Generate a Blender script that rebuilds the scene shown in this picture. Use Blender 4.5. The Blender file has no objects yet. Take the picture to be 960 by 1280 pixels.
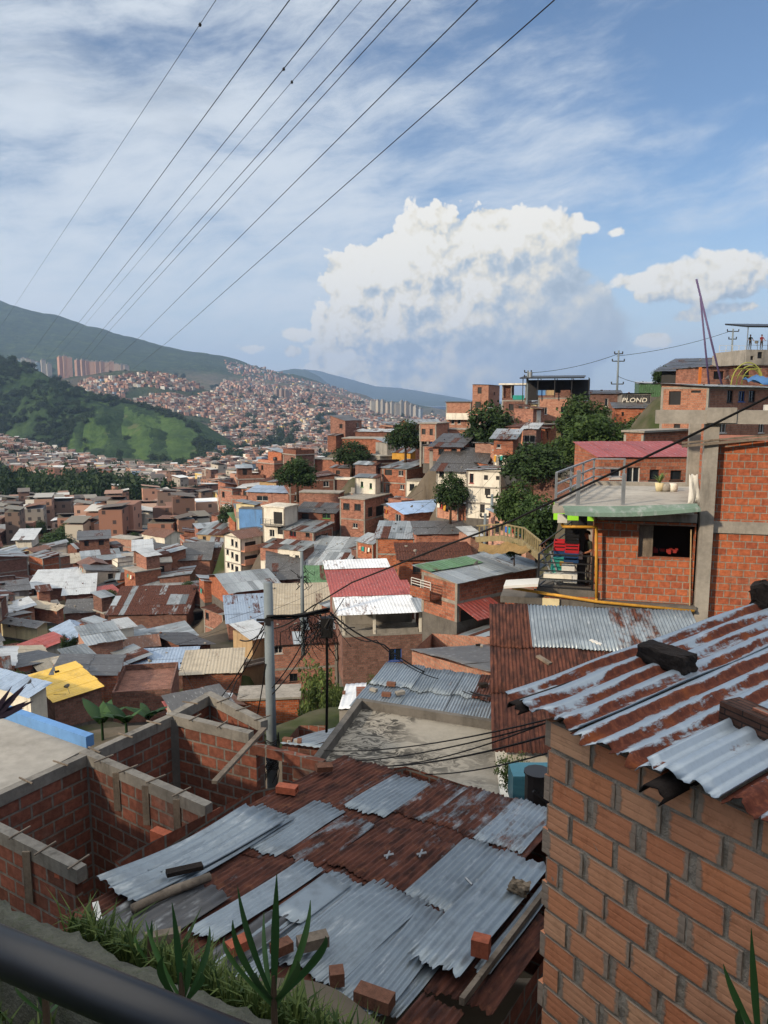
import bpy, bmesh, math, random
import numpy as np
from mathutils import Vector, Matrix, noise as mnoise
random.seed(7); rng = np.random.default_rng(11)
EXPO=0.76; SUN_AZ=-128; SUN_EL=24; SUN_E=3.3; SUN_ANG=3.0; SKY_S=.075; CLOUD=.60; ZENITH_FILL=1.25; HAZE_D=0.9e-4; HZ0=-230; HZ1=900
DEFER=[]

scene = bpy.context.scene
COL = scene.collection
R = math.radians
F = 960.0
PIT = math.atan(140/960)
CP, SP = math.cos(PIT), math.sin(PIT)

# ------------------------------------------------------------ geometry helpers
def ray(px, py):
    dx = (px-480)/F; dy = (640-py)/F
    return Vector((dx, CP+dy*SP, -SP+dy*CP))
def at(px, py, Y):
    d = ray(px, py); return d*(Y/d.y)
def atz(px, py, z):
    d = ray(px, py); return d*(z/d.z)
def onplane(px, py, P0, n):
    d = ray(px, py); return d*(P0.dot(n)/d.dot(n))
def topx(p):
    dep = p[1]*CP - p[2]*SP
    up = p[1]*SP + p[2]*CP
    return 480+F*p[0]/dep, 640-F*up/dep
def solve_len(C, d, z, px):
    k = (px-480)/F
    return (k*(C.y*CP - z*SP) - C.x)/(d.x - k*d.y*CP)

class MB:
    def __init__(s): s.v=[]; s.f=[]; s.uv=[]; s.m=[]; s.c=[]
    def face(s, pts, uv=None, m=0, c=None):
        i=len(s.v); s.v.extend([tuple(p) for p in pts]); s.f.append(tuple(range(i,i+len(pts))))
        s.uv.append(uv); s.m.append(m); s.c.append(c)
    def obox(s, c, ax, ay, az, m=0, col=None, skip=()):
        c=Vector(c); ax=Vector(ax); ay=Vector(ay); az=Vector(az)
        P=lambda i,j,k: c+ax*i+ay*j+az*k
        F6={'-x':[(-1,1,-1),(-1,-1,-1),(-1,-1,1),(-1,1,1)],'+x':[(1,-1,-1),(1,1,-1),(1,1,1),(1,-1,1)],
            '-y':[(-1,-1,-1),(1,-1,-1),(1,-1,1),(-1,-1,1)],'+y':[(1,1,-1),(-1,1,-1),(-1,1,1),(1,1,1)],
            '-z':[(-1,1,-1),(1,1,-1),(1,-1,-1),(-1,-1,-1)],'+z':[(-1,-1,1),(1,-1,1),(1,1,1),(-1,1,1)]}
        for k,q in F6.items():
            if k in skip: continue
            s.face([P(*t) for t in q], None, m, col)
    def box(s, x0,x1,y0,y1,z0,z1,m=0,col=None,skip=()):
        s.obox(((x0+x1)/2,(y0+y1)/2,(z0+z1)/2),((x1-x0)/2,0,0),(0,(y1-y0)/2,0),(0,0,(z1-z0)/2),m,col,skip)
    def bar(s, a, b, w, h=None, m=0, col=None, up=(0,0,1)):
        a=Vector(a); b=Vector(b); h=h or w; d=b-a; L=d.length
        if L<1e-6: return
        d/=L; up=Vector(up)
        if abs(d.dot(up))>.98: up=Vector((0,1,0))
        x=d.cross(up).normalized(); z=x.cross(d)
        s.obox((a+b)/2, x*w/2, d*L/2, z*h/2, m, col)
    def tube(s, pts, r, n=6, m=0, col=None, caps=True):
        pts=[Vector(p) for p in pts]; rs=r if isinstance(r,(list,tuple)) else [r]*len(pts)
        i0=len(s.v); prev=None
        for i,p in enumerate(pts):
            d=(pts[min(i+1,len(pts)-1)]-pts[max(i-1,0)]).normalized()
            x=(prev-d*prev.dot(d)) if prev is not None else d.cross(Vector((0,0,1)) if abs(d.z)<.9 else Vector((0,1,0)))
            x.normalize(); prev=x; y=d.cross(x)
            for k in range(n):
                t=2*math.pi*k/n; s.v.append(tuple(p+(x*math.cos(t)+y*math.sin(t))*rs[i]))
        for i in range(len(pts)-1):
            for k in range(n):
                a=i0+i*n+k; b=i0+i*n+(k+1)%n
                s.f.append((a,b,b+n,a+n)); s.uv.append(None); s.m.append(m); s.c.append(col)
        if caps:
            for base,rev in ((i0,True),(i0+(len(pts)-1)*n,False)):
                q=[base+k for k in range(n)]; q=q[::-1] if rev else q
                s.f.append(tuple(q)); s.uv.append(None); s.m.append(m); s.c.append(col)
    def grid(s, P, nu, nv, uv=None, m=0, col=None):
        """P: (nu,nv,3) array of points"""
        i0=len(s.v); s.v.extend([tuple(p) for p in P.reshape(-1,3)])
        for i in range(nu-1):
            for j in range(nv-1):
                a=i0+i*nv+j
                s.f.append((a,a+nv,a+nv+1,a+1))
                s.uv.append(None if uv is None else [tuple(uv[i,j]),tuple(uv[i+1,j]),tuple(uv[i+1,j+1]),tuple(uv[i,j+1])])
                s.m.append(m); s.c.append(col)
    def mesh(s, name, mats, smooth=False):
        me=bpy.data.meshes.new(name); me.from_pydata(s.v,[],s.f)
        for m in mats: me.materials.append(m)
        nf=len(s.f)
        me.polygons.foreach_set('material_index', np.array(s.m,dtype=np.int32))
        if smooth: me.polygons.foreach_set('use_smooth', np.ones(nf,dtype=bool))
        uvl=me.uv_layers.new(name='UVMap'); data=[]
        V=s.v
        for f,uv in zip(s.f,s.uv):
            if uv is not None:
                for q in uv: data.extend(q)
            else:
                a,b,c=V[f[0]],V[f[1]],V[f[2]]
                ux,uy,uz=b[0]-a[0],b[1]-a[1],b[2]-a[2]; wx,wy,wz=c[0]-a[0],c[1]-a[1],c[2]-a[2]
                nx,ny,nz=uy*wz-uz*wy,uz*wx-ux*wz,ux*wy-uy*wx
                l=math.sqrt(nx*nx+ny*ny+nz*nz) or 1
                if abs(nz)/l>.72:
                    for i in f: data.extend((V[i][0],V[i][1]))
                else:
                    h=math.hypot(nx,ny) or 1; tx,ty=-ny/h,nx/h
                    for i in f: data.extend((V[i][0]*tx+V[i][1]*ty, V[i][2]))
        uvl.data.foreach_set('uv', np.array(data,dtype=np.float32))
        if any(c is not None for c in s.c):
            ca=me.color_attributes.new('Col','FLOAT_COLOR','CORNER'); cd=[]
            for f,c in zip(s.f,s.c):
                c=c if c is not None else (.5,.5,.5)
                cd.extend((c[0],c[1],c[2],1.0)*len(f))
            ca.data.foreach_set('color', np.array(cd,dtype=np.float32))
        me.update(); return me
    def build(s, name, mats, parent=None, smooth=False, loc=None):
        if not isinstance(mats,(list,tuple)): mats=[mats]
        o=bpy.data.objects.new(name, s.mesh(name,mats,smooth)); COL.objects.link(o)
        if parent is not None: o.parent=parent
        if loc is not None: o.location=loc
        return o

def tag(o, label=None, cat=None, group=None, kind=None):
    if label: o['label']=label
    if cat: o['category']=cat
    if group: o['group']=group
    if kind: o['kind']=kind
    return o
def empty(name, loc, rz, label, cat, group=None):
    o=bpy.data.objects.new(name,None); COL.objects.link(o); o.location=loc; o.rotation_euler=(0,0,rz)
    o.empty_display_size=.2
    return tag(o,label,cat,group)
def copy_thing(root, loc, rz=0, scale=None, label=None, group=None):
    r=root.copy(); COL.objects.link(r); r.location=loc; r.rotation_euler=(0,0,rz)
    if scale: r.scale=(scale,)*3 if not isinstance(scale,(tuple,list)) else scale
    if label: r['label']=label
    if group: r['group']=group
    for ch in list(root.children):
        c=ch.copy(); COL.objects.link(c); c.parent=r
        for g in list(ch.children):
            d=g.copy(); COL.objects.link(d); d.parent=c
    return r

# ------------------------------------------------------------ materials
def lin(h):
    h=h.lstrip('#'); o=[]
    for i in (0,2,4):
        v=int(h[i:i+2],16)/255; o.append(v/12.92 if v<=.04045 else ((v+.055)/1.055)**2.4)
    return (*o,1)
class NT:
    def __init__(s, tree): s.t=tree; s.n=tree.nodes; s.l=tree.links
    def new(s, typ, **kw):
        n=s.n.new(typ)
        for k,v in kw.items(): setattr(n,k,v)
        return n
    def link(s,a,b): s.l.new(a,b)
    def inp(s, sock, v):
        if hasattr(v,'is_linked') or isinstance(v,bpy.types.NodeSocket): s.l.new(v,sock)
        else: sock.default_value=v
    def math(s,op,a,b=None,c=None,clamp=False):
        n=s.new('ShaderNodeMath',operation=op,use_clamp=clamp); s.inp(n.inputs[0],a)
        if b is not None: s.inp(n.inputs[1],b)
        if c is not None: s.inp(n.inputs[2],c)
        return n.outputs[0]
    def vmath(s,op,a,b=None,scale=None):
        n=s.new('ShaderNodeVectorMath',operation=op); s.inp(n.inputs[0],a)
        if b is not None: s.inp(n.inputs[1],b)
        if scale is not None: s.inp(n.inputs['Scale'],scale)
        return n.outputs['Value'] if op in('LENGTH','DISTANCE','DOT_PRODUCT') else n.outputs[0]
    def mix(s,f,a,b,blend='MIX'):
        n=s.new('ShaderNodeMix',data_type='RGBA',blend_type=blend); s.inp(n.inputs[0],f); s.inp(n.inputs[6],a); s.inp(n.inputs[7],b)
        return n.outputs[2]
    def noise(s,vec,scale,detail=4,rough=.55,dist=0,dim='3D'):
        n=s.new('ShaderNodeTexNoise',noise_dimensions=dim); s.inp(n.inputs['Vector'],vec)
        n.inputs['Scale'].default_value=scale; n.inputs['Detail'].default_value=detail
        n.inputs['Roughness'].default_value=rough; n.inputs['Distortion'].default_value=dist
        return n.outputs[0]
    def ramp(s,f,stops,interp='LINEAR'):
        n=s.new('ShaderNodeValToRGB'); s.inp(n.inputs[0],f); e=n.color_ramp.elements; n.color_ramp.interpolation=interp
        while len(e)<len(stops): e.new(.5)
        for el,(p,c) in zip(e,stops):
            el.position=p; el.color=c if len(c)==4 else (*c,1)
        return n.outputs[0]
    def sstep(s,x,a,b):
        n=s.new('ShaderNodeMapRange',interpolation_type='SMOOTHSTEP'); s.inp(n.inputs[0],x); n.inputs[1].default_value=a; n.inputs[2].default_value=b
        return n.outputs[0]
    def sep(s,v):
        n=s.new('ShaderNodeSeparateXYZ'); s.inp(n.inputs[0],v); return n.outputs
    def comb(s,x,y,z):
        n=s.new('ShaderNodeCombineXYZ')
        for i,v in enumerate((x,y,z)): s.inp(n.inputs[i],v)
        return n.outputs[0]
def newmat(name):
    m=bpy.data.materials.new(name); m.use_nodes=True; t=NT(m.node_tree)
    b=t.n['Principled BSDF']; b.inputs['Roughness'].default_value=.85; b.inputs['Specular IOR Level'].default_value=.25
    return m,t,b
def bump(t,b,h,strength,dist=.02):
    n=t.new('ShaderNodeBump'); n.inputs['Strength'].default_value=strength; n.inputs['Distance'].default_value=dist
    t.link(h,n.inputs['Height']); t.link(n.outputs[0],b.inputs['Normal'])
def uvof(t): return t.new('ShaderNodeUVMap',uv_map='UVMap').outputs[0]
def objof(t): return t.new('ShaderNodeTexCoord').outputs['Object']
def geo(t): return t.new('ShaderNodeNewGeometry').outputs['Position']
def rnd(t): return t.new('ShaderNodeObjectInfo').outputs['Random']

def m_brick(name,c1,c2,mortar,bw=.36,rh=.21,ms=.014,smear=.25,bmp=.5,vary=.35):
    m,t,b=newmat(name); uv=uvof(t)
    n=t.new('ShaderNodeTexBrick',offset=.5); t.link(uv,n.inputs['Vector'])
    n.inputs['Color1'].default_value=c1; n.inputs['Color2'].default_value=c2; n.inputs['Mortar'].default_value=mortar
    n.inputs['Scale'].default_value=1; n.inputs['Mortar Size'].default_value=ms; n.inputs['Mortar Smooth'].default_value=.2
    n.inputs['Brick Width'].default_value=bw; n.inputs['Row Height'].default_value=rh; n.inputs['Bias'].default_value=-.1
    p=objof(t); r=rnd(t)
    off=t.vmath('ADD',p,t.comb(t.math('MULTIPLY',r,50.),0,0))
    st=t.noise(off,.55,6,.65); fine=t.noise(uv,9,4,.7)
    col=t.mix(t.math('MULTIPLY',t.sstep(st,.53,.72),smear),n.outputs[0],mortar)
    col=t.mix(t.sstep(fine,.3,.75),t.mix(1,col,(.58,.56,.56,1),'MULTIPLY'),col)
    # streaks running down from the top of the wall
    sx=t.sep(off); stv=t.comb(t.math('MULTIPLY',sx[0],1.6),t.math('MULTIPLY',sx[1],1.6),t.math('MULTIPLY',sx[2],.18))
    col=t.mix(t.math('MULTIPLY',t.sstep(t.noise(stv,1.3,4,.6),.52,.75),.5),col,t.mix(1,col,(.42,.40,.40,1),'MULTIPLY'))
    v=t.math('ADD',1-vary/2,t.math('MULTIPLY',r,vary)); hs=t.new('ShaderNodeHueSaturation'); t.link(v,hs.inputs['Value']); t.link(col,hs.inputs['Color'])
    t.link(t.math('ADD',1-vary*.5,t.math('MULTIPLY',t.math('FRACT',t.math('MULTIPLY',r,7.3)),vary*.8)),hs.inputs['Saturation'])
    t.link(hs.outputs[0],b.inputs['Base Color']); b.inputs['Roughness'].default_value=.92
    if bmp: bump(t,b,t.math('ADD',t.math('MULTIPLY',n.outputs['Fac'],-1.),t.math('MULTIPLY',fine,.4)),bmp,.02)
    return m
def m_plain(name,c,rough=.85,var=.25,scale=1.2,metal=0,dirt=None,dirtamt=.5,bmp=0,spec=.25):
    m,t,b=newmat(name); p=objof(t); r=rnd(t)
    off=t.vmath('ADD',p,t.comb(t.math('MULTIPLY',r,60.),0,0))
    a=t.noise(off,scale,6,.65); f=t.noise(off,scale*9,4,.6)
    lo=tuple(x*(1-var) for x in c[:3])+(1,); hi=tuple(min(1,x*(1+var)) for x in c[:3])+(1,)
    col=t.mix(t.sstep(t.math('ADD',t.math('MULTIPLY',a,.7),t.math('MULTIPLY',f,.3)),.3,.7),lo,hi)
    if dirt:
        sx=t.sep(off); stv=t.comb(t.math('MULTIPLY',sx[0],2),t.math('MULTIPLY',sx[1],2),t.math('MULTIPLY',sx[2],.25))
        col=t.mix(t.math('MULTIPLY',t.sstep(t.noise(stv,scale*1.2,5,.7),.48,.75),dirtamt),col,dirt)
    t.link(col,b.inputs['Base Color']); b.inputs['Roughness'].default_value=rough; b.inputs['Metallic'].default_value=metal
    b.inputs['Specular IOR Level'].default_value=spec
    if bmp: bump(t,b,t.math('ADD',a,t.math('MULTIPLY',f,.5)),bmp,.03)
    return m
def m_tin(name,paint=None,corr=0.0,lo='#5d6468',hi='#a9b2b8',rust1='#2a1815',rust2='#5a362b',metal=.35,streak=True):
    """sheet metal: attribute Col r=rust amount g=tone; corr = corrugation period for the bump (0: real geometry)"""
    m,t,b=newmat(name); uv=uvof(t)
    at_=t.new('ShaderNodeAttribute',attribute_name='Col'); s=t.new('ShaderNodeSeparateColor'); t.link(at_.outputs['Color'],s.inputs[0])
    r=s.outputs[0]; g=s.outputs[1]; h=s.outputs[2]
    u=t.sep(uv); q=t.vmath('ADD',t.comb(t.math('MULTIPLY',u[0],2.6),t.math('MULTIPLY',u[1],.55),0),t.comb(t.math('MULTIPLY',h,37.),t.math('MULTIPLY',g,19.),0))
    n1=t.noise(q,1.1,7,.68,.4); n2=t.noise(uv,5.5,5,.7); n3=t.noise(q,3.7,4,.6)
    base=t.mix(g,lin(lo),lin(hi)) if paint is None else t.mix(g,tuple(x*.75 for x in paint[:3])+(1,),paint)
    gd=t.noise(objof(t),.7,5,.7); base=t.mix(t.math('MULTIPLY',t.sstep(gd,.46,.72),.55),base,t.mix(1,base,(.45,.43,.42,1),'MULTIPLY'))
    base=t.mix(t.math('MULTIPLY',t.sstep(n2,.45,.75),.45),base,t.mix(1,base,(.5,.5,.52,1),'MULTIPLY'))
    base=t.mix(t.math('MULTIPLY',t.sstep(n3,.56,.74),.4),base,lin('#c9cfd2'))
    rc=t.mix(t.sstep(n3,.3,.7),lin(rust1),lin(rust2)); rc=t.mix(t.math('MULTIPLY',t.sstep(n2,.5,.8),.5),rc,lin('#85583f'))
    # rust mask: threshold moves with the sheet's rust amount
    th=t.math('SUBTRACT',.86,t.math('MULTIPLY',r,.72))
    mk=t.math('MULTIPLY',t.math('SUBTRACT',t.math('ADD',t.math('MULTIPLY',n1,.75),t.math('MULTIPLY',n2,.25)),th),9.,clamp=True)
    col=t.mix(mk,base,rc); t.link(col,b.inputs['Base Color'])
    t.link(t.math('MULTIPLY',t.math('SUBTRACT',1.,mk),metal),b.inputs['Metallic'])
    t.link(t.math('ADD',.42,t.math('MULTIPLY',mk,.45)),b.inputs['Roughness'])
    hh=t.math('MULTIPLY',n2,.25)
    if corr:
        w=t.math('SINE',t.math('MULTIPLY',u[0],2*math.pi/corr)); hh=t.math('ADD',hh,w); bump(t,b,hh,.55,.02)
    else: bump(t,b,hh,.35,.008)
    return m
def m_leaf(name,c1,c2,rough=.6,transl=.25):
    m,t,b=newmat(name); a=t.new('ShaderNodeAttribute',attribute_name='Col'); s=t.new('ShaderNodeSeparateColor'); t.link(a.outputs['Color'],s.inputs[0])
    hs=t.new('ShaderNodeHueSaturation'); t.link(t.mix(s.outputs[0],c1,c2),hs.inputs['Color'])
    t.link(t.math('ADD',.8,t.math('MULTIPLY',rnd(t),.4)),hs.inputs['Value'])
    t.link(hs.outputs[0],b.inputs['Base Color']); b.inputs['Roughness'].default_value=rough; b.inputs['Specular IOR Level'].default_value=.2
    if transl:
        tr=t.new('ShaderNodeBsdfTranslucent'); t.link(hs.outputs[0],tr.inputs[0]); ms=t.new('ShaderNodeMixShader'); ms.inputs[0].default_value=transl
        t.link(b.outputs[0],ms.inputs[1]); t.link(tr.outputs[0],ms.inputs[2]); t.link(ms.outputs[0],t.n['Material Output'].inputs[0])
    return m

M={}
MORT=lin('#8d857a')
M['brick']=m_brick('brick_orange',lin('#c07a5d'),lin('#93543e'),MORT)
M['brick_near']=m_brick('brick_orange_near',lin('#b76a48'),lin('#9a553f'),lin('#958c80'),.33,.21,.016,.35,.8,.15)
M['brick_dark']=m_brick('brick_brown',lin('#966656'),lin('#714a3e'),lin('#70675e'))
M['brick_pink']=m_brick('brick_pink',lin('#c58d73'),lin('#a8705a'),lin('#a09587'))
M['brick_raw']=m_brick('brick_unfinished',lin('#8d5645'),lin('#664236'),lin('#7d7770'),.36,.22,.02,.5,.9,.1)
M['grey_block']=m_brick('grey_block',lin('#7d7874'),lin('#6a6562'),lin('#59544f'),.4,.2)
M['white']=m_plain('limewash_white',lin('#d6d2c6'),.9,.12,.8,dirt=lin('#7d766b'),dirtamt=.6)
M['cream']=m_plain('cream_plaster',lin('#cfc39d'),.9,.12,.8,dirt=lin('#7d705b'),dirtamt=.6)
M['blue']=m_plain('blue_plaster',lin('#5d87b8'),.9,.15,.8,dirt=lin('#55606b'),dirtamt=.5)
M['teal']=m_plain('teal_paint',lin('#2f8f86'),.8,.2,.8,dirt=lin('#46524f'),dirtamt=.5)
M['tan']=m_plain('tan_plaster',lin('#a38c6c'),.9,.18,.8,dirt=lin('#5c5142'),dirtamt=.6)
M['pinkpl']=m_plain('salmon_plaster',lin('#c08a72'),.9,.15,.8,dirt=lin('#75604f'),dirtamt=.5)
M['grey']=m_plain('grey_render',lin('#8a8782'),.9,.2,.8,dirt=lin('#4c4945'),dirtamt=.6)
M['concrete']=m_plain('concrete',lin('#8b8780'),.9,.25,1.1,dirt=lin('#4d4a45'),dirtamt=.55,bmp=.15)
M['concrete_dark']=m_plain('wet_concrete',lin('#5f5c58'),.9,.25,1.5,dirt=lin('#35322f'),dirtamt=.5,bmp=.2)
M['slab']=m_plain('roof_slab',lin('#96938c'),.9,.25,.5,dirt=lin('#585550'),dirtamt=.5)
M['dark']=m_plain('dark_opening',lin('#1b1b1d'),.5,.4,1.0,spec=.4)  # near-black stand-in for unlit interiors; also colours small dark parts
M['glass']=m_plain('window_glass',lin('#20262c'),.12,.3,.7,spec=.5)
M['frame_w']=m_plain('frame_pale',lin('#c4c4c0'),.6,.1)
M['frame_d']=m_plain('frame_dark',lin('#2c2a28'),.6,.1)
M['frame_g']=m_plain('frame_green',lin('#4d8a4a'),.6,.1)
M['frame_b']=m_plain('frame_blue',lin('#2b5aa8'),.5,.1)
M['frame_r']=m_plain('frame_red',lin('#8c2f2b'),.6,.1)
M['tin']=m_tin('tin_sheet',corr=.3)
M['tin_white']=m_tin('tin_white',paint=lin('#b9bfc3'),corr=.3,metal=.1)
M['tin_bright']=m_tin('tin_bright',paint=lin('#dfe4e8'),corr=.3,metal=.05)
M['tin_blue']=m_tin('tin_pale_blue',paint=lin('#93a6bd'),corr=.3,metal=.15)
M['tin_skyblue']=m_tin('tin_sky_blue',paint=lin('#9fbbe0'),corr=.3,metal=.1)
M['tin_red']=m_tin('tin_red',paint=lin('#9c4e48'),corr=.3,metal=.05)
M['tin_green']=m_tin('tin_green',paint=lin('#557a54'),corr=.3,metal=.05)
M['tin_yellow']=m_tin('tin_yellow',paint=lin('#d8b450'),corr=.3,metal=.0)
M['tin_dark']=m_tin('tin_dark',paint=lin('#4b4a4a'),corr=.3,metal=.1)
M['tin_beige']=m_tin('fibre_cement',paint=lin('#aaa08c'),corr=.3,metal=.0)
M['tile']=m_tin('clay_tile',paint=lin('#73503f'),corr=.4,metal=.0)
M['sheet']=m_tin('corrugated_zinc',lo='#5a646c',hi='#939fa8',metal=.4)
M['fibre']=m_tin('asbestos_cement',paint=lin('#57585a'),metal=.0)
M['black_metal']=m_plain('black_metal',lin('#1c1d20'),.45,.2,2,spec=.5)
M['galv']=m_plain('galvanised',lin('#8f9499'),.45,.15,2,metal=.5)
M['yellow']=m_plain('yellow_paint',lin('#b98a35'),.55,.2,2,dirt=lin('#7a5c2c'),dirtamt=.5)
M['fence_yellow']=m_plain('faded_yellow',lin('#83785a'),.7,.3,2,dirt=lin('#6d614d'),dirtamt=.7)
M['wood']=m_plain('weathered_wood',lin('#6f655a'),.9,.35,3,dirt=lin('#2f2a25'),dirtamt=.5,bmp=.3)
M['char']=m_plain('charred_wood',lin('#251f1c'),.95,.5,5,bmp=.6)
M['cable']=m_plain('black_cable',lin('#151516'),.6,.2)
M['pole']=m_plain('pole_concrete',lin('#6c767c'),.75,.12,1.5)
M['dirt']=m_plain('dirt_bank',lin('#7d6743'),.95,.35,.9,dirt=lin('#41372a'),dirtamt=.5)
M['bark']=m_plain('bark',lin('#4a3b2e'),.95,.3,3)
M['leaf']=m_leaf('leaf_dark',(.016,.034,.012,1),(.045,.085,.024,1))
M['leaf_light']=m_leaf('leaf_mid',(.020,.042,.012,1),(.062,.105,.027,1))
M['leaf_bush']=m_leaf('leaf_bush',(.05,.08,.025,1),(.14,.19,.055,1))
M['grass']=m_leaf('grass_blade',(.022,.05,.014,1),(.12,.16,.045,1),.6,.3)
M['blade']=m_leaf('strap_leaf',(.02,.055,.02,1),(.055,.12,.035,1),.4,.25)

# ------------------------------------------------------------ camera, light, sky
cam_d=bpy.data.cameras.new('camera'); cam=bpy.data.objects.new('camera',cam_d); COL.objects.link(cam)
cam_d.sensor_fit='HORIZONTAL'; cam_d.sensor_width=36; cam_d.lens=36; cam_d.clip_start=.05; cam_d.clip_end=60000
cam.rotation_euler=(R(90)-PIT,0,0); scene.camera=cam
scene.view_settings.view_transform='Standard'; scene.view_settings.look='None'; scene.view_settings.gamma=1
scene.view_settings.exposure=EXPO
scene.cycles.use_denoising=True; scene.cycles.max_bounces=6; scene.cycles.diffuse_bounces=3; scene.cycles.glossy_bounces=2
scene.cycles.transparent_max_bounces=6; scene.cycles.volume_bounces=0; scene.cycles.sample_clamp_indirect=4

saz,sel=R(SUN_AZ),R(SUN_EL)     # azimuth clockwise from +Y (the view), elevation
sd=bpy.data.lights.new('sun','SUN'); sd.energy=SUN_E; sd.angle=R(SUN_ANG); sd.color=(1,.82,.60)
so=bpy.data.objects.new('sun',sd); COL.objects.link(so)
sv=Vector((math.sin(saz)*math.cos(sel),math.cos(saz)*math.cos(sel),math.sin(sel)))
so.rotation_euler=sv.to_track_quat('Z','Y').to_euler()

w=bpy.data.worlds.new('World'); scene.world=w; w.use_nodes=True; t=NT(w.node_tree)
t.n.clear()
out=t.new('ShaderNodeOutputWorld'); bg=t.new('ShaderNodeBackground'); bgc=t.new('ShaderNodeBackground')
sky=t.new('ShaderNodeTexSky',sky_type='NISHITA'); sky.sun_disc=False; sky.sun_elevation=sel; sky.sun_rotation=saz
sky.altitude=1500; sky.air_density=1.0; sky.dust_density=.6; sky.ozone_density=1.6
hs=t.new('ShaderNodeHueSaturation'); hs.inputs['Saturation'].default_value=1.08; t.link(sky.outputs[0],hs.inputs['Color'])
t.link(hs.outputs[0],bg.inputs[0]); bg.inputs[1].default_value=SKY_S
dirv=t.new('ShaderNodeTexCoord').outputs['Generated']
x,y,z=t.sep(dirv)
az=t.math('ARCTAN2',x,y); el=t.math('ARCTAN2',z,t.math('SQRT',t.math('ADD',t.math('MULTIPLY',x,x),t.math('MULTIPLY',y,y))))
P2=t.comb(az,el,0)
def ang(px,py):
    d=ray(px,py); return math.atan2(d.x,d.y), math.atan2(d.z,math.hypot(d.x,d.y))
def lobes(vec,L):
    """soft union of ellipses: 1 in the middle, 0 at the rim, negative outside"""
    best=None; sx=t.sep(vec)
    for (px,py,rx,ry) in L:
        a,e=ang(px,py)
        dx=t.math('MULTIPLY',t.math('SUBTRACT',sx[0],a),F/rx); dy=t.math('MULTIPLY',t.math('SUBTRACT',sx[1],e),F/ry)
        v=t.math('SUBTRACT',1.,t.math('SQRT',t.math('ADD',t.math('MULTIPLY',dx,dx),t.math('MULTIPLY',dy,dy))))
        v=t.math('MULTIPLY',v,(min(rx,ry)/50.)**.5)
        best=v if best is None else t.math('SMOOTH_MAX',best,v,.12)
    return best
BIG=[(540,302,70,50),(612,312,84,60),(680,302,56,42),(492,340,66,54),(440,348,54,48),(560,372,150,92),(655,345,80,48),(600,405,185,80),(470,405,92,66),
     (440,445,70,36),(705,410,90,62),(560,470,205,62),(455,462,42,34),(722,345,26,16),(535,480,45,18),(600,482,40,16)]
SM=[(848,348,60,24),(905,338,54,26),(870,360,95,22),(800,352,40,16),(733,285,18,10),(770,290,14,7),(373,418,24,12),(366,440,15,10),(314,436,22,8),(905,385,50,10),(815,425,26,10),(860,395,30,10)]
def cumulus(vec,L,amp,thick):
    # billows: inverted smooth voronoi for the cauliflower heads, noise for the fray
    wv=t.vmath('ADD',vec,t.vmath('SCALE',t.vmath('SUBTRACT',noisec(vec,26.),(.5,.5,.5)),scale=.02))
    vo=t.new('ShaderNodeTexVoronoi',feature='SMOOTH_F1'); t.link(wv,vo.inputs['Vector']); vo.inputs['Scale'].default_value=34.; vo.inputs['Smoothness'].default_value=.35
    vo.inputs['Detail'].default_value=2.5; vo.inputs['Roughness'].default_value=.55
    bil=t.math('SUBTRACT',.42,vo.outputs['Distance'])
    n=t.math('SUBTRACT',t.noise(vec,22.,7,.62),.5)
    return t.math('ADD',lobes(vec,L),t.math('ADD',t.math('MULTIPLY',bil,amp),t.math('MULTIPLY',n,amp*1.3)))
def noisec(vec,s):
    n=t.new('ShaderNodeTexNoise'); t.link(vec,n.inputs['Vector']); n.inputs['Scale'].default_value=s; n.inputs['Detail'].default_value=3; return n.outputs['Color']
# high thin streaks, warped, drifting up to the right
a0=R(0)
wv=t.vmath('ADD',P2,t.vmath('SCALE',t.vmath('SUBTRACT',noisec(P2,5.),(.5,.5,.5)),scale=.07))
sx=t.sep(wv); st=t.comb(t.math('ADD',t.math('MULTIPLY',sx[0],3.2),t.math('MULTIPLY',sx[1],2.)),t.math('MULTIPLY',t.math('SUBTRACT',sx[1],t.math('MULTIPLY',sx[0],.22)),11.),0)
n1=t.noise(st,1.15,9,.66,.1); n2=t.noise(st,.45,4,.5,.2)
lr=t.sstep(az,.45,-.25); up=t.sstep(el,.62,.3)      # more of it on the left and lower down
cov=t.math('ADD',t.math('MULTIPLY',lr,.22),t.math('ADD',t.math('MULTIPLY',up,.14),t.math('MULTIPLY',t.math('SUBTRACT',n2,.5),.55)))
cir=t.sstep(t.math('ADD',n1,cov),.55,.98)
grey=t.math('MULTIPLY',t.sstep(t.noise(t.vmath('ADD',st,(7.3,2.1,0)),.8,5,.55,.3),.56,.72),t.math('MULTIPLY',lr,t.sstep(el,.02,.14)))
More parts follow.
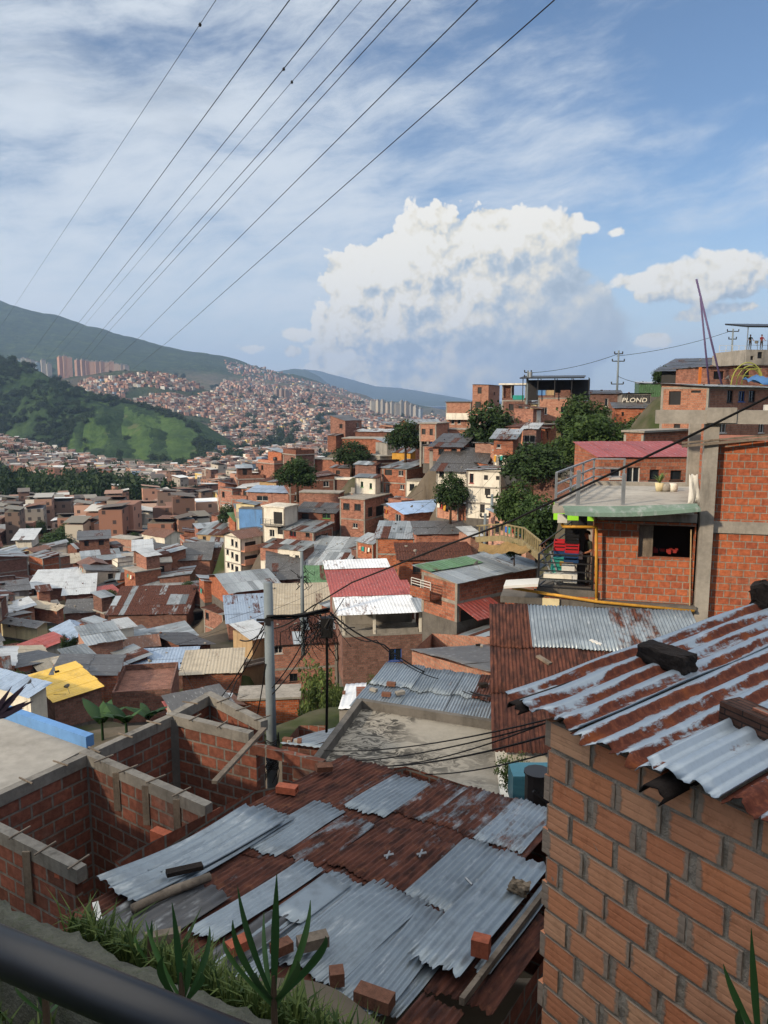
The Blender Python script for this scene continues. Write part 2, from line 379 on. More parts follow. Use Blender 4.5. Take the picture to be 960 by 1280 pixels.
# haze low in the sky
low=t.math('MULTIPLY',t.sstep(el,.27,-.02),.80)
def mixs(f,a,b):
    m=t.new('ShaderNodeMixShader'); t.link(f,m.inputs[0]); t.link(a,m.inputs[1]); t.link(b,m.inputs[2]); return m.outputs[0]
def bgs(col,s=1.):
    b=t.new('ShaderNodeBackground'); t.inp(b.inputs[0],col); b.inputs[1].default_value=s; return b.outputs[0]
K=CLOUD
sh=mixs(low,bg.outputs[0],bgs(lin('#d0dfea'),K*1.04))
sh=mixs(t.math('MULTIPLY',cir,.86),sh,bgs(lin('#e6edf3'),K))
sh=mixs(t.math('MULTIPLY',grey,.42),sh,bgs(lin('#a9b6c6'),K*.9))
def bill(vec,sc,det):
    vo=t.new('ShaderNodeTexVoronoi',feature='SMOOTH_F1'); t.link(vec,vo.inputs['Vector']); vo.inputs['Scale'].default_value=sc; vo.inputs['Smoothness'].default_value=.3; vo.inputs['Detail'].default_value=det; vo.inputs['Roughness'].default_value=.6
    return t.math('SUBTRACT',.45,vo.outputs['Distance'])
def cloud(sh,L,amp,lo,hi,litdir,warm,big=False):
    wv=t.vmath('ADD',P2,t.vmath('SCALE',t.vmath('SUBTRACT',noisec(P2,30.),(.5,.5,.5)),scale=.016))
    off=t.vmath('ADD',wv,(litdir[0],litdir[1],0)); o2=t.vmath('ADD',wv,(litdir[0]*.42,litdir[1]*.42,0))
    A=lobes(P2,L); A2=lobes(t.vmath('ADD',P2,(litdir[0]*1.6,litdir[1]*1.6,0)),L)
    b1=bill(wv,24.,0.); b1o=bill(off,24.,0.); b2=bill(wv,52.,2.); b2o=bill(o2,52.,2.)
    soft=t.sstep(t.math('SUBTRACT',el,t.math('MULTIPLY',az,.8)),ang(520,320)[1]-.8*ang(520,320)[0],ang(740,440)[1]-.8*ang(740,440)[0]) if big else .2
    fray=t.math('SUBTRACT',t.noise(P2,60.,6,.65),.5)
    d=t.math('ADD',A,t.math('ADD',t.math('MULTIPLY',b1,amp),t.math('MULTIPLY',t.math('SUBTRACT',1.,t.math('MULTIPLY',soft,.6)),t.math('ADD',t.math('MULTIPLY',b2,amp*.55),t.math('MULTIPLY',fray,amp*.45)))))
    mk=t.math('DIVIDE',t.math('SUBTRACT',d,lo),t.math('ADD',hi-lo,t.math('MULTIPLY',soft,.16)),clamp=True)
    mk=t.math('MULTIPLY',mk,t.math('MULTIPLY',mk,t.math('SUBTRACT',3.,t.math('MULTIPLY',mk,2.))))
    lit=t.math('ADD',t.math('MULTIPLY',t.math('SUBTRACT',A,A2),.7),t.math('ADD',t.math('MULTIPLY',t.math('SUBTRACT',b1,b1o),.85),t.math('MULTIPLY',t.math('SUBTRACT',b2,b2o),.6)))
    bb=t.math('ADD',.70 if big else .7,t.math('MULTIPLY',t.math('SUBTRACT',1.,t.math('MULTIPLY',soft,.72)),t.math('ADD',lit,t.math('MULTIPLY',b2,.25))))
    bb=t.math('SUBTRACT',bb,t.math('MULTIPLY',soft,.36 if big else .1),clamp=True)
    if warm is not None: bb=t.math('MULTIPLY',bb,warm)
    c=t.ramp(bb,[(0.,lin('#aebcc8')),(.28,lin('#c3ced6')),(.46,lin('#d9dcd9')),(.70,lin('#f6efdc')),(.95,lin('#fffbf0'))])
    return mixs(mk,sh,bgs(c,K*1.04))
warm=t.math('SUBTRACT',1.,t.math('MULTIPLY',t.math('MULTIPLY',t.sstep(t.math('SUBTRACT',az,t.math('MULTIPLY',el,.7)),ang(570,360)[0],ang(760,420)[0]),t.sstep(el,ang(600,290)[1],ang(600,400)[1])),.45))
sh=cloud(sh,BIG,.42,-.02,.05,(-.016,.028),warm,True)
sh=cloud(sh,SM,.36,-.04,.06,(-.010,.018),None)
sh=mixs(t.sstep(el,.56,.95),sh,bgs(lin('#ece9e4'),ZENITH_FILL))  # bright band overhead, out of view, added as fill light
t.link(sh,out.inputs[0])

# ------------------------------------------------------------ ground table for the far city (photo height of the ground at each distance)
YS=np.array([380,450,600,800,1000,1400,1800,2500,3500,5000],float)
GC=np.array([-400,0,100,200,300,400,480,560,1400],float)
GY=np.array([[636,622,606,582,565,545,530,490,450,345],[636,622,605,582,562,546,532,492,455,377],[636,622,606,590,576,553,536,493,462,402],
 [636,620,607,594,580,557,538,501,468,428],[632,618,604,591,578,554,531,499,478,452],[628,614,602,590,578,555,532,505,490,479],
 [626,612,602,590,578,557,541,521,511,503],[626,612,602,592,582,565,550,531,521,516],[626,612,602,592,582,565,550,531,521,516]],float)
def far_z(X,Y):
    """ground height far out, vectorised"""
    X=np.asarray(X,float); Y=np.asarray(Y,float)
    Yc=np.clip(Y,380,5000); ly=np.log(Yc)
    z=np.zeros_like(Yc)
    px=480+F*X/(np.maximum(Y,50)*CP-np.zeros_like(Y))
    for it in range(2):
        px=480+F*X/(np.maximum(Y,50)*CP-z*SP)
        pxc=np.clip(px,-400,1400)
        cols=np.array([np.interp(ly,np.log(YS),GY[i]) for i in range(len(GC))])
        k=np.clip(np.searchsorted(GC,pxc,side='right')-1,0,len(GC)-2)
        f=(pxc-GC[k])/(GC[k+1]-GC[k])
        ii=np.arange(pxc.size).reshape(pxc.shape)
        cf=cols.reshape(len(GC),-1)
        py=(cf[k.ravel(),ii.ravel()]*(1-f.ravel())+cf[k.ravel()+1,ii.ravel()]*f.ravel()).reshape(pxc.shape)
        dy=(640-py)/F
        z=Yc*(-SP+dy*CP)/(CP+dy*SP)
    over=np.clip((Y-5000)/2500,0,1)
    return z*(1-over)+over*(-120)
CTRL=[]   # near ground control points (x,y,z)
def ctl(p): CTRL.append((p[0],p[1],p[2]))
def near_z(X,Y):
    C=np.array(CTRL); sh_=np.shape(X); X=np.ravel(X); Y=np.ravel(Y); o=np.zeros(X.size)
    for i in range(0,X.size,4000):
        dx=X[i:i+4000,None]-C[None,:,0]; dy=Y[i:i+4000,None]-C[None,:,1]
        d2=dx*dx+dy*dy; w_=1/(d2+.3)**1.9; dm=np.sqrt(d2.min(1)); yy=Y[i:i+4000]
        o[i:i+4000]=(w_*C[None,:,2]).sum(1)/w_.sum(1)-np.clip(.16*(dm-1.5),0,2.5)*np.clip((yy-22)/10,0,1)
    return o.reshape(sh_)
def ground_z(X,Y):
    X=np.asarray(X,float); Y=np.asarray(Y,float)
    r=np.hypot(X,Y); b=np.clip((r-360)/160,0,1)*(Y>0); b=b*b*(3-2*b)
    zn=near_z(X,Y); zf=far_z(X,Y)
    return zn*(1-b)+zf*b
def gz(x,y): return float(ground_z(np.array([x]),np.array([y]))[0])

# ------------------------------------------------------------ houses
LAND=[]     # (short name, px, py) landmarks used in labels of the small houses
BB={}; HT={}
FOOT=[]     # footprints (x,y,r)
NB=0
def wall_face(mb, O, u, W, H, n, holes, m=0, dep=.14, top=None):
    """rectangle from O along u (horizontal) and up, outward normal n, with rectangular holes and their reveals"""
    us=sorted({0,W,*[h[0] for h in holes],*[h[1] for h in holes]}); vs=sorted({0,H,*[h[2] for h in holes],*[h[3] for h in holes]})
    Z=Vector((0,0,1)); P=lambda a,b,d=0: O+u*a+Z*b-n*d
    for i in range(len(us)-1):
        for j in range(len(vs)-1):
            a,b=(us[i]+us[i+1])/2,(vs[j]+vs[j+1])/2
            if any(h[0]<a<h[1] and h[2]<b<h[3] for h in holes): continue
            mb.face([P(us[i],vs[j]),P(us[i+1],vs[j]),P(us[i+1],vs[j+1]),P(us[i],vs[j+1])],None,m)
    for h in holes:
        a0,a1,b0,b1=h[:4]
        mb.face([P(a0,b0),P(a1,b0),P(a1,b0,dep),P(a0,b0,dep)],None,m)
        mb.face([P(a0,b1,dep),P(a1,b1,dep),P(a1,b1),P(a0,b1)],None,m)
        mb.face([P(a0,b0,dep),P(a0,b1,dep),P(a0,b1),P(a0,b0)],None,m)
        mb.face([P(a1,b0),P(a1,b1),P(a1,b1,dep),P(a1,b0,dep)],None,m)
FR={'w':'frame_w','d':'frame_d','g':'frame_g','b':'frame_b','r':'frame_r','o':'frame_d'}
def window(parent, O, u, n, h, style, dep=.14, detail=True, name='window'):
    """a frame with its pane set into the reveal"""
    a0,a1,b0,b1=h[:4]; Z=Vector((0,0,1)); mb=MB(); f=.05
    P=lambda a,b,d: O+u*a+Z*b-n*d
    def slab(x0,x1,y0,y1,d0,d1,B):
        B.obox(P((x0+x1)/2,(y0+y1)/2,(d0+d1)/2), u*((x1-x0)/2), n*((d1-d0)/2), Z*((y1-y0)/2))
    if style=='o' or not detail:    # an open hole without a frame: dark panel standing in for the unlit room
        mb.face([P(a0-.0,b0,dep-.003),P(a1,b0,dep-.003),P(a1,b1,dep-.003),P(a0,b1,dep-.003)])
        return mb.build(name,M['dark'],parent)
    slab(a0,a1,b0,b0+f,dep-.06,dep-.01,mb); slab(a0,a1,b1-f,b1,dep-.06,dep-.01,mb)
    slab(a0,a0+f,b0+f,b1-f,dep-.06,dep-.01,mb); slab(a1-f,a1,b0+f,b1-f,dep-.06,dep-.01,mb)
    c=(a0+a1)/2
    if a1-a0>.7: slab(c-.025,c+.025,b0+f,b1-f,dep-.055,dep-.012,mb)
    slab(a0-.08,a1+.08,b0-.07,b0-.005,-.05,dep-.02,mb)
    w=mb.build(name,M[FR[style]],parent)
    mb=MB(); mb.face([P(a0+.01,b0+.01,dep-.002),P(a1-.01,b0+.01,dep-.002),P(a1-.01,b1-.01,dep-.002),P(a0+.01,b1-.01,dep-.002)])
    mb.build('pane',M['glass'],w)
    return w
def sheets(mb, org, U, V, W, L, N, rust=.3, tone=.5, sw=.85, sl=2.6, jit=.04, th=.012, patch=.0):
    """a roof of overlapping metal sheets: org low corner, U along the eave, V up the slope"""
    nc=max(1,round(W/sw)); nr=max(1,round(L/sl)); cw=W/nc; rl=L/nr
    for j in range(nr):
        for i in range(nc):
            jr=lambda k=1: random.uniform(-jit,jit)*k
            a0=i*cw-.03+jr(.5); a1=(i+1)*cw+.03+jr(.5); b0=j*rl-(.12 if j else 0)+jr(2); b1=(j+1)*rl+jr(1.)
            lift=.012+.014*(j%2)+.012*(i%2)+random.uniform(0,.012)+.02*j
            col=(min(1,max(0,random.gauss(rust,.22))),min(1,max(0,random.gauss(tone,.2))),random.random())
            if random.random()<patch: col=(random.choice((.95,0.05)),random.random(),random.random())
            tw=jr(.6)
            q=[(a0,b0),(a1,b0+tw),(a1,b1+tw),(a0,b1)]
            B=[org+U*a+V*b+N*lift for a,b in q]; T=[p+N*th for p in B]
            uvq=[(a,b) for a,b in q]
            mb.face(T,uvq,0,col); mb.face(B[::-1],uvq[::-1],0,col)
            for k in range(4):
                k2=(k+1)%4; mb.face([B[k],B[k2],T[k2],T[k]],[uvq[k],uvq[k2],uvq[k2],uvq[k]],0,col)
def roof_part(root, kind, wR, wL, H, rise=.12, fall='f', mat='tin', rust=.3, tone=.5, oh=.3, patch=.1, sw=.85, sl=2.6):
    X,Yv,Z=Vector((1,0,0)),Vector((0,1,0)),Vector((0,0,1)); mb=MB()
    if kind=='tin':
        if fall in 'fb': L=wL+2*oh; W=wR+2*oh
        else: L=wR+2*oh; W=wL+2*oh
        s=rise; hyp=math.sqrt(1+s*s)
        if fall=='f': org=Vector((-oh,-oh,H-oh*s)); U,V=X,(Yv+Z*s)/hyp
        if fall=='b': org=Vector((wR+oh,wL+oh,H-oh*s)); U,V=-X,(-Yv+Z*s)/hyp
        if fall=='l': org=Vector((-oh,wL+oh,H-oh*s)); U,V=-Yv,(X+Z*s)/hyp
        if fall=='r': org=Vector((wR+oh,-oh,H-oh*s)); U,V=Yv,(-X+Z*s)/hyp
        N=U.cross(V); sheets(mb,org,U,V,W,L*hyp,N,rust,tone,patch=patch,sw=sw,sl=sl)
    elif kind=='gable':   # ridge along local x ('x') or y ('y')
        s=rise; hyp=math.sqrt(1+s*s)
        if fall=='x':
            L=(wL/2+oh)*hyp
            for org,U,V in ((Vector((-oh,-oh,H-oh*s)),X,(Yv+Z*s)/hyp),(Vector((wR+oh,wL+oh,H-oh*s)),-X,(-Yv+Z*s)/hyp)):
                sheets(mb,org,U,V,wR+2*oh,L,U.cross(V),rust,tone,patch=patch,sw=sw,sl=sl)
        else:
            L=(wR/2+oh)*hyp
            for org,U,V in ((Vector((-oh,wL+oh,H-oh*s)),-Yv,(X+Z*s)/hyp),(Vector((wR+oh,-oh,H-oh*s)),Yv,(-X+Z*s)/hyp)):
                sheets(mb,org,U,V,wL+2*oh,L,U.cross(V),rust,tone,patch=patch,sw=sw,sl=sl)
    if kind in('tin','gable'): return mb.build('roof',M[mat],root)
    if kind=='slab':
        mb.box(-.18,wR+.18,-.18,wL+.18,H,H+.16)
        return mb.build('roof',M[mat],root)
def walls_part(root, wR, wL, H, holesR, holesL, mat, kind, rise, fall, dep=.14):
    X,Yv,Z=Vector((1,0,0)),Vector((0,1,0)),Vector((0,0,1)); mb=MB()
    wall_face(mb,Vector((0,0,0)),X,wR,H,-Yv,holesR,dep=dep)
    wall_face(mb,Vector((0,wL,0)),-Yv,wL,H,-X,holesL,dep=dep)
    mb.face([(wR,0,0),(wR,wL,0),(wR,wL,H),(wR,0,H)]); mb.face([(wR,wL,0),(0,wL,0),(0,wL,H),(wR,wL,H)])
    if kind=='tin':
        zf={'f':lambda x,y:rise*y,'b':lambda x,y:rise*(wL-y),'l':lambda x,y:rise*x,'r':lambda x,y:rise*(wR-x)}[fall]
        cs=[(0,0),(wR,0),(wR,wL),(0,wL)]
        for k in range(4):
            a,b=cs[k],cs[(k+1)%4]; za,zb=zf(*a),zf(*b)
            if za<1e-6 and zb<1e-6: continue
            pts=[(*a,H),(*b,H)]
            if zb>1e-6: pts.append((*b,H+zb))
            if za>1e-6: pts.append((*a,H+za))
            mb.face(pts)
    elif kind=='gable':
        if fall=='x':
            h=rise*wL/2; mb.face([(0,wL,H),(0,0,H),(0,wL/2,H+h)]); mb.face([(wR,0,H),(wR,wL,H),(wR,wL/2,H+h)])
        else:
            h=rise*wR/2; mb.face([(0,0,H),(wR,0,H),(wR/2,0,H+h)]); mb.face([(wR,wL,H),(0,wL,H),(wR/2,wL,H+h)])
    else: mb.face([(0,0,H),(wR,0,H),(wR,wL,H),(0,wL,H)])
    return mb.build('wall',M[mat],root)
def frame_part(root, wR, wL, H, ns, z0=0, cols=True, skip_top=False):
    mb=MB(); e=.022
    for k in range(1,ns+1):
        z=H*k/ns
        if k==ns and skip_top: break
        a,b=z-.2,(z if k<ns else z-.004)
        mb.box(-e,wR+e,-e,.05,a,b); mb.box(-e,.05,.055,wL+e,a,b)
        mb.box(wR-.05,wR+e,.055,wL+e,a,b)
    if cols:
        for k in range(ns):
            a,b=(H*k/ns if k else 0)+.004,H*(k+1)/ns-.204
            for (x,y,w1,w2) in ((-e,-e,.2,.2),(wR-.2,-e,.2+e,.2),(-e,wL-.2,.2,.2+e)):
                mb.box(x,x+w1,y,y+w2,a,b)
    return mb.build('concrete_frame',M['concrete'],root)
def autowin(W,H,ns,styles,rate=.75,door=False,size=(.9,1.05)):
    o=[]; n=max(1,int(W/2.3)); sh=H/ns
    for k in range(ns):
        for i in range(n):
            if random.random()>rate: continue
            c=W*(i+.5)/n+random.uniform(-.2,.2); w=size[0]*random.uniform(.75,1.25); h=size[1]*random.uniform(.8,1.15)
            b=k*sh+.95+random.uniform(-.1,.1)
            if c-w/2<.3 or c+w/2>W-.3 or b+h>(k+1)*sh-.25: continue
            o.append((c-w/2,c+w/2,b,b+h,random.choice(styles)))
    return o
def house_at(C, a, wR, wL, H, label, wall='brick', kind='tin', rise=.1, fall='f', roof='tin', rust=.3, tone=.5, oh=.3,
             ns=None, winR=None, winL=None, auto=(.6,.6), styles='oodwd', frame=True, group=None, detail=True, name='house', rooftop=True, patch=.1, found=1.5, sw=.85, sl=2.6, parapet=None, foot=True, cat='house'):
    root=empty(name,(C.x,C.y,C.z),a,label,cat,group); HT[root.name]=(wR,wL,H)
    ns=ns or max(1,round(H/2.5))
    if roof.startswith('tin_') or roof in('fibre',): patch=min(patch,.0)
    hR=list(winR) if winR is not None else autowin(wR,H,ns,styles,auto[0])
    hL=list(winL) if winL is not None else autowin(wL,H,ns,styles,auto[1])
    hR=[h for h in hR if 0<h[0]<h[1]<wR and 0<=h[2]<h[3]<H]; hL=[h for h in hL if 0<h[0]<h[1]<wL and 0<=h[2]<h[3]<H]
    walls_part(root,wR,wL,H,hR,hL,wall,kind,rise,fall)
    X,Yv=Vector((1,0,0)),Vector((0,1,0))
    for h in hR: window(root,Vector((0,0,0)),X,-Yv,h,h[4],detail=detail,name='door' if h[2]<.3 else 'window')
    for h in hL: window(root,Vector((0,wL,0)),-Yv,-X,h,h[4],detail=detail,name='door' if h[2]<.3 else 'window')
    if found:
        mb=MB(); mb.box(.02,wR-.02,.02,wL-.02,-found,-.002); mb.build('foundation',M['concrete_dark'],root)
    if kind!='none': roof_part(root,kind,wR,wL,H,rise,fall,roof,rust,tone,oh,patch,sw,sl)
    if frame: frame_part(root,wR,wL,H,ns,skip_top=(kind=='slab'))
    if kind in('slab','none') and parapet:
        mb=MB(); z0=H+(.163 if kind=='slab' else 0.003); h=parapet; q=.12
        mb.box(0,wR,0,q,z0,z0+h); mb.box(0,q,q+.002,wL,z0,z0+h); mb.box(wR-q,wR,q+.002,wL,z0,z0+h); mb.box(q+.002,wR-q-.002,wL-q,wL,z0,z0+h)
        mb.build('parapet',M[wall if wall.startswith('brick') else 'concrete'],root)
    if foot:
        c=Vector((math.cos(a),math.sin(a)))*wR/2+Vector((-math.sin(a),math.cos(a)))*wL/2
        FOOT.append((C.x+c.x,C.y+c.y,.5*math.hypot(wR,wL)))
    return root
def house(label, short, cx, xl, xr, yt, yb, Y, a, wall='brick', dep=6., wins=(), drop=0., **kw):
    """a house from where its near corner, its side edges, its wall top and its base show"""
    a=R(a); C=at(cx,yb,Y); T=at(cx,yt,Y); H=max(2.,T.z-C.z)
    rd=Vector((math.cos(a),math.sin(a),0)); ld=Vector((-math.sin(a),math.cos(a),0))
    wR=solve_len(T,rd,T.z,xr) if xr is not None else dep
    wL=solve_len(T,ld,T.z,xl) if xl is not None else dep
    if xr is not None and abs(xr-cx)<13 and wR>1.5*dep: wR=dep
    if xl is not None and abs(xl-cx)<13 and wL>1.5*dep: wL=dep
    if not .8<wR<40: wR=dep
    if not .8<wL<40: wL=dep
    wr,wl=[],[]
    for (f,x0,y0,x1,y1,st) in wins:
        n=-ld if f=='r' else -rd
        p0=onplane(x0,(y0+y1)/2,C,n)-C; p1=onplane(x1,(y0+y1)/2,C,n)-C
        q0=onplane((x0+x1)/2,y1,C,n)-C; q1=onplane((x0+x1)/2,y0,C,n)-C
        if f=='r': u0,u1=p0.dot(rd),p1.dot(rd); wr.append((u0,u1,q0.z,q1.z,st))
        else: u0,u1=wL-p0.dot(ld),wL-p1.dot(ld); wl.append((u0,u1,q0.z,q1.z,st))
    if wins: kw.setdefault('winR',wr); kw.setdefault('winL',wl)
    kw.setdefault('detail',Y<140)
    o=house_at(C,a,wR,wL,H,label,wall,**kw)
    o['_dim']=0; del o['_dim']
    base=C.z-.25
    for i in (0,.5,1):
        for j in (0,.5,1): ctl(C+rd*wR*i+ld*wL*j+Vector((0,0,-.25-drop)))
    BB[o.name]=(min(xl or cx,cx),max(xr or cx,cx),yt-4,yb)
    if short: LAND.append((short,(xl or cx)*.5+(xr or cx)*.5,(yt+yb)/2,o))
    DIM[o.name]=(wR,wL,H)
    return o
DIM={}
def stilts(o, pts, drop, r=.15, m='concrete'):
    for x,y in pts: mb=MB(); mb.box(x-r,x+r,y-r,y+r,-drop,-.003); mb.build('stilt',M[m],o)
def balcony_rail(o, O, u, L, h=.95, mat='black_metal', nb=4, post=1.0, name='balcony_railing', r=.018):
    mb=MB(); Z=Vector((0,0,1)); u=Vector(u); O=Vector(O)
    for k in range(nb): z=h*(k+1)/nb; mb.bar(O+Z*z,O+u*L+Z*z,r*2)
    n=max(1,round(L/post))
    for i in range(n+1): mb.bar(O+u*(L*i/n),O+u*(L*i/n)+Z*h,r*2.2)
    return mb.build(name,M[mat],o)

def textmesh(name,fc):
    tmp=bpy.data.objects.new('tmp_text',fc); COL.objects.link(tmp); me=bpy.data.meshes.new_from_object(tmp.evaluated_get(bpy.context.evaluated_depsgraph_get())); bpy.data.objects.remove(tmp); bpy.data.curves.remove(fc)
    o=bpy.data.objects.new(name,me); COL.objects.link(o); me.materials.clear(); return o

# ------------------------------------------------------------ the houses one can tell apart
G='houses of the hillside neighbourhood'
H=lambda *a,**k: house(*a,group=G,**k)
# --- the ridge on the right
h=H('tall narrow brick house at the ridge with two open square windows','tall ridge house',610,590,624,481,519,130,68,'brick_pink',kind='tin',rise=.03,roof='tin_dark',oh=.15,ns=2,frame=False,drop=3,
    wins=[('l',597,484,602,492,'o'),('l',594,502,601,510,'o'),('r',617,490,619,494,'o')])
stilts(h,[(.3,.3),(.3,DIM[h.name][1]-.3)],4)
H('brick house with white balcony under a dark flat roof','white balcony house',588,557,596,503,540,138,74,'brick_pink',kind='slab',roof='concrete_dark',ns=2,wins=[('l',563,502,567,510,'o'),('l',571,502,575,510,'o'),('l',564,523,568,530,'w'),('l',572,523,576,530,'w')])
h=LAND[-1][3]; mb=MB(); wl=DIM[h.name][1]; hh=DIM[h.name][2]; mb.box(-.9,-.002,.2,wl-.2,hh*.42,hh*.47); mb.box(-.9,-.8,.2,wl-.2,hh*.472,hh*.64); mb.build('balcony',M['white'],h)
H('low brick house with pale band and two small windows','low banded house',586,560,592,539,553,124,72,'brick_pink',kind='slab',roof='concrete',ns=1,wins=[('l',564,543,568,549,'o'),('l',577,543,581,549,'o')])
H('brick house with dark tin roof over two black windows','two-window dark-roof house',575,541,590,558,577,106,70,'brick',kind='tin',fall='l',rise=.18,roof='tin_dark',oh=.6,ns=1,frame=False,wins=[('l',548,561,555,568,'d'),('l',564,561,571,568,'d')])
h=H('square brick house on posts beside the round tree','house on posts',545,524,561,530,552,120,66,'brick_pink',kind='slab',roof='concrete',ns=1,drop=3.,found=0,wins=[('l',527,536,532,543,'o'),('l',537,536,541,544,'o')])
wl=DIM[h.name][1]; stilts(h,[(.2,.2),(.2,wl/2),(.2,wl-.2),(3,.2)],4)
H('long blank brick wall house with pale roof edge behind round tree','long brick block',494,428,505,549,568,150,78,'brick',kind='slab',roof='concrete',ns=1,wins=[('l',435,556,437,559,'o')],frame=False)
H('upper brick storey with pale roof line above the long brick block','upper brick storey',488,444,496,541,552,158,78,'brick_dark',kind='tin',fall='l',rise=.05,roof='tin_white',ns=1,frame=False,wins=[('l',462,545,464,548,'o')])
h=H('open terrace house with white slab edge and turquoise railing','turquoise terrace house',657,627,664,500,520,124,72,'brick_dark',kind='none',parapet=.3,ns=1,wins=[('l',636,505,642,513,'o'),('l',648,505,653,513,'o')])
wR_,wL_,h_=DIM[h.name]; mb=MB(); mb.box(-.5,wR_,-.3,wL_+.5,h_+2.4,h_+2.65); mb.build('roof',M['white'],h); mb=MB()
for p in ((0,0),(0,wL_*.6),(0,wL_-.15),(3,0)): mb=MB(); mb.box(p[0],p[0]+.16,p[1],p[1]+.16,h_+.003,h_+2.4); mb.build('post',M['concrete'],h); mb=MB(); mb.box(.5,3,wL_*.62,wL_,h_+.01,h_+2.39); mb.build('upper_wall',M['brick'],h)
mb=MB(); mb.box(-.06,-.004,.3,wL_*.55,h_+.05,h_+.75); mb.build('balcony_railing',M['teal'],h)
# black canopied house
h=H('brick house on posts below a wide black canopy roof','black canopy house',714,672,722,497,526,115,74,'brick_pink',kind='none',ns=1,found=0,drop=5,wins=[('l',677,509,684,518,'w'),('l',695,509,698,511,'o'),('l',701,508,709,516,'g')])
wR_,wL_,h_=DIM[h.name]; stilts(h,[(.2,.2),(.2,wL_/2),(.2,wL_-.2),(3,.2)],4)
mb=MB(); mb.obox((2.2,wL_/2+.5,h_+3.1),(3.6,0,.25),(0,wL_*.95,0),(-.01,0,.08)); mb.build('canopy_roof',M['black_metal'],h); mb=MB()
for y in (-2.4,0,wL_*.5,wL_,wL_+2.2):
    for x in (-.9,4.6): mb=MB(); mb.box(x,x+.12,y,y+.12,h_-.6 if abs(y-wL_/2)>wL_/2 else h_+.003,h_+2.9); mb.build('post',M['black_metal'],h)
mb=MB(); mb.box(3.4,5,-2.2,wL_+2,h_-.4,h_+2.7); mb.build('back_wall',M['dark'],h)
mb=MB(); mb.box(-.02,.1,0,wL_,h_+.003,h_+.7); mb.build('parapet',M['brick_dark'],h)
for k,(c,u) in enumerate((('tan',.35),('brick_dark',.8),('blue',.1))):
    mb=MB(); mb.box(-.08,-.03,wL_*(1-u)-.7,wL_*(1-u)+.7,h_+.35,h_+1.1); mb.build('hanging_cloth',M[c],h)
h=H('small orange brick hut on a post under a worn tin roof','stilted hut',641,617,648,553,569,92,70,'brick',kind='tin',fall='l',rise=.22,rust=.5,tone=.3,ns=1,frame=False,found=0,drop=2.5,oh=.5,wins=[('l',621,555,626,560,'w')])
stilts(h,[(.2,DIM[h.name][1]-.5),(2,1)],3)
H('white framed open shed between the dark trees','white framed shed',670,653,676,541,556,97,72,'brick_dark',kind='tin',fall='l',rise=.1,roof='tin_white',ns=1,frame=False,wins=[('l',655,544,669,553,'w')])
H('brick house with black open storey right of dark trees','ridge house with black storey',775,737,782,492,512,112,76,'brick_dark',kind='tin',fall='l',rise=.08,roof='tin_dark',ns=1,frame=False,wins=[('l',756,498,760,508,'w')])
h=H('dark walled house with white graffiti letters on its side','graffiti house',813,776,818,494,512,104,78,'grey',kind='tin',fall='r',rise=.02,roof='tin_dark',ns=1,frame=False,wins=[('l',778,496,779,497,'o')])
wR_,wL_,h_=DIM[h.name]; mb=MB(); mb.box(-.03,-.004,.1,wL_-.1,h_*.3,h_-.03); gw=mb.build('painted_panel',M['tin_dark'],h)
fc=bpy.data.curves.new('graffiti','FONT'); fc.body='PLOND'; fc.size=.9; fc.align_x='CENTER'; fc.align_y='CENTER'; fc.extrude=.004; fc.space_character=1.05; fc.shear=.15; fc.offset=.012
fo=textmesh('graffiti_letters',fc); fo.parent=h; fo.location=(-.036,wL_*.56,h_*.62); fo.rotation_euler=(R(90),0,R(-90)); fo.scale=(1.05,.9,1); fo.data.materials.append(M['white'])
H('low orange brick house under grey roof below the graffiti','house below graffiti',822,768,830,513,530,98,77,'brick',kind='tin',fall='l',rise=.1,tone=.25,rust=.2,roof='fibre',ns=1,frame=False,wins=[('l',777,515,780,520,'o'),('l',798,517,801,523,'o')])
H('pale green sheet metal shed on the ridge','pale green shed',826,798,830,482,496,116,78,'tin_green',kind='tin',fall='l',rise=.05,roof='tin_white',ns=1,frame=False,winR=[],winL=[],drop=4,found=5)
H('large two-tone brick house with sloping sheet roof above the terrace','large ridge house',882,823,985,483,556,66,40,'brick_pink',kind='tin',fall='f',rise=.06,roof='tin',tone=.8,rust=.1,oh=.4,ns=2,drop=1,
  wins=[('l',836,489,851,506,'o'),('l',864,488,876,491,'o'),('l',842,530,850,540,'o'),('r',909,488,916,503,'d'),('r',923,489,931,502,'b'),('r',936,488,944,502,'d'),('r',899,528,908,541,'w'),('r',948,528,955,541,'w')])
h=LAND[-1][3]; wR_,wL_,h_=DIM[h.name]; mb=MB(); mb.box(.2,wR_+.01,-.012,-.003,h_*.0+.3,h_-.25)
H('orange brick hall with slanted top behind the purple mast','brick hall behind mast',884,880,960,462,482,84,12,'brick',kind='tin',fall='l',rise=.03,roof='tin_white',ns=1,frame=False,dep=6,wins=[('r',892,464,905,474,'o'),('r',930,463,937,472,'o')])
h=H('dark open shed with long black roof beside the mast','black open shed',890,826,905,470,484,92,62,'dark',kind='tin',fall='l',rise=.12,roof='tin_dark',rust=.1,tone=.2,ns=1,frame=False,oh=.9,winR=[],winL=[],drop=5,found=6)
h=H('pale concrete house with rooftop canopy where people stand','rooftop canopy house',930,928,1010,437,482,90,6,'concrete',kind='none',ns=2,frame=False,dep=7,wins=[('r',947,440,953,448,'o'),('r',938,445,942,450,'o')])
wR_,wL_,h_=DIM[h.name]; CANOPY=h
mb=MB(); mb.obox((wR_/2,2.,h_+2.9),(wR_/2+.3,0,.0),(0,2.4,.35),(0,0,.09)); mb.build('canopy_roof',M['black_metal'],h); mb=MB()
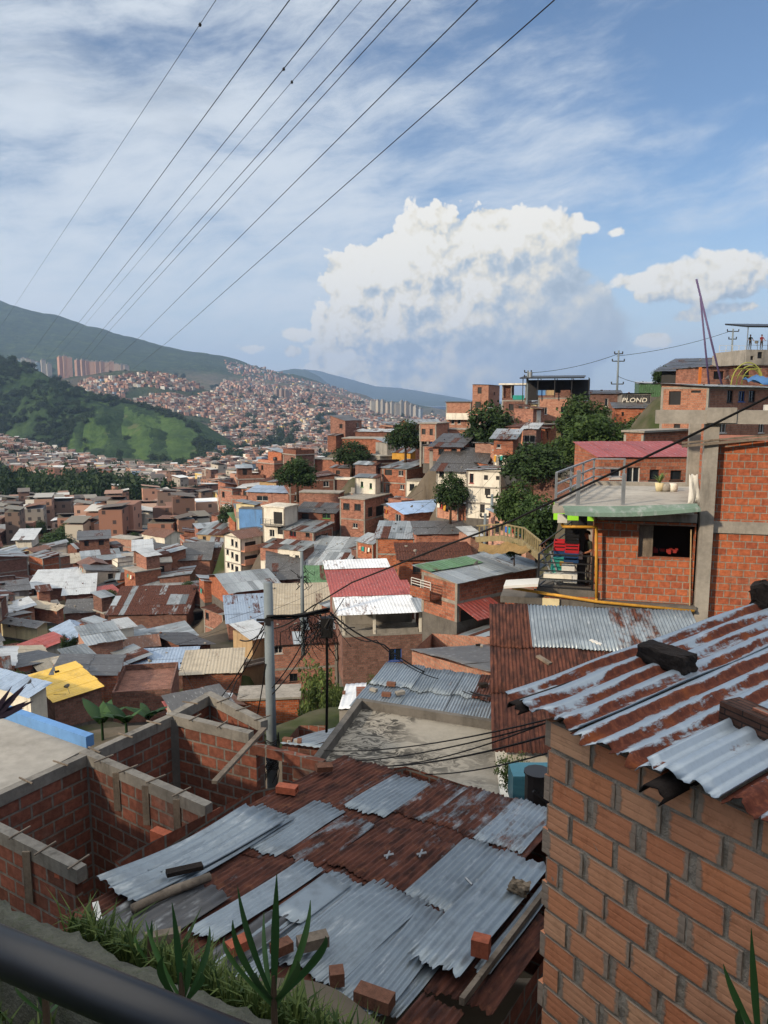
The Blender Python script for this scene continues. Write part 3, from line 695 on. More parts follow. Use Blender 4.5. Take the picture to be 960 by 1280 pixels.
for x in (.05,2.6,5.5): mb=MB(); mb.box(x,x+.08,.05,.13,h_+.003,h_+2.7); mb.build('post',M['galv'],h); balcony_rail(h,(0.05,.02,h_),(1,0,0),wR_-.1,1.0,'galv',2,1.2)
h=H('long low white-railed terrace building left of the rooftop canopy','white-railed terrace',897,889,930,457,470,96,12,'grey',kind='none',parapet=.5,ns=1,frame=False,dep=5,winR=[],winL=[])
balcony_rail(h,(0.05,.02,DIM[h.name][2]+.5),(1,0,0),DIM[h.name][0]-.1,1.2,'frame_w',2,1.0)
h=H('brick house with flat slab behind the red-roofed house','slab house behind red roof',803,779,872,546,572,62,40,'brick',kind='slab',roof='concrete',ns=1,wins=[('l',784,559,791,571,'g'),('r',815,560,822,569,'o')])
H('long brick house under a dull red roof behind the terrace','red-roofed house',747,743,875,580,615,44,5,'brick',kind='tin',fall='f',rise=.15,roof='tin_red',rust=.12,tone=.5,oh=.12,ns=1,dep=4.2,frame=False,sl=4.5,sw=1.0,
  wins=[('r',763,586,776,598,'w'),('r',783,584,800,606,'w'),('r',812,587,824,600,'d'),('r',838,588,852,600,'d')])
H('low brick yard wall in front of the three-storey orange house','brick yard wall',300,296,374,889,906,57,6,'brick',kind='slab',roof='concrete',ns=1,frame=False,dep=2.5,winR=[],winL=[])
# --- the middle hillside
H('white house with charcoal pitched roof behind leafy tree','charcoal-roofed white house',598,545,612,588,612,99,70,'white',kind='tin',fall='l',rise=.32,roof='tin_dark',rust=.1,tone=.4,oh=.7,ns=1,wins=[('l',549,588,555,596,'d'),('l',561,589,566,597,'o'),('l',582,589,588,597,'o')])
H('three-storey whitewashed house with small square windows','three-storey whitewashed house',625,582,645,589,650,88,64,'white',kind='tin',fall='b',rise=.05,rust=.5,ns=3,wins=[('l',605,594,610,600,'o'),('l',620,595,625,600,'o'),('l',587,592,592,604,'r'),('l',606,609,613,619,'o'),('l',600,628,606,641,'o'),('l',615,628,620,638,'o')])
H('brick house with grey roof and shaded long side wall','shaded-side brick house',508,478,538,586,622,122,58,'brick',kind='tin',fall='l',rise=.1,tone=.4,rust=.35,ns=2,wins=[('l',498,588,504,595,'w'),('l',481,587,490,594,'o'),('l',500,606,505,612,'w'),('l',482,605,487,617,'w')])
H('whitewashed cottage with two green-grey windows','whitewashed cottage',470,444,476,597,623,122,70,'white',kind='tin',fall='l',rise=.12,rust=.6,tone=.4,ns=1,wins=[('l',451,602,454,609,'g'),('l',462,604,465,611,'g')])
H('dark brick cottage under patched tin roof above the white one','dark brick cottage',470,444,475,581,596,130,66,'brick_dark',kind='tin',fall='l',rise=.2,tone=.55,rust=.35,ns=1,frame=False)
H('small house with yellow and orange painted walls','yellow-orange small house',513,490,527,571,580,136,66,'yellow',kind='tin',fall='l',rise=.2,tone=.4,rust=.5,ns=1,frame=False)
H('white walled house with flower balcony and dark doorway','flower balcony house',545,508,550,602,624,120,74,'white',kind='slab',roof='concrete',ns=1,frame=False,wins=[('l',520,607,525,622,'o'),('l',533,608,540,614,'b'),('l',512,605,518,613,'d')])
H('two-storey orange brick house with twin dark windows','twin-window orange house',456,425,488,625,674,116,62,'brick',kind='slab',roof='concrete',ns=2,wins=[('l',429,629,437,637,'d'),('l',443,630,451,638,'d'),('l',441,654,447,660,'w'),('r',460,634,466,646,'o'),('r',470,632,480,645,'o')])
H('brick house under a single pale blue roof','pale-blue-roofed house',505,486,563,642,668,99,32,'brick',kind='tin',fall='f',rise=.22,roof='tin_skyblue',rust=.02,tone=.8,oh=.3,ns=1,frame=False,patch=0,sl=6,wins=[('l',494,643,501,656,'w')])
H('long blank orange brick upper storey left of twin windows','blank orange storey',424,374,430,617,634,126,78,'brick',kind='slab',roof='concrete',ns=1,frame=False,wins=[('l',378,622,379,623,'o')])
H('brick house with dark striped tin roof and yellow window','striped dark roof house',418,371,428,641,664,118,72,'brick_dark',kind='tin',fall='l',rise=.25,roof='tin_dark',tone=.6,rust=.25,ns=1,frame=False,oh=.4,wins=[('l',403,642,413,648,'g'),('l',377,642,386,652,'o')])
H('orange brick house with red window and curtained porch','curtained porch house',392,354,416,665,688,112,60,'brick',kind='tin',fall='l',rise=.14,tone=.4,rust=.3,ns=1,wins=[('l',362,663,370,671,'r'),('l',382,665,387,671,'d'),('r',394,668,410,676,'w')])
h=H('narrow white two-storey house with iron balcony','narrow white balcony house',356,329,373,635,680,115,64,'white',kind='slab',roof='white',ns=2,wins=[('l',342,640,353,655,'o'),('l',337,662,343,671,'w'),('l',347,658,354,668,'o')])
wR_,wL_,h_=DIM[h.name]; mb=MB(); mb.box(-.8,-.003,.1,wL_-.1,h_*.5,h_*.5+.12); b=mb.build('balcony',M['concrete'],h); balcony_rail(h,(-.78,.1,h_*.5+.12),(0,1,0),wL_-.2,.9)
H('grey block house with bright blue lower storey','blue-storey house',328,299,334,637,662,124,74,'blue',kind='tin',fall='l',rise=.1,tone=.5,roof='fibre',ns=1,frame=False,oh=.1)
h=H('three-storey white house with porches on its shaded side','three-storey white house',302,281,329,672,722,116,48,'white',kind='gable',fall='x',rise=.35,roof='tile',rust=.1,tone=.3,oh=.5,ns=3,
  wins=[('l',283,668,285,675,'d'),('l',289,674,292,682,'d'),('l',294,677,297,684,'d'),('l',283,686,286,693,'d'),('l',289,690,292,697,'d'),('l',294,693,298,702,'o'),('l',284,702,287,709,'d'),('l',289,705,292,712,'d'),('l',294,708,298,718,'o'),('r',306,677,320,684,'o'),('r',306,694,322,703,'o'),('r',306,710,322,720,'o')])
wR_,wL_,h_=DIM[h.name]
for k in (1,2): mb=MB(); mb.box(0,wR_,-1.,-.024,h_*k/3-.1,h_*k/3+.05); mb.box(0,wR_,-1.,-.9,h_*k/3+.052,h_*k/3+.8); mb.build('balcony',M['pinkpl'],h)
H('half white half brick house with rust-patched roof and green door','green-door house',378,326,393,688,722,106,66,'white',kind='tin',fall='l',rise=.16,tone=.35,rust=.5,ns=2,frame=False,patch=.3,wins=[('l',355,693,362,701,'w'),('l',369,694,374,701,'d'),('l',352,709,357,722,'g'),('l',359,708,363,715,'d'),('l',365,709,369,715,'d'),('l',330,695,333,700,'w')])
h=LAND[-1][3]; wR_,wL_,h_=DIM[h.name]; mb=MB(); mb.box(-.03,-.004,wL_*.58,wL_+.02,h_*.48,h_-.02); mb.build('brick_panel',M['brick'],h)
mb=MB(); mb.box(.02,wR_,-.03,-.004,.1,h_-.02); mb.build('brick_panel',M['brick_dark'],h)
H('orange brick house with long pale blue-grey lean roof','long lean-roof house',364,310,375,616,640,134,76,'brick',kind='tin',fall='l',rise=.12,roof='tin_blue',rust=.1,tone=.5,ns=1,frame=False,oh=.4,wins=[('l',321,620,335,626,'w')])
H('blank brick block beside the round dark tree','blank brick block',430,391,436,575,592,148,76,'brick',kind='slab',roof='concrete',ns=1,frame=False,winL=[],winR=[])
H('brick house with one grey window below the blank block','one-window brick house',441,414,447,585,600,140,72,'brick',kind='tin',fall='l',rise=.1,tone=.3,rust=.3,ns=1,frame=False,wins=[('l',420,588,425,593,'w')])
H('brown house with pale roof slab above blank orange storey','brown slab house',441,403,447,600,614,134,75,'brick_dark',kind='slab',roof='white',ns=1,frame=False,winL=[],winR=[])
H('tan plaster workshop under a pale metal roof','tan workshop',430,377,452,712,726,104,74,'tan',kind='tin',fall='l',rise=.3,tone=.75,rust=.15,ns=1,frame=False,oh=.5,sl=5,wins=[('l',382,714,388,722,'o'),('l',405,713,412,722,'w')])
H('dark open storey house behind the tan workshop','open storey house',443,396,452,686,704,110,74,'brick_dark',kind='tin',fall='l',rise=.15,tone=.4,rust=.25,ns=1,frame=False,wins=[('l',400,688,436,695,'o')])
H('tall blank brick house with grey tin roof','tall blank brick house',518,470,524,673,712,89,84,'brick',kind='tin',fall='l',rise=.16,tone=.5,rust=.35,ns=2,frame=True,patch=.2,winL=[],winR=[])
H('wide low brick house under a grey corrugated roof','wide low grey-roofed house',520,516,612,667,690,87,4,'brick',kind='tin',fall='f',rise=.22,tone=.5,rust=.25,roof='fibre',ns=1,frame=False,dep=8,wins=[('r',545,672,546,673,'o')])
H('brick house with maroon rust roof and teal window','maroon-roofed house',499,496,590,699,730,79,3,'brick',kind='tin',fall='f',rise=.25,tone=.3,rust=.95,ns=1,frame=False,dep=6,patch=.1,wins=[('r',516,704,526,716,'d')])
h=H('brick house with green and grey roof and side balcony','green-roofed house',571,527,672,726,778,45,38,'brick',kind='tin',fall='f',rise=.10,roof='tin',tone=.55,rust=.15,oh=.45,ns=2,patch=0,sl=3.2,drop=7,found=8,
  wins=[('l',560,722,566,742,'o'),('l',567,752,572,762,'o'),('l',530,716,556,734,'o'),('r',576,752,578,754,'o')])
wR_,wL_,h_=DIM[h.name]; mb=MB(); sheets(mb,Vector((-.5,wL_*.56,h_+.10*wL_*.56+.09)),Vector((1,0,0)),Vector((0,1,.1)).normalized(),wR_*.62,wL_*.5,Vector((0,-.1,1)).normalized(),.03,.7,patch=0); mb.build('roof_sheet',M['tin_green'],h)
mb=MB(); mb.box(-1.0,-.003,wL_*.42,wL_,h_*.5-.1,h_*.5+.05); mb.box(-1.,-.88,wL_*.42,wL_,h_*.5+.052,h_*.5+.55); mb.build('balcony',M['brick'],h)
balcony_rail(h,(-.94,wL_*.42,h_*.5+.55),(0,1,0),wL_*.56,.5,'frame_w',3)
mb=MB(); mb.obox((1.4,-.9,h_*.32),(1.4,0,0),(0,.9,.3),(0,0,.03)); mb.build('awning',M['tin_red'],h)
mb=MB(); mb.box(.3,2.4,-.02,-.004,0,h_*.27); mb.build('door',M['dark'],h)
# house with the red and white roof
h=H('brick house with red and white tin roof over an open storey','red and white roof house',429,416,554,797,858,64,9,'brick_dark',dep=13,kind='none',ns=1,frame=False,wins=[('r',486,811,502,826,'b'),('l',420,815,424,822,'o')])
wR_,wL_,h_=DIM[h.name]; RW=h
mb=MB(); mb.box(-.02,wR_+.02,-.02,wL_,h_+.003,h_+.18); mb.build('floor_slab',M['concrete'],h)
mb=MB(); z0=h_+.182; zt=h_+2.15
for x,y in ((0,0),(.0,3.5),(wR_*.76,0),(.0,wL_-.3),(wR_*.3,0)): mb=MB(); mb.box(x,x+.22,y,y+.22,z0,zt); mb.build('post',M['white'],h)
mb=MB(); mb.box(wR_*.77+.2,wR_,.0,3.0,z0,zt-.1); mb.build('upper_wall',M['brick_dark'],h)
mb=MB(); mb.box(.3,wR_*.76,3.2,3.4,z0,zt); mb.box(-.02,.1,3.8,wL_,z0,zt+.3); mb.build('back_wall',M['grey'],h)
mb=MB(); mb.box(.2,wR_*.75,.05,.15,z0,z0+.35); mb.build('parapet',M['concrete'],h)
X=Vector((1,0,0)); V=Vector((0,1,.14)).normalized(); N=X.cross(V)
L1=4.2; ll=3.6
mb=MB(); sheets(mb,Vector((-.5,-.8,zt)),X,V,wR_*.80,L1,N,.02,.85,sw=3,sl=4.5,patch=0); mb.build('white_roof_sheet',M['tin_bright'],h)
mb=MB(); sheets(mb,Vector((-.5+wR_*.78,-.8,zt+.05)),X,V,wR_*.28,L1*.75,N,.1,.5,sw=1,sl=3.5,patch=0); mb.build('grey_roof_sheet',M['tin'],h)
p=Vector((-.7,-.8,zt))+V*L1*.97; mb=MB(); sheets(mb,p+N*.05,X,V,wR_*.86,ll,N,.02,.85,sw=2.4,sl=4.2,patch=0); mb.build('red_roof_sheet',M['tin_red'],h)
p=p+V*ll*.97; mb=MB(); sheets(mb,p+N*.03,X,V,wR_*.78,3.6,N,.15,.5,sw=2.4,sl=4,patch=0); mb.build('dull_red_roof_sheet',M['tin_red'],h)
p=p+V*3.5; mb=MB(); sheets(mb,p+N*.1,X,V,wR_*.74,2.6,N,.02,.9,sw=2,sl=3,patch=0); mb.build('white_back_roof_sheet',M['tin_bright'],h)
mb=MB(); mb.box(.05,wR_*.8,4.0,13,0,zt-.05); mb.build('rear_wall',M['brick_dark'],h)
H('tall three-storey orange brick house behind the grey pole','three-storey orange house',338,305,423,806,896,67,10,'brick',kind='tin',fall='f',rise=.16,tone=.4,rust=.85,ns=3,patch=.25,frame=True,dep=5,
  wins=[('r',343,806,353,817,'w'),('r',362,842,372,852,'d'),('r',363,867,372,877,'r'),('r',381,864,386,869,'o'),('r',391,864,395,869,'o')])
H('orange wall house with weathered grey roof below the green slab','weathered grey roof house',341,336,420,768,798,80,6,'brick_pink',kind='tin',fall='f',rise=.28,roof='tin_beige',tone=.35,rust=.1,ns=1,frame=False,dep=6,oh=.4,wins=[('r',345,777,353,786,'d')])
H('low house with a flat green roof','flat green roof house',380,376,416,751,764,90,6,'brick_dark',kind='tin',fall='f',rise=.22,roof='tin_green',tone=.6,rust=.1,ns=1,frame=False,dep=8,oh=.2,sl=4,wins=[('r',390,755,391,756,'o')])
H('wide house with pale gable sheets and clothes hanging under it','clothes porch house',292,262,346,738,762,93,30,'brick',kind='gable',fall='x',rise=.22,tone=.6,rust=.15,ns=1,frame=False,oh=.8,wins=[('r',296,742,320,752,'o'),('l',268,742,288,753,'o')])
H('grey-roofed low house between green slab and clothes porch','low grey roof house',336,330,378,728,742,100,8,'brick_dark',kind='tin',fall='f',rise=.25,tone=.35,rust=.15,roof='fibre',ns=1,frame=False,dep=9,oh=.4)
H('orange house under blue-grey roof left of grey pole','blue-grey roof house',286,278,334,784,800,84,14,'brick_dark',kind='tin',fall='f',rise=.25,roof='tin_blue',tone=.2,rust=.15,ns=1,frame=False,dep=6,wins=[('r',306,787,312,794,'o')])
H('tall narrow orange house with rust and pale green roof','tall rust and green roof house',280,256,306,768,813,95,44,'brick',kind='tin',fall='l',rise=.05,tone=.6,rust=.75,ns=2,patch=.3,wins=[('l',257,766,261,774,'d'),('l',271,765,276,774,'d'),('l',270,786,273,790,'o')])
H('open concrete frame house with a bare flat slab','bare slab house',242,232,262,765,790,106,30,'concrete_dark',kind='slab',roof='slab',ns=1,frame=False,wins=[('r',243,766,258,775,'o'),('l',234,767,240,775,'o')])
H('tall blank brick block under weathered grey roof','weathered roof brick block',226,222,263,700,722,132,6,'brick',kind='tin',fall='f',rise=.3,roof='fibre',tone=.5,rust=.2,ns=2,frame=False,dep=6,winL=[],winR=[])
H('red brick block between white tower house and grey roof','red brick block',263,260,284,684,716,138,6,'brick',kind='tin',fall='f',rise=.2,tone=.6,rust=.5,ns=2,dep=5,winL=[],winR=[])
H('blank brick block stepping down below weathered grey roof','stepped brick block',200,197,238,722,738,122,6,'brick_dark',kind='tin',fall='l',rise=.1,tone=.4,rust=.5,ns=1,frame=False,dep=6,winL=[],winR=[])
H('low brick house under long pale bent roof','pale bent roof house',170,165,228,746,758,118,5,'brick_dark',kind='tin',fall='f',rise=.2,tone=.85,rust=.05,ns=1,frame=False,dep=5,wins=[('r',183,750,185,752,'o'),('r',213,749,216,752,'o')])
H('long brown brick wall house under patched rust roof','long rust roof house',136,124,234,768,790,100,-2 if False else 4,'brick_dark',kind='tin',fall='f',rise=.22,tone=.5,rust=.85,ns=1,frame=False,dep=8,patch=.25,wins=[('r',136,777,144,785,'w')])
H('brick house topped by a pale blue patched roof','pale blue patched roof house',164,158,240,852,866,66,8,'brick_dark',kind='tin',fall='f',rise=.06,roof='tin_blue',tone=.8,rust=.12,ns=1,frame=False,dep=5,patch=.1,winL=[],winR=[])
H('house under a broad beige ribbed roof','beige ribbed roof house',229,222,300,850,870,64,8,'brick',kind='tin',fall='f',rise=.06,roof='tin_beige',tone=.8,rust=.05,ns=1,frame=False,dep=5.2,sw=1,sl=7,patch=0,winL=[],winR=[])
H('flat grey slab house with low brick parapet','brick parapet slab house',142,127,216,876,905,54,10,'brick_dark',kind='none',parapet=.45,ns=1,frame=False,dep=6,wins=[('l',129,874,133,880,'o')])
H('brick house with a bright yellow metal roof','yellow-roofed house',70,40,129,884,912,50,38,'brick_dark',kind='tin',fall='l',rise=.10,roof='tin_yellow',tone=.9,rust=.02,ns=1,frame=False,patch=0,sl=5,oh=.2,winL=[],winR=[])
H('pale blue and white sheet roof house at the left edge','blue and white sheet house',40,-40,60,884,905,48,60,'white',kind='tin',fall='l',rise=.25,roof='tin_blue',tone=.8,rust=.03,ns=1,frame=False,patch=0,winL=[],winR=[])
H('pale yellow house with grey gable roof','pale yellow house',47,-5,60,784,802,92,68,'cream',kind='gable',fall='y',rise=.3,roof='fibre',tone=.7,rust=.15,ns=1,frame=False,oh=.5,wins=[('l',9,779,13,784,'o')])
H('orange house under a broad beige pitched roof','beige pitched roof house',72,40,80,771,780,106,62,'brick',kind='tin',fall='l',rise=.3,roof='tin_beige',tone=.9,rust=.02,ns=1,frame=False,sl=6,patch=0,oh=.3)
H('brick house with dark grey gabled roof right of beige one','dark gabled house',82,79,120,768,782,110,10,'brick_dark',kind='gable',fall='x',rise=.4,roof='fibre',tone=.4,rust=.1,ns=1,frame=False,dep=6)
H('long brick house under a long white sheet roof','long white roof house',37,32,112,735,752,128,8,'brick_dark',kind='tin',fall='f',rise=.2,roof='tin_white',tone=.9,rust=.03,ns=1,frame=False,dep=7,patch=0,oh=.5)
H('brick house with white sheet roof and pale posts','white roof posts house',82,76,117,745,758,120,18,'brick',kind='tin',fall='f',rise=.2,roof='tin_white',tone=.9,rust=.02,ns=1,frame=False,dep=7,patch=0,oh=.5)
H('three-storey orange house with rows of small windows','three-storey orange row house',55,37,76,698,724,150,50,'brick',kind='tin',fall='l',rise=.1,tone=.4,rust=.4,ns=3,styles='oo')
H('orange two-storey house with dark corner windows','corner-window orange house',76,56,92,697,715,156,52,'brick_pink',kind='slab',roof='concrete',ns=2,styles='oo',auto=(.9,.9))
H('wide white house with dark overhanging roof','overhanging roof white house',20,18,40,674,685,178,10,'white',kind='tin',fall='f',rise=.2,roof='tin_white',tone=.9,rust=0,ns=1,frame=False,dep=6,oh=.8,patch=0)
H('turquoise green house at the foot of the rust roof','turquoise house',148,144,164,745,758,122,10,'teal',kind='slab',roof='teal',ns=1,frame=False,dep=4,winL=[],winR=[])
H('large hall with dark tiled pitched roof and white gable','dark tiled hall',206,178,232,672,684,190,52,'white',kind='gable',fall='y',rise=.42,roof='tile',rust=.1,tone=.2,ns=1,frame=False,oh=.3,winL=[],winR=[])
H('orange and cream three-storey house left of tiled hall','orange cream house',166,137,180,675,693,182,66,'brick_pink',kind='slab',roof='slab',ns=2,styles='oo')
H('pink brick block with small white penthouse by the wood','pink penthouse block',112,92,126,645,655,280,60,'brick_pink',kind='slab',roof='white',ns=2,detail=False)
H('white house with large brown tiled hip roof by the wood','brown tiled house by wood',180,145,194,643,650,270,66,'white',kind='gable',fall='y',rise=.45,roof='tile',rust=.1,tone=.6,ns=1,frame=False,detail=False)
H('white double house with rows of dark windows','white double house',262,250,277,654,662,260,30,'white',kind='tin',fall='f',rise=.2,roof='tin_white',tone=.9,rust=0,ns=2,frame=False,detail=False,auto=(1,1))
H('brick house with pointed green roof beside the blue storey','green pointed roof house',294,287,300,656,664,140,40,'brick',kind='tin',fall='f',rise=.5,roof='tin_green',tone=.6,rust=.02,ns=1,frame=False,patch=0)
H('salmon corner block at the edge of the wood','salmon block',110,92,124,646,656,250,60,'pinkpl',kind='slab',roof='white',ns=1,frame=False,detail=False)

# ------------------------------------------------------------ foreground
X,Yv,Z=Vector((1,0,0)),Vector((0,1,0)),Vector((0,0,1))
def frame_obj(name,P0,u,v,label,cat,group=None):
    """an empty at P0 with local x=u, y=v (horizontal), z up"""
    o=bpy.data.objects.new(name,None); COL.objects.link(o); o.location=P0; o.rotation_euler=(0,0,math.atan2(u.y,u.x)); return tag(o,label,cat,group)
def corr_sheet(name,parent,org,U,V,N,u0,u1,v0,v1,pitch,amp,lift,rot,mat,col,ragged=.02,wob=.012,shape='sin',res=8,ph=0,bend=0,vs=.22,seed=0):
    """a corrugated sheet with ribs running along V"""
    nu=max(4,int((u1-u0)/pitch*res)+1); nv=max(3,int((v1-v0)/vs)+1)
    uu=np.linspace(u0,u1,nu); P=np.zeros((nu,nv,3)); UV=np.zeros((nu,nv,2)); rs=np.random.RandomState(seed)
    re0=np.cumsum(rs.normal(0,ragged*.35,nu)); re1=np.cumsum(rs.normal(0,ragged*.35,nu))
    re0-=np.linspace(re0[0],re0[-1],nu); re1-=np.linspace(re1[0],re1[-1],nu); re0+=rs.normal(0,ragged*.25,nu); re1+=rs.normal(0,ragged*.25,nu)
    cu,cv=(u0+u1)/2,(v0+v1)/2; cr,sr=math.cos(rot),math.sin(rot)
    f1,f2,p1,p2=rs.uniform(1,3),rs.uniform(1.5,4),rs.uniform(0,6),rs.uniform(0,6)
    for i,u in enumerate(uu):
        ph_=2*math.pi*u/pitch+ph
        if shape=='sin': h=math.cos(ph_)*amp
        else: h=amp*max(-1,min(1,2.2*math.cos(ph_)))
        for j in range(nv):
            t_=j/(nv-1); v=(v0+re0[i])*(1-t_)+(v1+re1[i])*t_
            du,dv=u-cu,v-cv; a=cu+du*cr-dv*sr; b=cv+du*sr+dv*cr
            w_=wob*(math.sin(f1*u+p1)*math.sin(f2*v+p2))+bend*((abs(t_-.5)*2)**2)+wob*.5*mnoise.noise(Vector((u*2.1+seed,v*1.3,seed*.7)))
            P[i,j]=org+U*a+V*b+N*(lift+h+w_); UV[i,j]=(u,v)
    mb=MB(); mb.grid(P,nu,nv,UV,0,col)
    o=mb.build(name,mat,parent,smooth=True)
    md=o.modifiers.new('thickness','SOLIDIFY'); md.thickness=.004; md.offset=-1
    return o
def set_local(o,parent): o.matrix_parent_inverse=parent.matrix_basis.inverted() if False else Matrix.Identity(4)
# all hero meshes are built in world coordinates with the root at the origin of its thing; helper to shift
def root_at(name,P0,label,cat,group=None):
    o=bpy.data.objects.new(name,None); COL.objects.link(o); o.location=P0; return tag(o,label,cat,group)

# ---- 1. brick house on the right with the peeling roof
P0=at(690,905,5.7); wd=Vector((math.sin(R(34.5)),-math.cos(R(34.5)),0)); wn=Vector((math.cos(R(34.5)),math.sin(R(34.5)),0))
FH=root_at('brick_house',Vector((P0.x,P0.y,-6.6)),'brick house at right with a rust-peeling roof weighed down by blocks','house')
L=lambda p: Vector(p)-FH.location
m,t,b=newmat('hollow_clay_block'); uv=uvof(t); u_=t.sep(uv); at_=t.new('ShaderNodeAttribute',attribute_name='Col'); sc=t.new('ShaderNodeSeparateColor'); t.link(at_.outputs['Color'],sc.inputs[0])
base=t.mix(sc.outputs[0],lin('#d88d63'),lin('#dcae8a')); base=t.mix(t.math('MULTIPLY',sc.outputs[1],.6),base,lin('#bf7453'))
p_=objof(t); n1=t.noise(p_,7,6,.7); n2=t.noise(p_,30,4,.7); n6=t.noise(t.comb(t.math('ADD',t.math('MULTIPLY',u_[0],1.2),t.math('MULTIPLY',sc.outputs[1],37.)),t.math('MULTIPLY',u_[1],50),t.math('MULTIPLY',sc.outputs[0],21.)),1,3,.6)
base=t.mix(t.math('MULTIPLY',t.sstep(n6,.5,.75),.3),base,lin('#7d4a35'))
base=t.mix(t.math('MULTIPLY',t.sstep(n1,.5,.72),.6),base,t.mix(1,base,(.6,.55,.52,1),'MULTIPLY'))
base=t.mix(t.math('MULTIPLY',t.sstep(n2,.56,.72),.3),base,lin('#d0a585'))
# cement smeared over the block ends and along the joints (u_ runs 0..1 over each block)
eu=t.math('POWER',t.math('ABSOLUTE',t.math('SUBTRACT',t.math('MULTIPLY',u_[0],2.),1.)),3.); ev=t.math('POWER',t.math('ABSOLUTE',t.math('SUBTRACT',t.math('MULTIPLY',u_[1],2./.208),1.)),7.)
n7=t.noise(p_,16,5,.75); n8=t.noise(p_,3.2,4,.6)
ed=t.math('ADD',t.math('MAXIMUM',t.math('MULTIPLY',eu,sc.outputs[2]),t.math('MULTIPLY',ev,.42)),t.math('ADD',t.math('MULTIPLY',t.math('SUBTRACT',n7,.5),.75),t.math('MULTIPLY',t.math('SUBTRACT',n8,.5),.9)))
smk=t.sstep(ed,.42,.66); base=t.mix(t.math('MULTIPLY',smk,.88),base,t.mix(n2,lin('#857b6e'),lin('#a59b8c')))
base=t.mix(t.math('MULTIPLY',t.sstep(n8,.55,.7),.35),base,t.mix(1,base,(.62,.58,.55,1),'MULTIPLY'))
t.link(base,b.inputs['Base Color']); b.inputs['Roughness'].default_value=.9
gr=t.math('POWER',t.math('ABSOLUTE',t.math('SINE',t.math('MULTIPLY',sc.outputs[0] if False else u_[1],math.pi/.063))),.35)
bump(t,b,t.math('ADD',t.math('MULTIPLY',gr,.45),t.math('ADD',t.math('MULTIPLY',n2,.6),t.math('MULTIPLY',smk,.9))),.65,.012); M['block']=m
M['mortar']=m_plain('rough_mortar',lin('#9a9083'),.95,.3,9,dirt=lin('#665d50'),dirtamt=.6,bmp=.8)
mb=MB(); bw,rh,jv,jh=.385,.208,.044,.019; Lw=3.4; zt=-2.49; rows=19; rs=np.random.RandomState(3)
for r_ in range(rows):
    z1=zt-r_*(rh+jh); z0=z1-rh; off=(r_%2)*.5*(bw+jv)+rs.uniform(-.05,.05); k=0; x=-off
    while x<Lw:
        a0=max(rs.uniform(-.018,.012),x); j_=rs.uniform(.4,1.5)*jv; a1=x+bw+jv-j_
        if a1>a0+.05:
            pr=.014+rs.uniform(-.005,.006); tz=rs.uniform(-.006,.006); c0=rs.uniform(.0,1)**1.4; c1=rs.uniform(0,.9)
            # front face split lengthways so that the ends can carry smeared cement
            bwid=[a0,a0+(a1-a0)*.12,a0+(a1-a0)*.88,a1]; nrm=-wn; P=lambda u,z,d: L(P0*Vector((1,1,0)) if False else Vector((P0.x,P0.y,0))+wd*u+Z*z+nrm*d)
            wl_=[rs.uniform(.2,1.2),0,0,rs.uniform(.2,1.2)]
            b_=.006
            e=max(wl_[0],wl_[3])*.9
            mb.face([P(a0,z0+tz+b_,pr),P(a1,z0+tz+b_,pr),P(a1,z1+tz-b_,pr),P(a0,z1+tz-b_,pr)],[(0,0),(1,0),(1,rh),(0,rh)],0,(c0,c1,e))
            for (A,B_,C_,D) in (((a0,z0),(a1,z0),1,0),):
                mb.face([P(a0,z1+tz-b_,pr),P(a1,z1+tz-b_,pr),P(a1,z1+tz,-.03),P(a0,z1+tz,-.03)],None,0,(c0,c1,.5))
                mb.face([P(a0,z0+tz,-.03),P(a1,z0+tz,-.03),P(a1,z0+tz+b_,pr),P(a0,z0+tz+b_,pr)],None,0,(c0,c1,.8))
                mb.face([P(a0,z0+tz,-.03),P(a0,z0+tz+b_,pr),P(a0,z1+tz-b_,pr),P(a0,z1+tz,-.03)],None,0,(c0,c1,.8))
                mb.face([P(a1,z0+tz+b_,pr),P(a1,z0+tz,-.03),P(a1,z1+tz,-.03),P(a1,z1+tz-b_,pr)],None,0,(c0,c1,.8))
        x+=bw+jv
# mortar body behind the blocks, rough surface
nu,nv=90,110; PP=np.zeros((nu,nv,3)); UVm=np.zeros((nu,nv,2))
for i in range(nu):
    for j in range(nv):
        u=Lw*i/(nu-1); z=zt+.0-4.28*j/(nv-1); d=.001+.012*mnoise.noise(Vector((u*9,z*9,1)))+.008*mnoise.noise(Vector((u*25,z*25,4)))
        PP[i,j]=L(Vector((P0.x,P0.y,0))+wd*u+Z*z-wn*d); UVm[i,j]=(u,z)
mb.grid(PP,nu,nv,UVm,1)
# return wall at the far corner with the hollow ends of the blocks
for r_ in range(rows):
    z1=zt-r_*(rh+jh); z0=z1-rh; ex=.0 if r_%2 else .04+.02*random.random()
    c=Vector((P0.x,P0.y,(z0+z1)/2))-wd*(ex/2+.001)+wn*.07
    mb.obox(L(c),wd*(ex/2+.002),wn*.075,Z*rh/2,0,(.3,.5,.3))
mb.obox(L(Vector((P0.x,P0.y,zt-2.15))+wn*1.7+wd*.07),wd*.068,wn*1.6,Z*2.14,1)
fw=mb.build('wall',[M['block'],M['mortar']],FH)
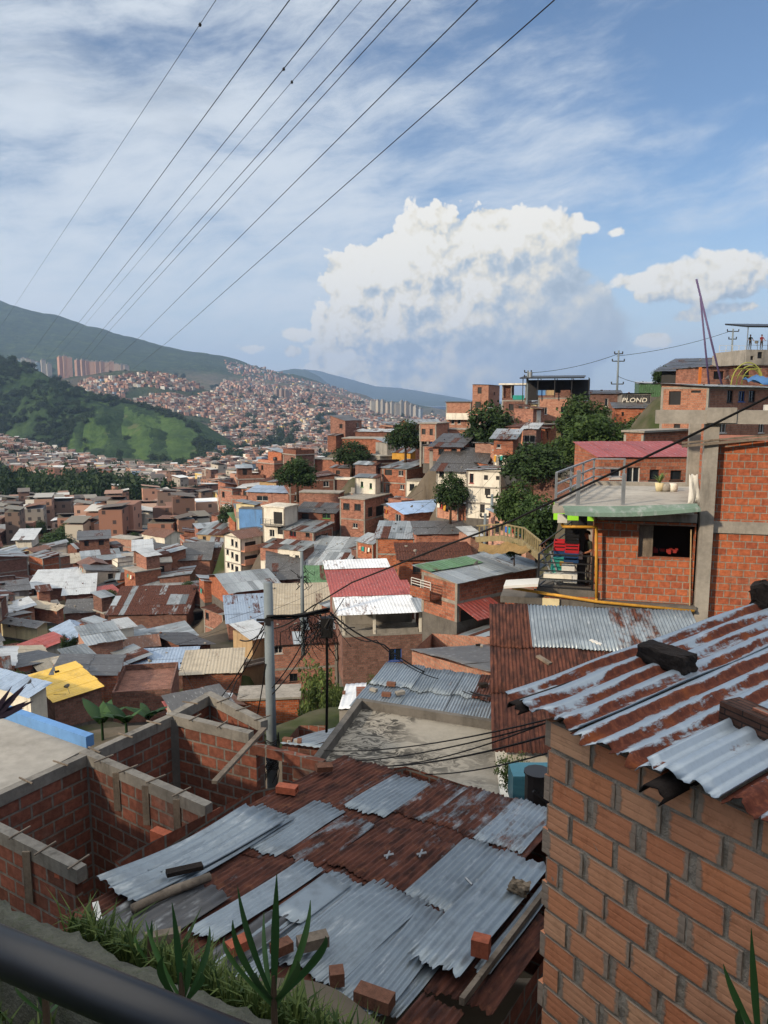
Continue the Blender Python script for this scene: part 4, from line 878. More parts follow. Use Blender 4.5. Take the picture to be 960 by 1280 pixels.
# crown course under the roof and the roof itself: ribs run along wn
m,t,b=newmat('peeling_zinc'); uv=uvof(t); u_=t.sep(uv); at_=t.new('ShaderNodeAttribute',attribute_name='Col'); sc=t.new('ShaderNodeSeparateColor'); t.link(at_.outputs['Color'],sc.inputs[0])
q=t.comb(t.math('MULTIPLY',u_[0],5.),t.math('MULTIPLY',u_[1],1.0),t.math('MULTIPLY',sc.outputs[2],30.))
nA=t.noise(q,1.3,7,.66,.5); nB=t.noise(t.vmath('ADD',uv,(3,7,0)),16,5,.72); nC=t.noise(uv,3,4,.6)
rib=t.math('COSINE',t.math('ADD',t.math('MULTIPLY',u_[0],2*math.pi/.2),.9))
mk=t.math('MULTIPLY',t.math('SUBTRACT',t.math('ADD',t.math('ADD',t.math('MULTIPLY',nA,.72),t.math('MULTIPLY',nB,.2)),t.math('MULTIPLY',rib,-.115)),t.math('SUBTRACT',.66,t.math('MULTIPLY',sc.outputs[0],.42))),16.,clamp=True)
zc=t.mix(sc.outputs[1],lin('#77828c'),lin('#aab6c0')); zc=t.mix(t.math('MULTIPLY',t.sstep(nB,.45,.7),.5),zc,lin('#8e99a1')); zc=t.mix(t.math('MULTIPLY',t.sstep(nC,.55,.75),.6),zc,lin('#c3ccd2'))
rc=t.ramp(nB,[(.25,lin('#3a201a')),(.5,lin('#582e22')),(.7,lin('#7a4630')),(.85,lin('#946440'))]); rc=t.mix(t.math('MULTIPLY',t.sstep(nC,.5,.75),.6),rc,lin('#8a4a22'))
t.link(t.mix(mk,zc,rc),b.inputs['Base Color']); t.link(t.math('SUBTRACT',.4,t.math('MULTIPLY',mk,.4)),b.inputs['Metallic']); t.link(t.math('ADD',.4,t.math('MULTIPLY',mk,.5)),b.inputs['Roughness'])
bump(t,b,t.math('ADD',t.math('MULTIPLY',mk,-.6),t.math('MULTIPLY',nB,.5)),.5,.006); M['peel']=m
E0=Vector((P0.x,P0.y,-2.40)); Vr=(wn+Z*.055).normalized(); Nr=wd.cross(Vr); Nr=Nr if Nr.z>0 else -Nr
RP=lambda u,v,h=0: E0+wd*u+Vr*v+Nr*h
kw=dict(shape='trap',res=10,vs=.12)
o=corr_sheet('roof_sheet',FH,L(E0),wd,Vr,Nr,-.42,.36,-.10,5.2,.2,.022,.03,0.0,M['peel'],(.42,.6,.13),ragged=.05,wob=.008,seed=1,**kw)
o=corr_sheet('roof_sheet',FH,L(E0),wd,Vr,Nr,.3,1.08,-.15,5.2,.2,.022,.012,.008,M['peel'],(.48,.7,.47),ragged=.07,wob=.008,seed=2,**kw)
o=corr_sheet('roof_sheet',FH,L(E0),wd,Vr,Nr,1.02,1.56,-.18,2.0,.2,.026,.06,-.02,M['peel'],(.02,.75,.7),ragged=.02,wob=.006,seed=3,bend=-.012,**kw)
o=corr_sheet('roof_sheet',FH,L(E0),wd,Vr,Nr,.98,1.8,.5,5.2,.2,.022,.02,.0,M['peel'],(.45,.55,.9),ragged=.06,wob=.008,seed=4,**kw)
o=corr_sheet('rusty_roof_sheet',FH,L(E0),wd,Vr,Nr,1.5,2.3,-.2,5.2,.2,.022,.035,.012,M['peel'],(.86,.6,.31),ragged=.06,wob=.008,seed=5,**kw)
o=corr_sheet('roof_sheet',FH,L(E0),wd,Vr,Nr,2.22,3.3,-.1,5.2,.2,.022,.02,.0,M['peel'],(.55,.55,.62),ragged=.06,wob=.008,seed=6,**kw)
mb=MB()   # ragged black gutter ends that poke out under the eave
def halfpipe(mb,a,b,r,n=9,rag=.04):
    a=Vector(a);b=Vector(b);d=(b-a).normalized(); x=d.cross(Z).normalized(); z=x.cross(d); nv=7
    P=np.zeros((n,nv,3))
    for i in range(n):
        th=math.pi*(1.05*i/(n-1)-.02)
        for j in range(nv):
            e=(random.uniform(-rag,rag) if j in(0,) else 0); p=a+d*((b-a).length*j/(nv-1)+e)+x*math.cos(th)*r+z*math.sin(th)*r*.8
            P[i,j]=p
    mb.grid(P,n,nv)
halfpipe(mb,L(RP(.0-.25,-.18,-.03)),L(RP(-.22,.5,-.03)),.075)
o=mb.build('gutter',M['char'],FH,smooth=True); md=o.modifiers.new('t','SOLIDIFY'); md.thickness=.01
mb=MB(); halfpipe(mb,L(RP(1.12,-.30,-.11)),L(RP(1.13,.4,-.10)),.085)
o=mb.build('gutter',M['char'],FH,smooth=True); md=o.modifiers.new('t','SOLIDIFY'); md.thickness=.01
# blocks lying on that roof
def lump(name,c,ax,half,mat,label,cat,group=None,seed=0,rough=.02,sub=4,parent=None,loc0=True):
    """a worn block: subdivided box with noise"""
    bm=bmesh.new(); bmesh.ops.create_cube(bm,size=2); bmesh.ops.subdivide_edges(bm,edges=bm.edges[:],cuts=sub,use_grid_fill=True)
    ax=[Vector(a).normalized() for a in ax]; c=Vector(c)
    for v in bm.verts:
        p=Vector(v.co); r_=p.copy()
        k=1-.06*max(0,sorted([abs(p.x),abs(p.y),abs(p.z)])[1]-.75)/.25
        w_=ax[0]*p.x*half[0]*k+ax[1]*p.y*half[1]*k+ax[2]*p.z*half[2]*k
        nn=mnoise.noise_vector(Vector((p.x*1.7+seed,p.y*1.7,p.z*1.7)))*rough+mnoise.noise_vector(Vector((p.x*5+seed,p.y*5,p.z*5)))*rough*.5
        v.co=w_+nn
    me=bpy.data.meshes.new(name); bm.to_mesh(me); bm.free(); me.materials.append(mat)
    o=bpy.data.objects.new(name,me); COL.objects.link(o); o.location=c
    if label: tag(o,label,cat,group)
    if parent: o.parent=parent
    return o
def on_fh(px,py,h): 
    return onplane(px,py,E0+Nr*h,Nr)
pA=on_fh(833,822,.09); dA=(on_fh(868,830,.09)-on_fh(795,805,.09)).normalized()
lump('wooden_block',pA,(dA,Nr.cross(dA),Nr),(.245,.11,.085),M['char'],'thick charred wood block lying on the rust-peeling roof','wood block',seed=1,rough=.018,sub=7)
pB=on_fh(940,900,.09); dB=(on_fh(958,912,.09)-on_fh(905,888,.09)).normalized()
M['dkbrick']=m_brick('sooty_brick',lin('#5d4034'),lin('#4a342c'),lin('#332b27'),.3,.045,.006,.5,.9,.1)
mb=MB(); q=[Vector((0,0,0))]; bl=empty('clay_block',pB,math.atan2(dB.y,dB.x),'dark sooty ribbed clay block on the rust-peeling roof at the frame edge','block')
mb.box(-.20,.4,-.1,.1,-.085,.085); o=mb.build('block_body',M['dkbrick'],bl); bv=o.modifiers.new('b','BEVEL'); bv.width=.008; bv.segments=2
mb=MB(); mb.box(.02,.17,-.03,.02,.088,.105); mb.build('mortar_lump',M['brick'],bl)
pC=on_fh(962,744,.10); lump('stone',pC,(wd,wn,Z),(.13,.2,.13),M['char'],'black lump on the far edge of the rust-peeling roof','stone',seed=5,rough=.05,sub=6)
for (x,y) in ((1.3,5.7),(2.5,4),(4,6.5),(3,8)): ctl((x,y,-6.9))

# ---- 2. the big rusty roof below
gA=R(32); gh=Vector((math.sin(gA),math.cos(gA),0)); eh=Vector((math.cos(gA),-math.sin(gA),0))
RC=atz(430,1080,-5.55); RV=(gh-Z*.095).normalized(); RN=eh.cross(RV); RN=RN if RN.z>0 else -RN
RR=root_at('patchwork_roof_house',Vector((RC.x,RC.y,-8.6)),'low house under a wide patchwork roof of rust and zinc sheets','house')
def r_uv(px,py): p=onplane(px,py,RC,RN)-RC; return p.dot(eh),p.dot(RV)
def r_sheet(name,quad,mat,col,lift,rot=None,pitch=.072,amp=.010,seed=0,ragged=.03,wob=.012,bend=0,res=8):
    U=[r_uv(*q) for q in quad]   # top-left, top-right, bottom-right, bottom-left as they show
    u0=(U[0][0]+U[3][0])/2; u1=(U[1][0]+U[2][0])/2; v1=(U[0][1]+U[1][1])/2; v0=(U[2][1]+U[3][1])/2
    if rot is None: rot=math.atan2((U[3][0]+U[2][0])/2-(U[0][0]+U[1][0])/2, v1-v0)*.35
    return corr_sheet(name,RR,RC-RR.location,eh,RV,RN,u0,u1,v0,v1,pitch,amp,lift,rot,mat,col,ragged=ragged,wob=wob,seed=seed,bend=bend,res=res)
S=M['sheet']
# the base layer, sheet by sheet in rust
r_sheet('rusty_roof_sheet',[(405,940),(545,975),(420,1100),(255,1060)],S,(.78,.3,.11),0,0,seed=11)
r_sheet('rusty_roof_sheet',[(540,975),(720,1020),(560,1160),(400,1085)],S,(.76,.4,.31),.004,0,seed=12)
r_sheet('rusty_roof_sheet',[(300,1030),(420,1080),(200,1205),(50,1155)],S,(.80,.35,.52),-.004,0,seed=13)
r_sheet('rusty_roof_sheet',[(410,1080),(560,1150),(430,1290),(190,1200)],S,(.74,.4,.71),.0,0,seed=14)
r_sheet('rusty_roof_sheet',[(560,1145),(700,1105),(690,1215),(440,1290)],S,(.78,.4,.91),-.006,0,seed=15)
r_sheet('zinc_roof_sheet',[(482,971),(544,977),(491,1021),(427,1013)],S,(.22,.6,.21),.022,0,seed=16)
r_sheet('rusty_roof_sheet',[(544,977),(582,986),(535,1030),(494,1019)],S,(.66,.6,.36),.03,0,seed=17)
r_sheet('rusty_roof_sheet',[(581,985),(641,999),(595,1050),(534,1029)],S,(.66,.5,.44),.024,0,seed=18)
r_sheet('flaking_roof_sheet',[(640,998),(700,1014),(650,1072),(596,1049)],S,(.52,.8,.77),.03,.02,seed=19)
r_sheet('zinc_roof_sheet',[(377,997),(425,1014),(352,1075),(318,1064)],S,(.2,.7,.86),.024,0,seed=20)
r_sheet('flaking_roof_sheet',[(420,1019),(462,1034),(408,1085),(358,1077)],S,(.66,.6,.15),.03,0,seed=21)
r_sheet('rusty_roof_sheet',[(482,1026),(566,1062),(509,1113),(404,1087)],S,(.70,.5,.28),.034,0,seed=22)
r_sheet('zinc_roof_sheet',[(573,1051),(631,1066),(565,1144),(508,1119)],S,(.3,.55,.63),.036,0,seed=23)
r_sheet('zinc_roof_sheet',[(362,1082),(407,1085),(287,1180),(230,1178)],S,(.12,.8,.42),.045,-.03,seed=24,bend=.02)
r_sheet('zinc_roof_sheet',[(405,1086),(456,1105),(335,1232),(265,1215)],S,(.28,.75,.83),.03,0,seed=25)
r_sheet('zinc_roof_sheet',[(452,1095),(524,1130),(432,1245),(355,1210)],S,(.2,.65,.97),.05,-.02,seed=26)
r_sheet('zinc_roof_sheet',[(520,1132),(568,1152),(490,1282),(412,1252)],S,(.24,.6,.07),.042,.05,seed=27,bend=.03,wob=.02)
r_sheet('zinc_roof_sheet',[(560,1150),(590,1150),(520,1262),(480,1290)],S,(.3,.5,.57),.03,.03,seed=38)
# long loose zinc sheet lying on the left side, and the raised one on the right
r_sheet('loose_zinc_sheet',[(305,1019),(362,1036),(168,1138),(118,1112)],S,(.06,.75,.33),.085,-.03,pitch=.17,amp=.02,seed=28,bend=.03,wob=.025)
r_sheet('loose_zinc_sheet',[(330,1012),(378,1030),(240,1098),(150,1100)],S,(.16,.6,.39),.06,.02,seed=39)
r_sheet('raised_zinc_sheet',[(628,1076),(684,1095),(578,1240),(512,1212)],S,(.10,.8,.69),.14,0,pitch=.12,amp=.016,seed=29,ragged=.05)
r_sheet('zinc_roof_sheet',[(672,1105),(690,1112),(622,1225),(598,1225)],S,(.16,.7,.75),.05,0,seed=40)
# asbestos cement pieces, deep waves
fb=M['fibre']
r_sheet('fibre_cement_sheet',[(200,1120),(268,1095),(150,1190),(95,1150)],fb,(.0,.3,.2),.03,.1,pitch=.17,amp=.026,seed=30)
r_sheet('fibre_cement_sheet',[(240,1110),(290,1118),(190,1200),(140,1180)],fb,(.0,.5,.2),.05,0,pitch=.17,amp=.026,seed=31)
r_sheet('fibre_cement_sheet',[(335,1140),(372,1158),(285,1228),(240,1208)],fb,(.0,.4,.6),.055,0,pitch=.17,amp=.026,seed=32)
r_sheet('rusty_roof_sheet',[(520,1262),(585,1258),(560,1310),(480,1300)],S,(.93,.3,.17),.07,.0,seed=33)
# flat patch of old zinc near the lower left
r_sheet('flat_zinc_patch',[(400,1102),(440,1106),(385,1160),(335,1150)],S,(.12,.7,.27),.065,0,pitch=.6,amp=.006,seed=34,res=12)
# timber along the raised sheet and loose planks (fixed to the roof)
def r_pt(px,py,h=0): return onplane(px,py,RC+RN*h,RN)
RL=lambda p: Vector(p)-RR.location
mb=MB(); mb.bar(RL(r_pt(686,1108,.10)),RL(r_pt(577,1252,.12)),.05,.07); mb.build('batten',M['wood'],RR)
# walls below the roof, seen only at the low edges
mb=MB()
U0,U1,V0,V1=-2.6,2.7,-2.3,3.2
cs=[(-2.3,-1.5),(1.6,-2.3),(2.6,-1.6),(2.6,3.0),(-1.0,3.2),(-2.3,1.0)]
for k in range(len(cs)):
    a,b_=cs[k],cs[(k+1)%len(cs)]; A=RC+eh*a[0]+RV*a[1]-RN*.06; B=RC+eh*b_[0]+RV*b_[1]-RN*.06
    mb.face([RL((A.x,A.y,-8.6)),RL((B.x,B.y,-8.6)),RL(B),RL(A)])
mb.build('wall',M['brick_raw'],RR)
# bricks, stones and planks lying loose on it
def loose_brick(px,py,w=.2,h=.1,d=.1,yaw=0,mat='brick_raw',label='',cat='brick',lift=.03,name='brick'):
    p=r_pt(px,py,lift+.05); o=MB(); o.box(-w/2,w/2,-d/2,d/2,0,h)
    ob=o.build(name,M[mat],None); ob.location=p; ob.rotation_euler=(0,0,yaw); bv=ob.modifiers.new('b','BEVEL'); bv.width=.006; bv.segments=2
    return tag(ob,label,cat)
M['redclay']=m_plain('clay_brick',lin('#9a5640'),.9,.25,14,dirt=lin('#5f4034'),dirtamt=.5,bmp=.3)
M['oldclay']=m_plain('old_clay_brick',lin('#6a4a3c'),.95,.3,14,dirt=lin('#3c312b'),dirtamt=.6,bmp=.4)
def hollow(px,py,yaw,label,lift=.05,s=1.0,wl=.30,hh=.1,dd=.14):
    p=r_pt(px,py,lift); bl=empty('hollow_brick',p,yaw,label,'brick'); mb=MB(); w=.018
    mb.box(-wl/2,wl/2,-dd/2,dd/2,0,w); mb.box(-wl/2,wl/2,-dd/2,dd/2,hh-w,hh); mb.box(-wl/2,wl/2,-dd/2,-dd/2+w,w+.0005,hh-w-.0005); mb.box(-wl/2,wl/2,dd/2-w,dd/2,w+.0005,hh-w-.0005); mb.box(-wl/2,wl/2,-.007,.007,w+.0005,hh-w-.0005)
    mb.build('shell',M['redclay'],bl); mb=MB(); mb.box(-wl/2+.03,wl/2-.03,-dd/2+w+.002,dd/2-w-.002,w+.002,hh-w-.002); mb.build('inner_shade',M['dark'],bl); return bl  # dark filler paints the shade inside the hollows
loose_brick(601,1192,.17,.17,.13,R(-20),'redclay','cubic red half brick standing on the raised zinc sheet',lift=.14)
lump('stone',r_pt(649,1109,.20),(eh,gh,Z),(.10,.07,.055),m_plain('field_stone',lin('#75695a'),.95,.35,8,bmp=.5),'rough brown stone on the raised zinc sheet','stone',seed=3,rough=.04,sub=5)
hollow(359,990,R(-15),'hollow red clay brick on the upper left edge of the patchwork roof')
b_=loose_brick(404,962,.26,.09,.12,R(20),'oldclay','pale leaning clay brick at the top corner of the patchwork roof')
b_.rotation_euler=(.25,.15,R(25))
loose_brick(391,1183,.3,.11,.13,R(20),'wood','weathered wooden block on the flat zinc patch','wood block',lift=.08,name='wooden_block')
loose_brick(468,1255,.34,.12,.15,R(-25),'oldclay','large brown brick at the lower edge of the patchwork roof',lift=.06)
loose_brick(421,1228,.13,.13,.13,R(10),'oldclay','small brown brick stub beside the weeds on the roof edge',lift=.06)
loose_brick(352,1190,.2,.1,.12,R(35),'oldclay','dark brick half hidden behind the strap leaves',lift=.06)
loose_brick(298,1187,.22,.1,.13,R(40),'redclay','round-edged orange clay piece on the grey wavy sheet','clay piece',lift=.09,name='clay_tile_piece')
loose_brick(204,1176,.34,.09,.1,R(15),'wood','dark split timber on the rusty lower edge','timber',lift=.04,name='timber')
o=MB(); pa,pb=r_pt(165,1136,.1),r_pt(262,1096,.12); o.tube([pa-pa,(pb-pa)*.5+Z*.02,pb-pa],[.05,.055,.05],7); o=o.build('rotten_log',M['wood'],None,True); o.location=pa; tag(o,'long rotten log lying beside the loose zinc sheet','log')
o=MB(); pa,pb=r_pt(208,1092,.16),r_pt(253,1082,.17); o.bar((0,0,0),pb-pa,.10,.05); o=o.build('bark_slab',M['char'],None); o.location=pa; tag(o,'dark bark slab resting against the rotten log','wood slab')
o=MB(); pa,pb=r_pt(119,1128,.12),r_pt(124,1150,.05); o.bar((0,0,0),pb-pa,.06,.02); o=o.build('wooden_stake',M['frame_w'],None); o.location=pa; tag(o,'short pale wooden stake at the end of the loose sheet','stake')
for (px,py) in ((480,1070),(521,1068),(590,1106)):
    p=r_pt(px,py,.06); o=MB(); a_=random.uniform(0,3)
    o.tube([(0,0,0),(.12*math.cos(a_),.12*math.sin(a_),.02)],.015,5); o.tube([(.03,-.06,0),(.07,.07,.02)],.012,5); o=o.build('metal_scrap',M['galv'],None); o.location=p
    tag(o,{480:'bent grey wire scrap on the dark rust sheet',521:'dark metal scrap right of the bent wire on dark rust',590:'twisted wire scrap on the narrow zinc sheet'}[px],'scrap')
for u in (-2,0,2):
    for v in (-2,0,2.5): 
        p=RC+eh*u+RV*v; ctl((p.x,p.y,-8.7))

# ---- 3. unfinished brick house, roofless
M['ringb']=m_plain('ring_beam_concrete',lin('#77746e'),.9,.3,1.6,dirt=lin('#403d39'),dirtamt=.7,bmp=.4)
ZT=-5.75; UB=[0]
UH=root_at('unfinished_house',Vector((*atz(180,1000,ZT).xy,-9.0)),'roofless unfinished brick house with bare concrete ring beams and rods','house')
UL=lambda p: Vector(p)-UH.location
def uwall(p,q,zt=ZT,zb=-9.2,th=.11,holes=(),beam=True,name='wall',mat='brick_raw',beamh=.19):
    p=Vector((p.x,p.y,0)); q=Vector((q.x,q.y,0)); d=q-p; Lh=d.length; d.normalize(); n=d.cross(Z)
    mb=MB(); h=zt-zb-(beamh if beam else 0)
    hs=[(a*Lh,b*Lh,c-zb,e-zb,'o') for a,b,c,e in holes]
    O=UL(p+Z*zb)
    for side in (1,-1):
        if side==1: wall_face(mb,O+n*th/2,d,Lh,h,n,hs,dep=th/2)
        else: wall_face(mb,O+d*Lh-n*th/2,-d,Lh,h,-n,[(Lh-b,Lh-a,c,e,'o') for a,b,c,e,_ in hs],dep=th/2)
    mb.face([O+n*th/2+Z*h,O+d*Lh+n*th/2+Z*h,O+d*Lh-n*th/2+Z*h,O-n*th/2+Z*h])
    for s_ in (0,Lh): a=O+d*s_; mb.face([a-n*th/2,a+n*th/2,a+n*th/2+Z*h,a-n*th/2+Z*h])
    w_=mb.build(name,M[mat],UH)
    if beam:
        UB[0]+=.004; mb=MB(); mb.obox(O+d*Lh/2+Z*(h+beamh/2+.002+UB[0]),d*(Lh/2+.08),n*(th/2+.012+UB[0]*.5),Z*beamh/2); mb.build('ring_beam',M['ringb'],UH)
        k=.5
        while k<Lh: c=O+d*k+Z*(h+beamh+.012); mb=MB(); c=c+Z*UB[0]; q_=random.uniform(-.03,.05); mb.bar(c-n*(.17+q_),c+n*(.17-q_)+d*random.uniform(-.05,.05),.02); mb.build('tie_rod',M['wood'],UH); k+=.62
    return w_
A0,A1,A2=atz(-60,1018,ZT),atz(107,940,ZT),atz(216,893,ZT)
A3=A1+(A2-A1)*1.0
B1=atz(256,1004,ZT); C1=atz(405,938,ZT); D0,D1=atz(-40,1015,ZT),atz(97,1083,ZT)
uwall(A0,A3); uwall(A1,B1,holes=[(.80,.99,-7.35,-6.55)]); uwall(D0,D1)
Cm=A2+(C1-A2)*.52
uwall(A2,Cm); 
uwall(Cm,C1,zt=ZT-.18,beam=False,holes=[(.14,.62,-7.0,-6.1)])
A4=atz(262,868,ZT); uwall(A2,A4); 
A5=atz(335,905,ZT); uwall(A4,A4+(A5-A4)*.9)
E0_,E1_=atz(188,1066,-6.35),atz(277,1010,-6.35); uwall(E0_,E1_,zt=-6.35,beam=False)
uwall(B1,B1+(A2-A1)*.35,zt=-6.6,beam=False)
mb=MB()
for p,s_ in ((A1,.13),(A2,.13),(A4,.12)): mb.obox(UL((p.x,p.y,-7.5)),(s_,0,0),(0,s_,0),(0,0,1.7))
mb.build('column',M['concrete_dark'],UH)
mb=MB(); p=atz(103,1000,ZT-.9); 
for k in range(3): # formwork boards on the beams
    mb=MB(); q=A1+(B1-A1)*(.3+.25*k); mb.obox(UL(q+Z*(-.38))+Vector((0,-.11,0)),(.05,0,0),(0,.015,0),(0,0,.32)); mb.build('form_board',M['wood'],UH)
mb=MB(); q=D0+(D1-D0)*.6; mb.obox(UL(q+Z*(-.4))+Vector((0,-.13,0)),(.05,0,0),(0,.015,0),(0,0,.36)); mb.build('form_board',M['wood'],UH)
mb=MB(); mb.bar(UL(atz(268,978,ZT+.12)),UL(atz(330,911,ZT+.05)),.09,.05); mb.build('plank',M['wood'],UH)
mb=MB(); p=UL((A1.x-2,A1.y-2,-8.95)); mb.obox(UL(((A1.x+D1.x)/2,(A1.y+D1.y)/2+1,-9.02)),(4,0,0),(0,5,0),(0,0,.05)); mb.build('floor_slab',M['concrete_dark'],UH)
# stacked bricks inside
st=MB(); 
for k in range(3):
    o=MB(); o.box(-.26,.26,-.2,.2,0,.2); ob=o.build('brick_stack',M['redclay'],None); p=at(103,1085-k*16,10.2-.05*k); p.z=-8.4+k*.206+.25; ob.location=p; ob.rotation_euler=(0,0,R(-25+4*k))
    tag(ob,('lowest course of the red brick stack inside the roofless house','middle course of the red brick stack inside the roofless house','top course of the red brick stack inside the roofless house')[k],'bricks')
for (px,py,yaw,lb) in ((88,1098,-25,'orange hollow brick at the end of the front ring beam'),(205,1056,-30,'orange brick on the low parapet beside the patchwork roof')):
    o=MB(); o.box(-.2,.2,-.07,.07,0,.2); ob=o.build('hollow_brick',M['redclay'],None); p=atz(px,py,ZT-.25 if px<100 else -6.34); ob.location=p; ob.rotation_euler=(0,0,R(yaw)); tag(ob,lb,'brick')
for p in (A0,A1,A2,B1,C1,D0,D1,A4): ctl((p.x,p.y,-9.3))

# ---- 4. slab roof with a blue rim at the left
BS=root_at('blue_rim_house',Vector((*atz(20,960,-5.95).xy,-9.5)),'flat grey slab roof with a bright blue back rim, left edge','house')
q=[atz(-150,862,-5.9),atz(0,893,-5.9),atz(113,933,-5.9),atz(0,992,-5.9),atz(-160,1075,-5.9)]
BL=lambda p: Vector(p)-BS.location
mb=MB(); mb.face([BL(p) for p in q[::-1]]); 
for k in range(len(q)):
    a,b_=q[k],q[(k+1)%len(q)]; mb.face([BL(b_),BL(a),BL(a-Z*.2),BL(b_-Z*.2)])
mb.build('roof',M['slab'],BS)
mb=MB()
for k in range(len(q)): a,b_=q[k]-Z*.202,q[(k+1)%len(q)]-Z*.202; mb.face([BL(b_),BL(a),BL(a-Z*3.2),BL(b_-Z*3.2)])
mb.build('wall',M['brick_raw'],BS)
mb=MB(); mb.bar(BL(q[0]+Z*.1),BL(q[1]+Z*.1),.16,.2); mb.bar(BL(q[1]+Z*.1),BL(q[2]+Z*.1),.16,.2); mb.build('parapet',M['blue'],BS)
for p in q: ctl((p.x,p.y,-9.4))

# ---- 5. mottled concrete slab house
m,t,b=newmat('mottled_slab'); p_=objof(t); wv=t.vmath('ADD',p_,t.vmath('SCALE',t.vmath('SUBTRACT',noisec(p_,1.3),(.5,.5,.5)),scale=1.6))
s1=t.noise(t.vmath('MULTIPLY',wv,(1.0,3.2,1)),1.6,6,.65,1.2); s2=t.noise(p_,.5,3,.5)
dk=t.math('MULTIPLY',t.sstep(s1,.44,.56),t.sstep(t.math('ADD',s2,t.math('MULTIPLY',t.sep(p_)[0],-.09)),.34,.56))
t.link(t.mix(dk,t.mix(t.noise(p_,6,5,.7),lin('#7e7a71'),lin('#9d988d')),lin('#3d3b37')),b.inputs['Base Color']); bump(t,b,s1,.3,.02); M['mottled']=m
zs=-7.15
q=[atz(450,884,zs),atz(620,912,zs),atz(640,1005,zs),atz(540,1010,zs),atz(395,960,zs)]
CS=root_at('mottled_slab_house',Vector((*atz(530,940,zs).xy,-11.)),'flat concrete roof with swirling black and grey stains','house')
CL=lambda p: Vector(p)-CS.location
mb=MB(); mb.face([CL(p) for p in q[::-1]]); mb.build('roof',M['mottled'],CS); mb=MB()
for k in range(len(q)): a,b_=q[k]-Z*.003,q[(k+1)%len(q)]-Z*.003; mb.face([CL(b_),CL(a),CL(a-Z*4),CL(b_-Z*4)])
mb.build('wall',M['brick_raw'],CS); mb=MB()
mb.bar(CL(q[0]+Z*.1),CL(q[1]+Z*.1),.14,.2); mb.bar(CL(q[0]+Z*.1),CL(q[4]+Z*.1),.14,.22); mb.build('parapet',M['concrete_dark'],CS)
for p in q: ctl((p.x,p.y,-11.2))
# white side strip and the little yard behind the corner
YD=root_at('yard_wall',atz(640,975,-7.6),'narrow white wall strip beside the mottled slab','wall'); 
mb=MB(); a,b_=atz(626,935,-7.0)-YD.location,atz(634,1000,-7.0)-YD.location; mb.bar(a-Z*1.,b_-Z*1.,.22,2.); mb.build('wall_panel',M['white'],YD)
o=MB(); o.box(-.35,.35,-.25,.25,0,.55); ob=o.build('plastic_tub',m_plain('blue_plastic',lin('#40707f'),.4,.1),None); ob.location=at(664,972,12.2); ob.location.z-=.4; bv=ob.modifiers.new('b','BEVEL'); bv.width=.06; bv.segments=3; tag(ob,'light blue plastic tub in the yard beside the brick corner','tub')
o=MB(); o.tube([(0,0,0),(0,0,.5)],[.2,.2],12); o.tube([(0,0,.5),(0,0,.53)],[.22,.22],12); o.bar((-.1,-.2,.3),(.15,-.2,.1),.05); ob=o.build('black_bin',M['black_metal'],None); ob.location=at(671,1003,11.4); tag(ob,'black bin in the yard below the blue tub','bin')
YG=MB(); c=atz(665,985,-8.2); YG.box(-1.6,1.6,-2.2,2.2,-.1,0); o=YG.build('yard',M['concrete_dark'],None); o.location=c; tag(o,None,None,kind='structure')
ctl((c.x,c.y,-9)); ctl((c.x+1,c.y+1,-9))

# ---- 6. patchwork zinc roof with loose bricks
zs=-8.3
q=[at(482,836,23.6),at(618,842,23.4),at(620,908,19.2),at(447,882,20.2)]
SR=house_at(Vector((q[3].x,q[3].y,-12.5)),R(3),q[2].x-q[3].x,2.6,12.3+min(v.z for v in q),'brick house under a shallow patchwork roof of narrow zinc sheets','brick_raw',kind='none',ns=1,frame=False,winR=[],winL=[],foot=True)
for p in q: ctl((p.x,p.y,-12.7))
U=(q[2]-q[3]).normalized(); V=((q[0]+q[1])/2-(q[2]+q[3])/2); V=(V-U*V.dot(U)).normalized(); N=U.cross(V)
iv=Matrix.Rotation(-R(3),4,'Z'); S0=SR.location.copy()
tf=lambda v: (iv@Vector(v))
for k in range(8):
    for j in range(2):
        u0=-.2+k*.62; v0=j*1.9-.1
        rust=random.choice((.1,.2,.25,.35,.75)) if j>0 else random.choice((.15,.2,.3))
        corr_sheet('roof_sheet',SR,tf(q[3]-S0),tf(U),tf(V),tf(N),u0,u0+.68,v0-.1,v0+2.1,.085,.012,.03+.02*(k%2)+.02*j,random.uniform(-.03,.03),M['sheet'],(rust,random.uniform(.4,.85),random.random()),seed=100+k*3+j,res=6,vs=.5,ragged=.06)
for (px,py,lb,mt) in ((489,857,'small dark brick on the narrow zinc roof, topmost of three','oldclay'),(500,868,'grey brick on the pale patch of the narrow zinc roof','concrete'),(483,870,'dark brick at the left of the pale roof patch','oldclay'),(604,858,'round tyre-like lump on the right of the narrow zinc roof','char'),(598,905,'flat grey slab piece at the eave of the narrow zinc roof','concrete')):
    p=onplane(px,py,q[3]+N*.1,N); o=MB(); o.box(-.13,.13,-.075,.075,0,.10); ob=o.build('roof_weight',M[mt],None); ob.location=p; ob.rotation_euler=(0,0,random.uniform(-.5,.5)); bv=ob.modifiers.new('b','BEVEL'); bv.width=.02; tag(ob,lb,'brick')
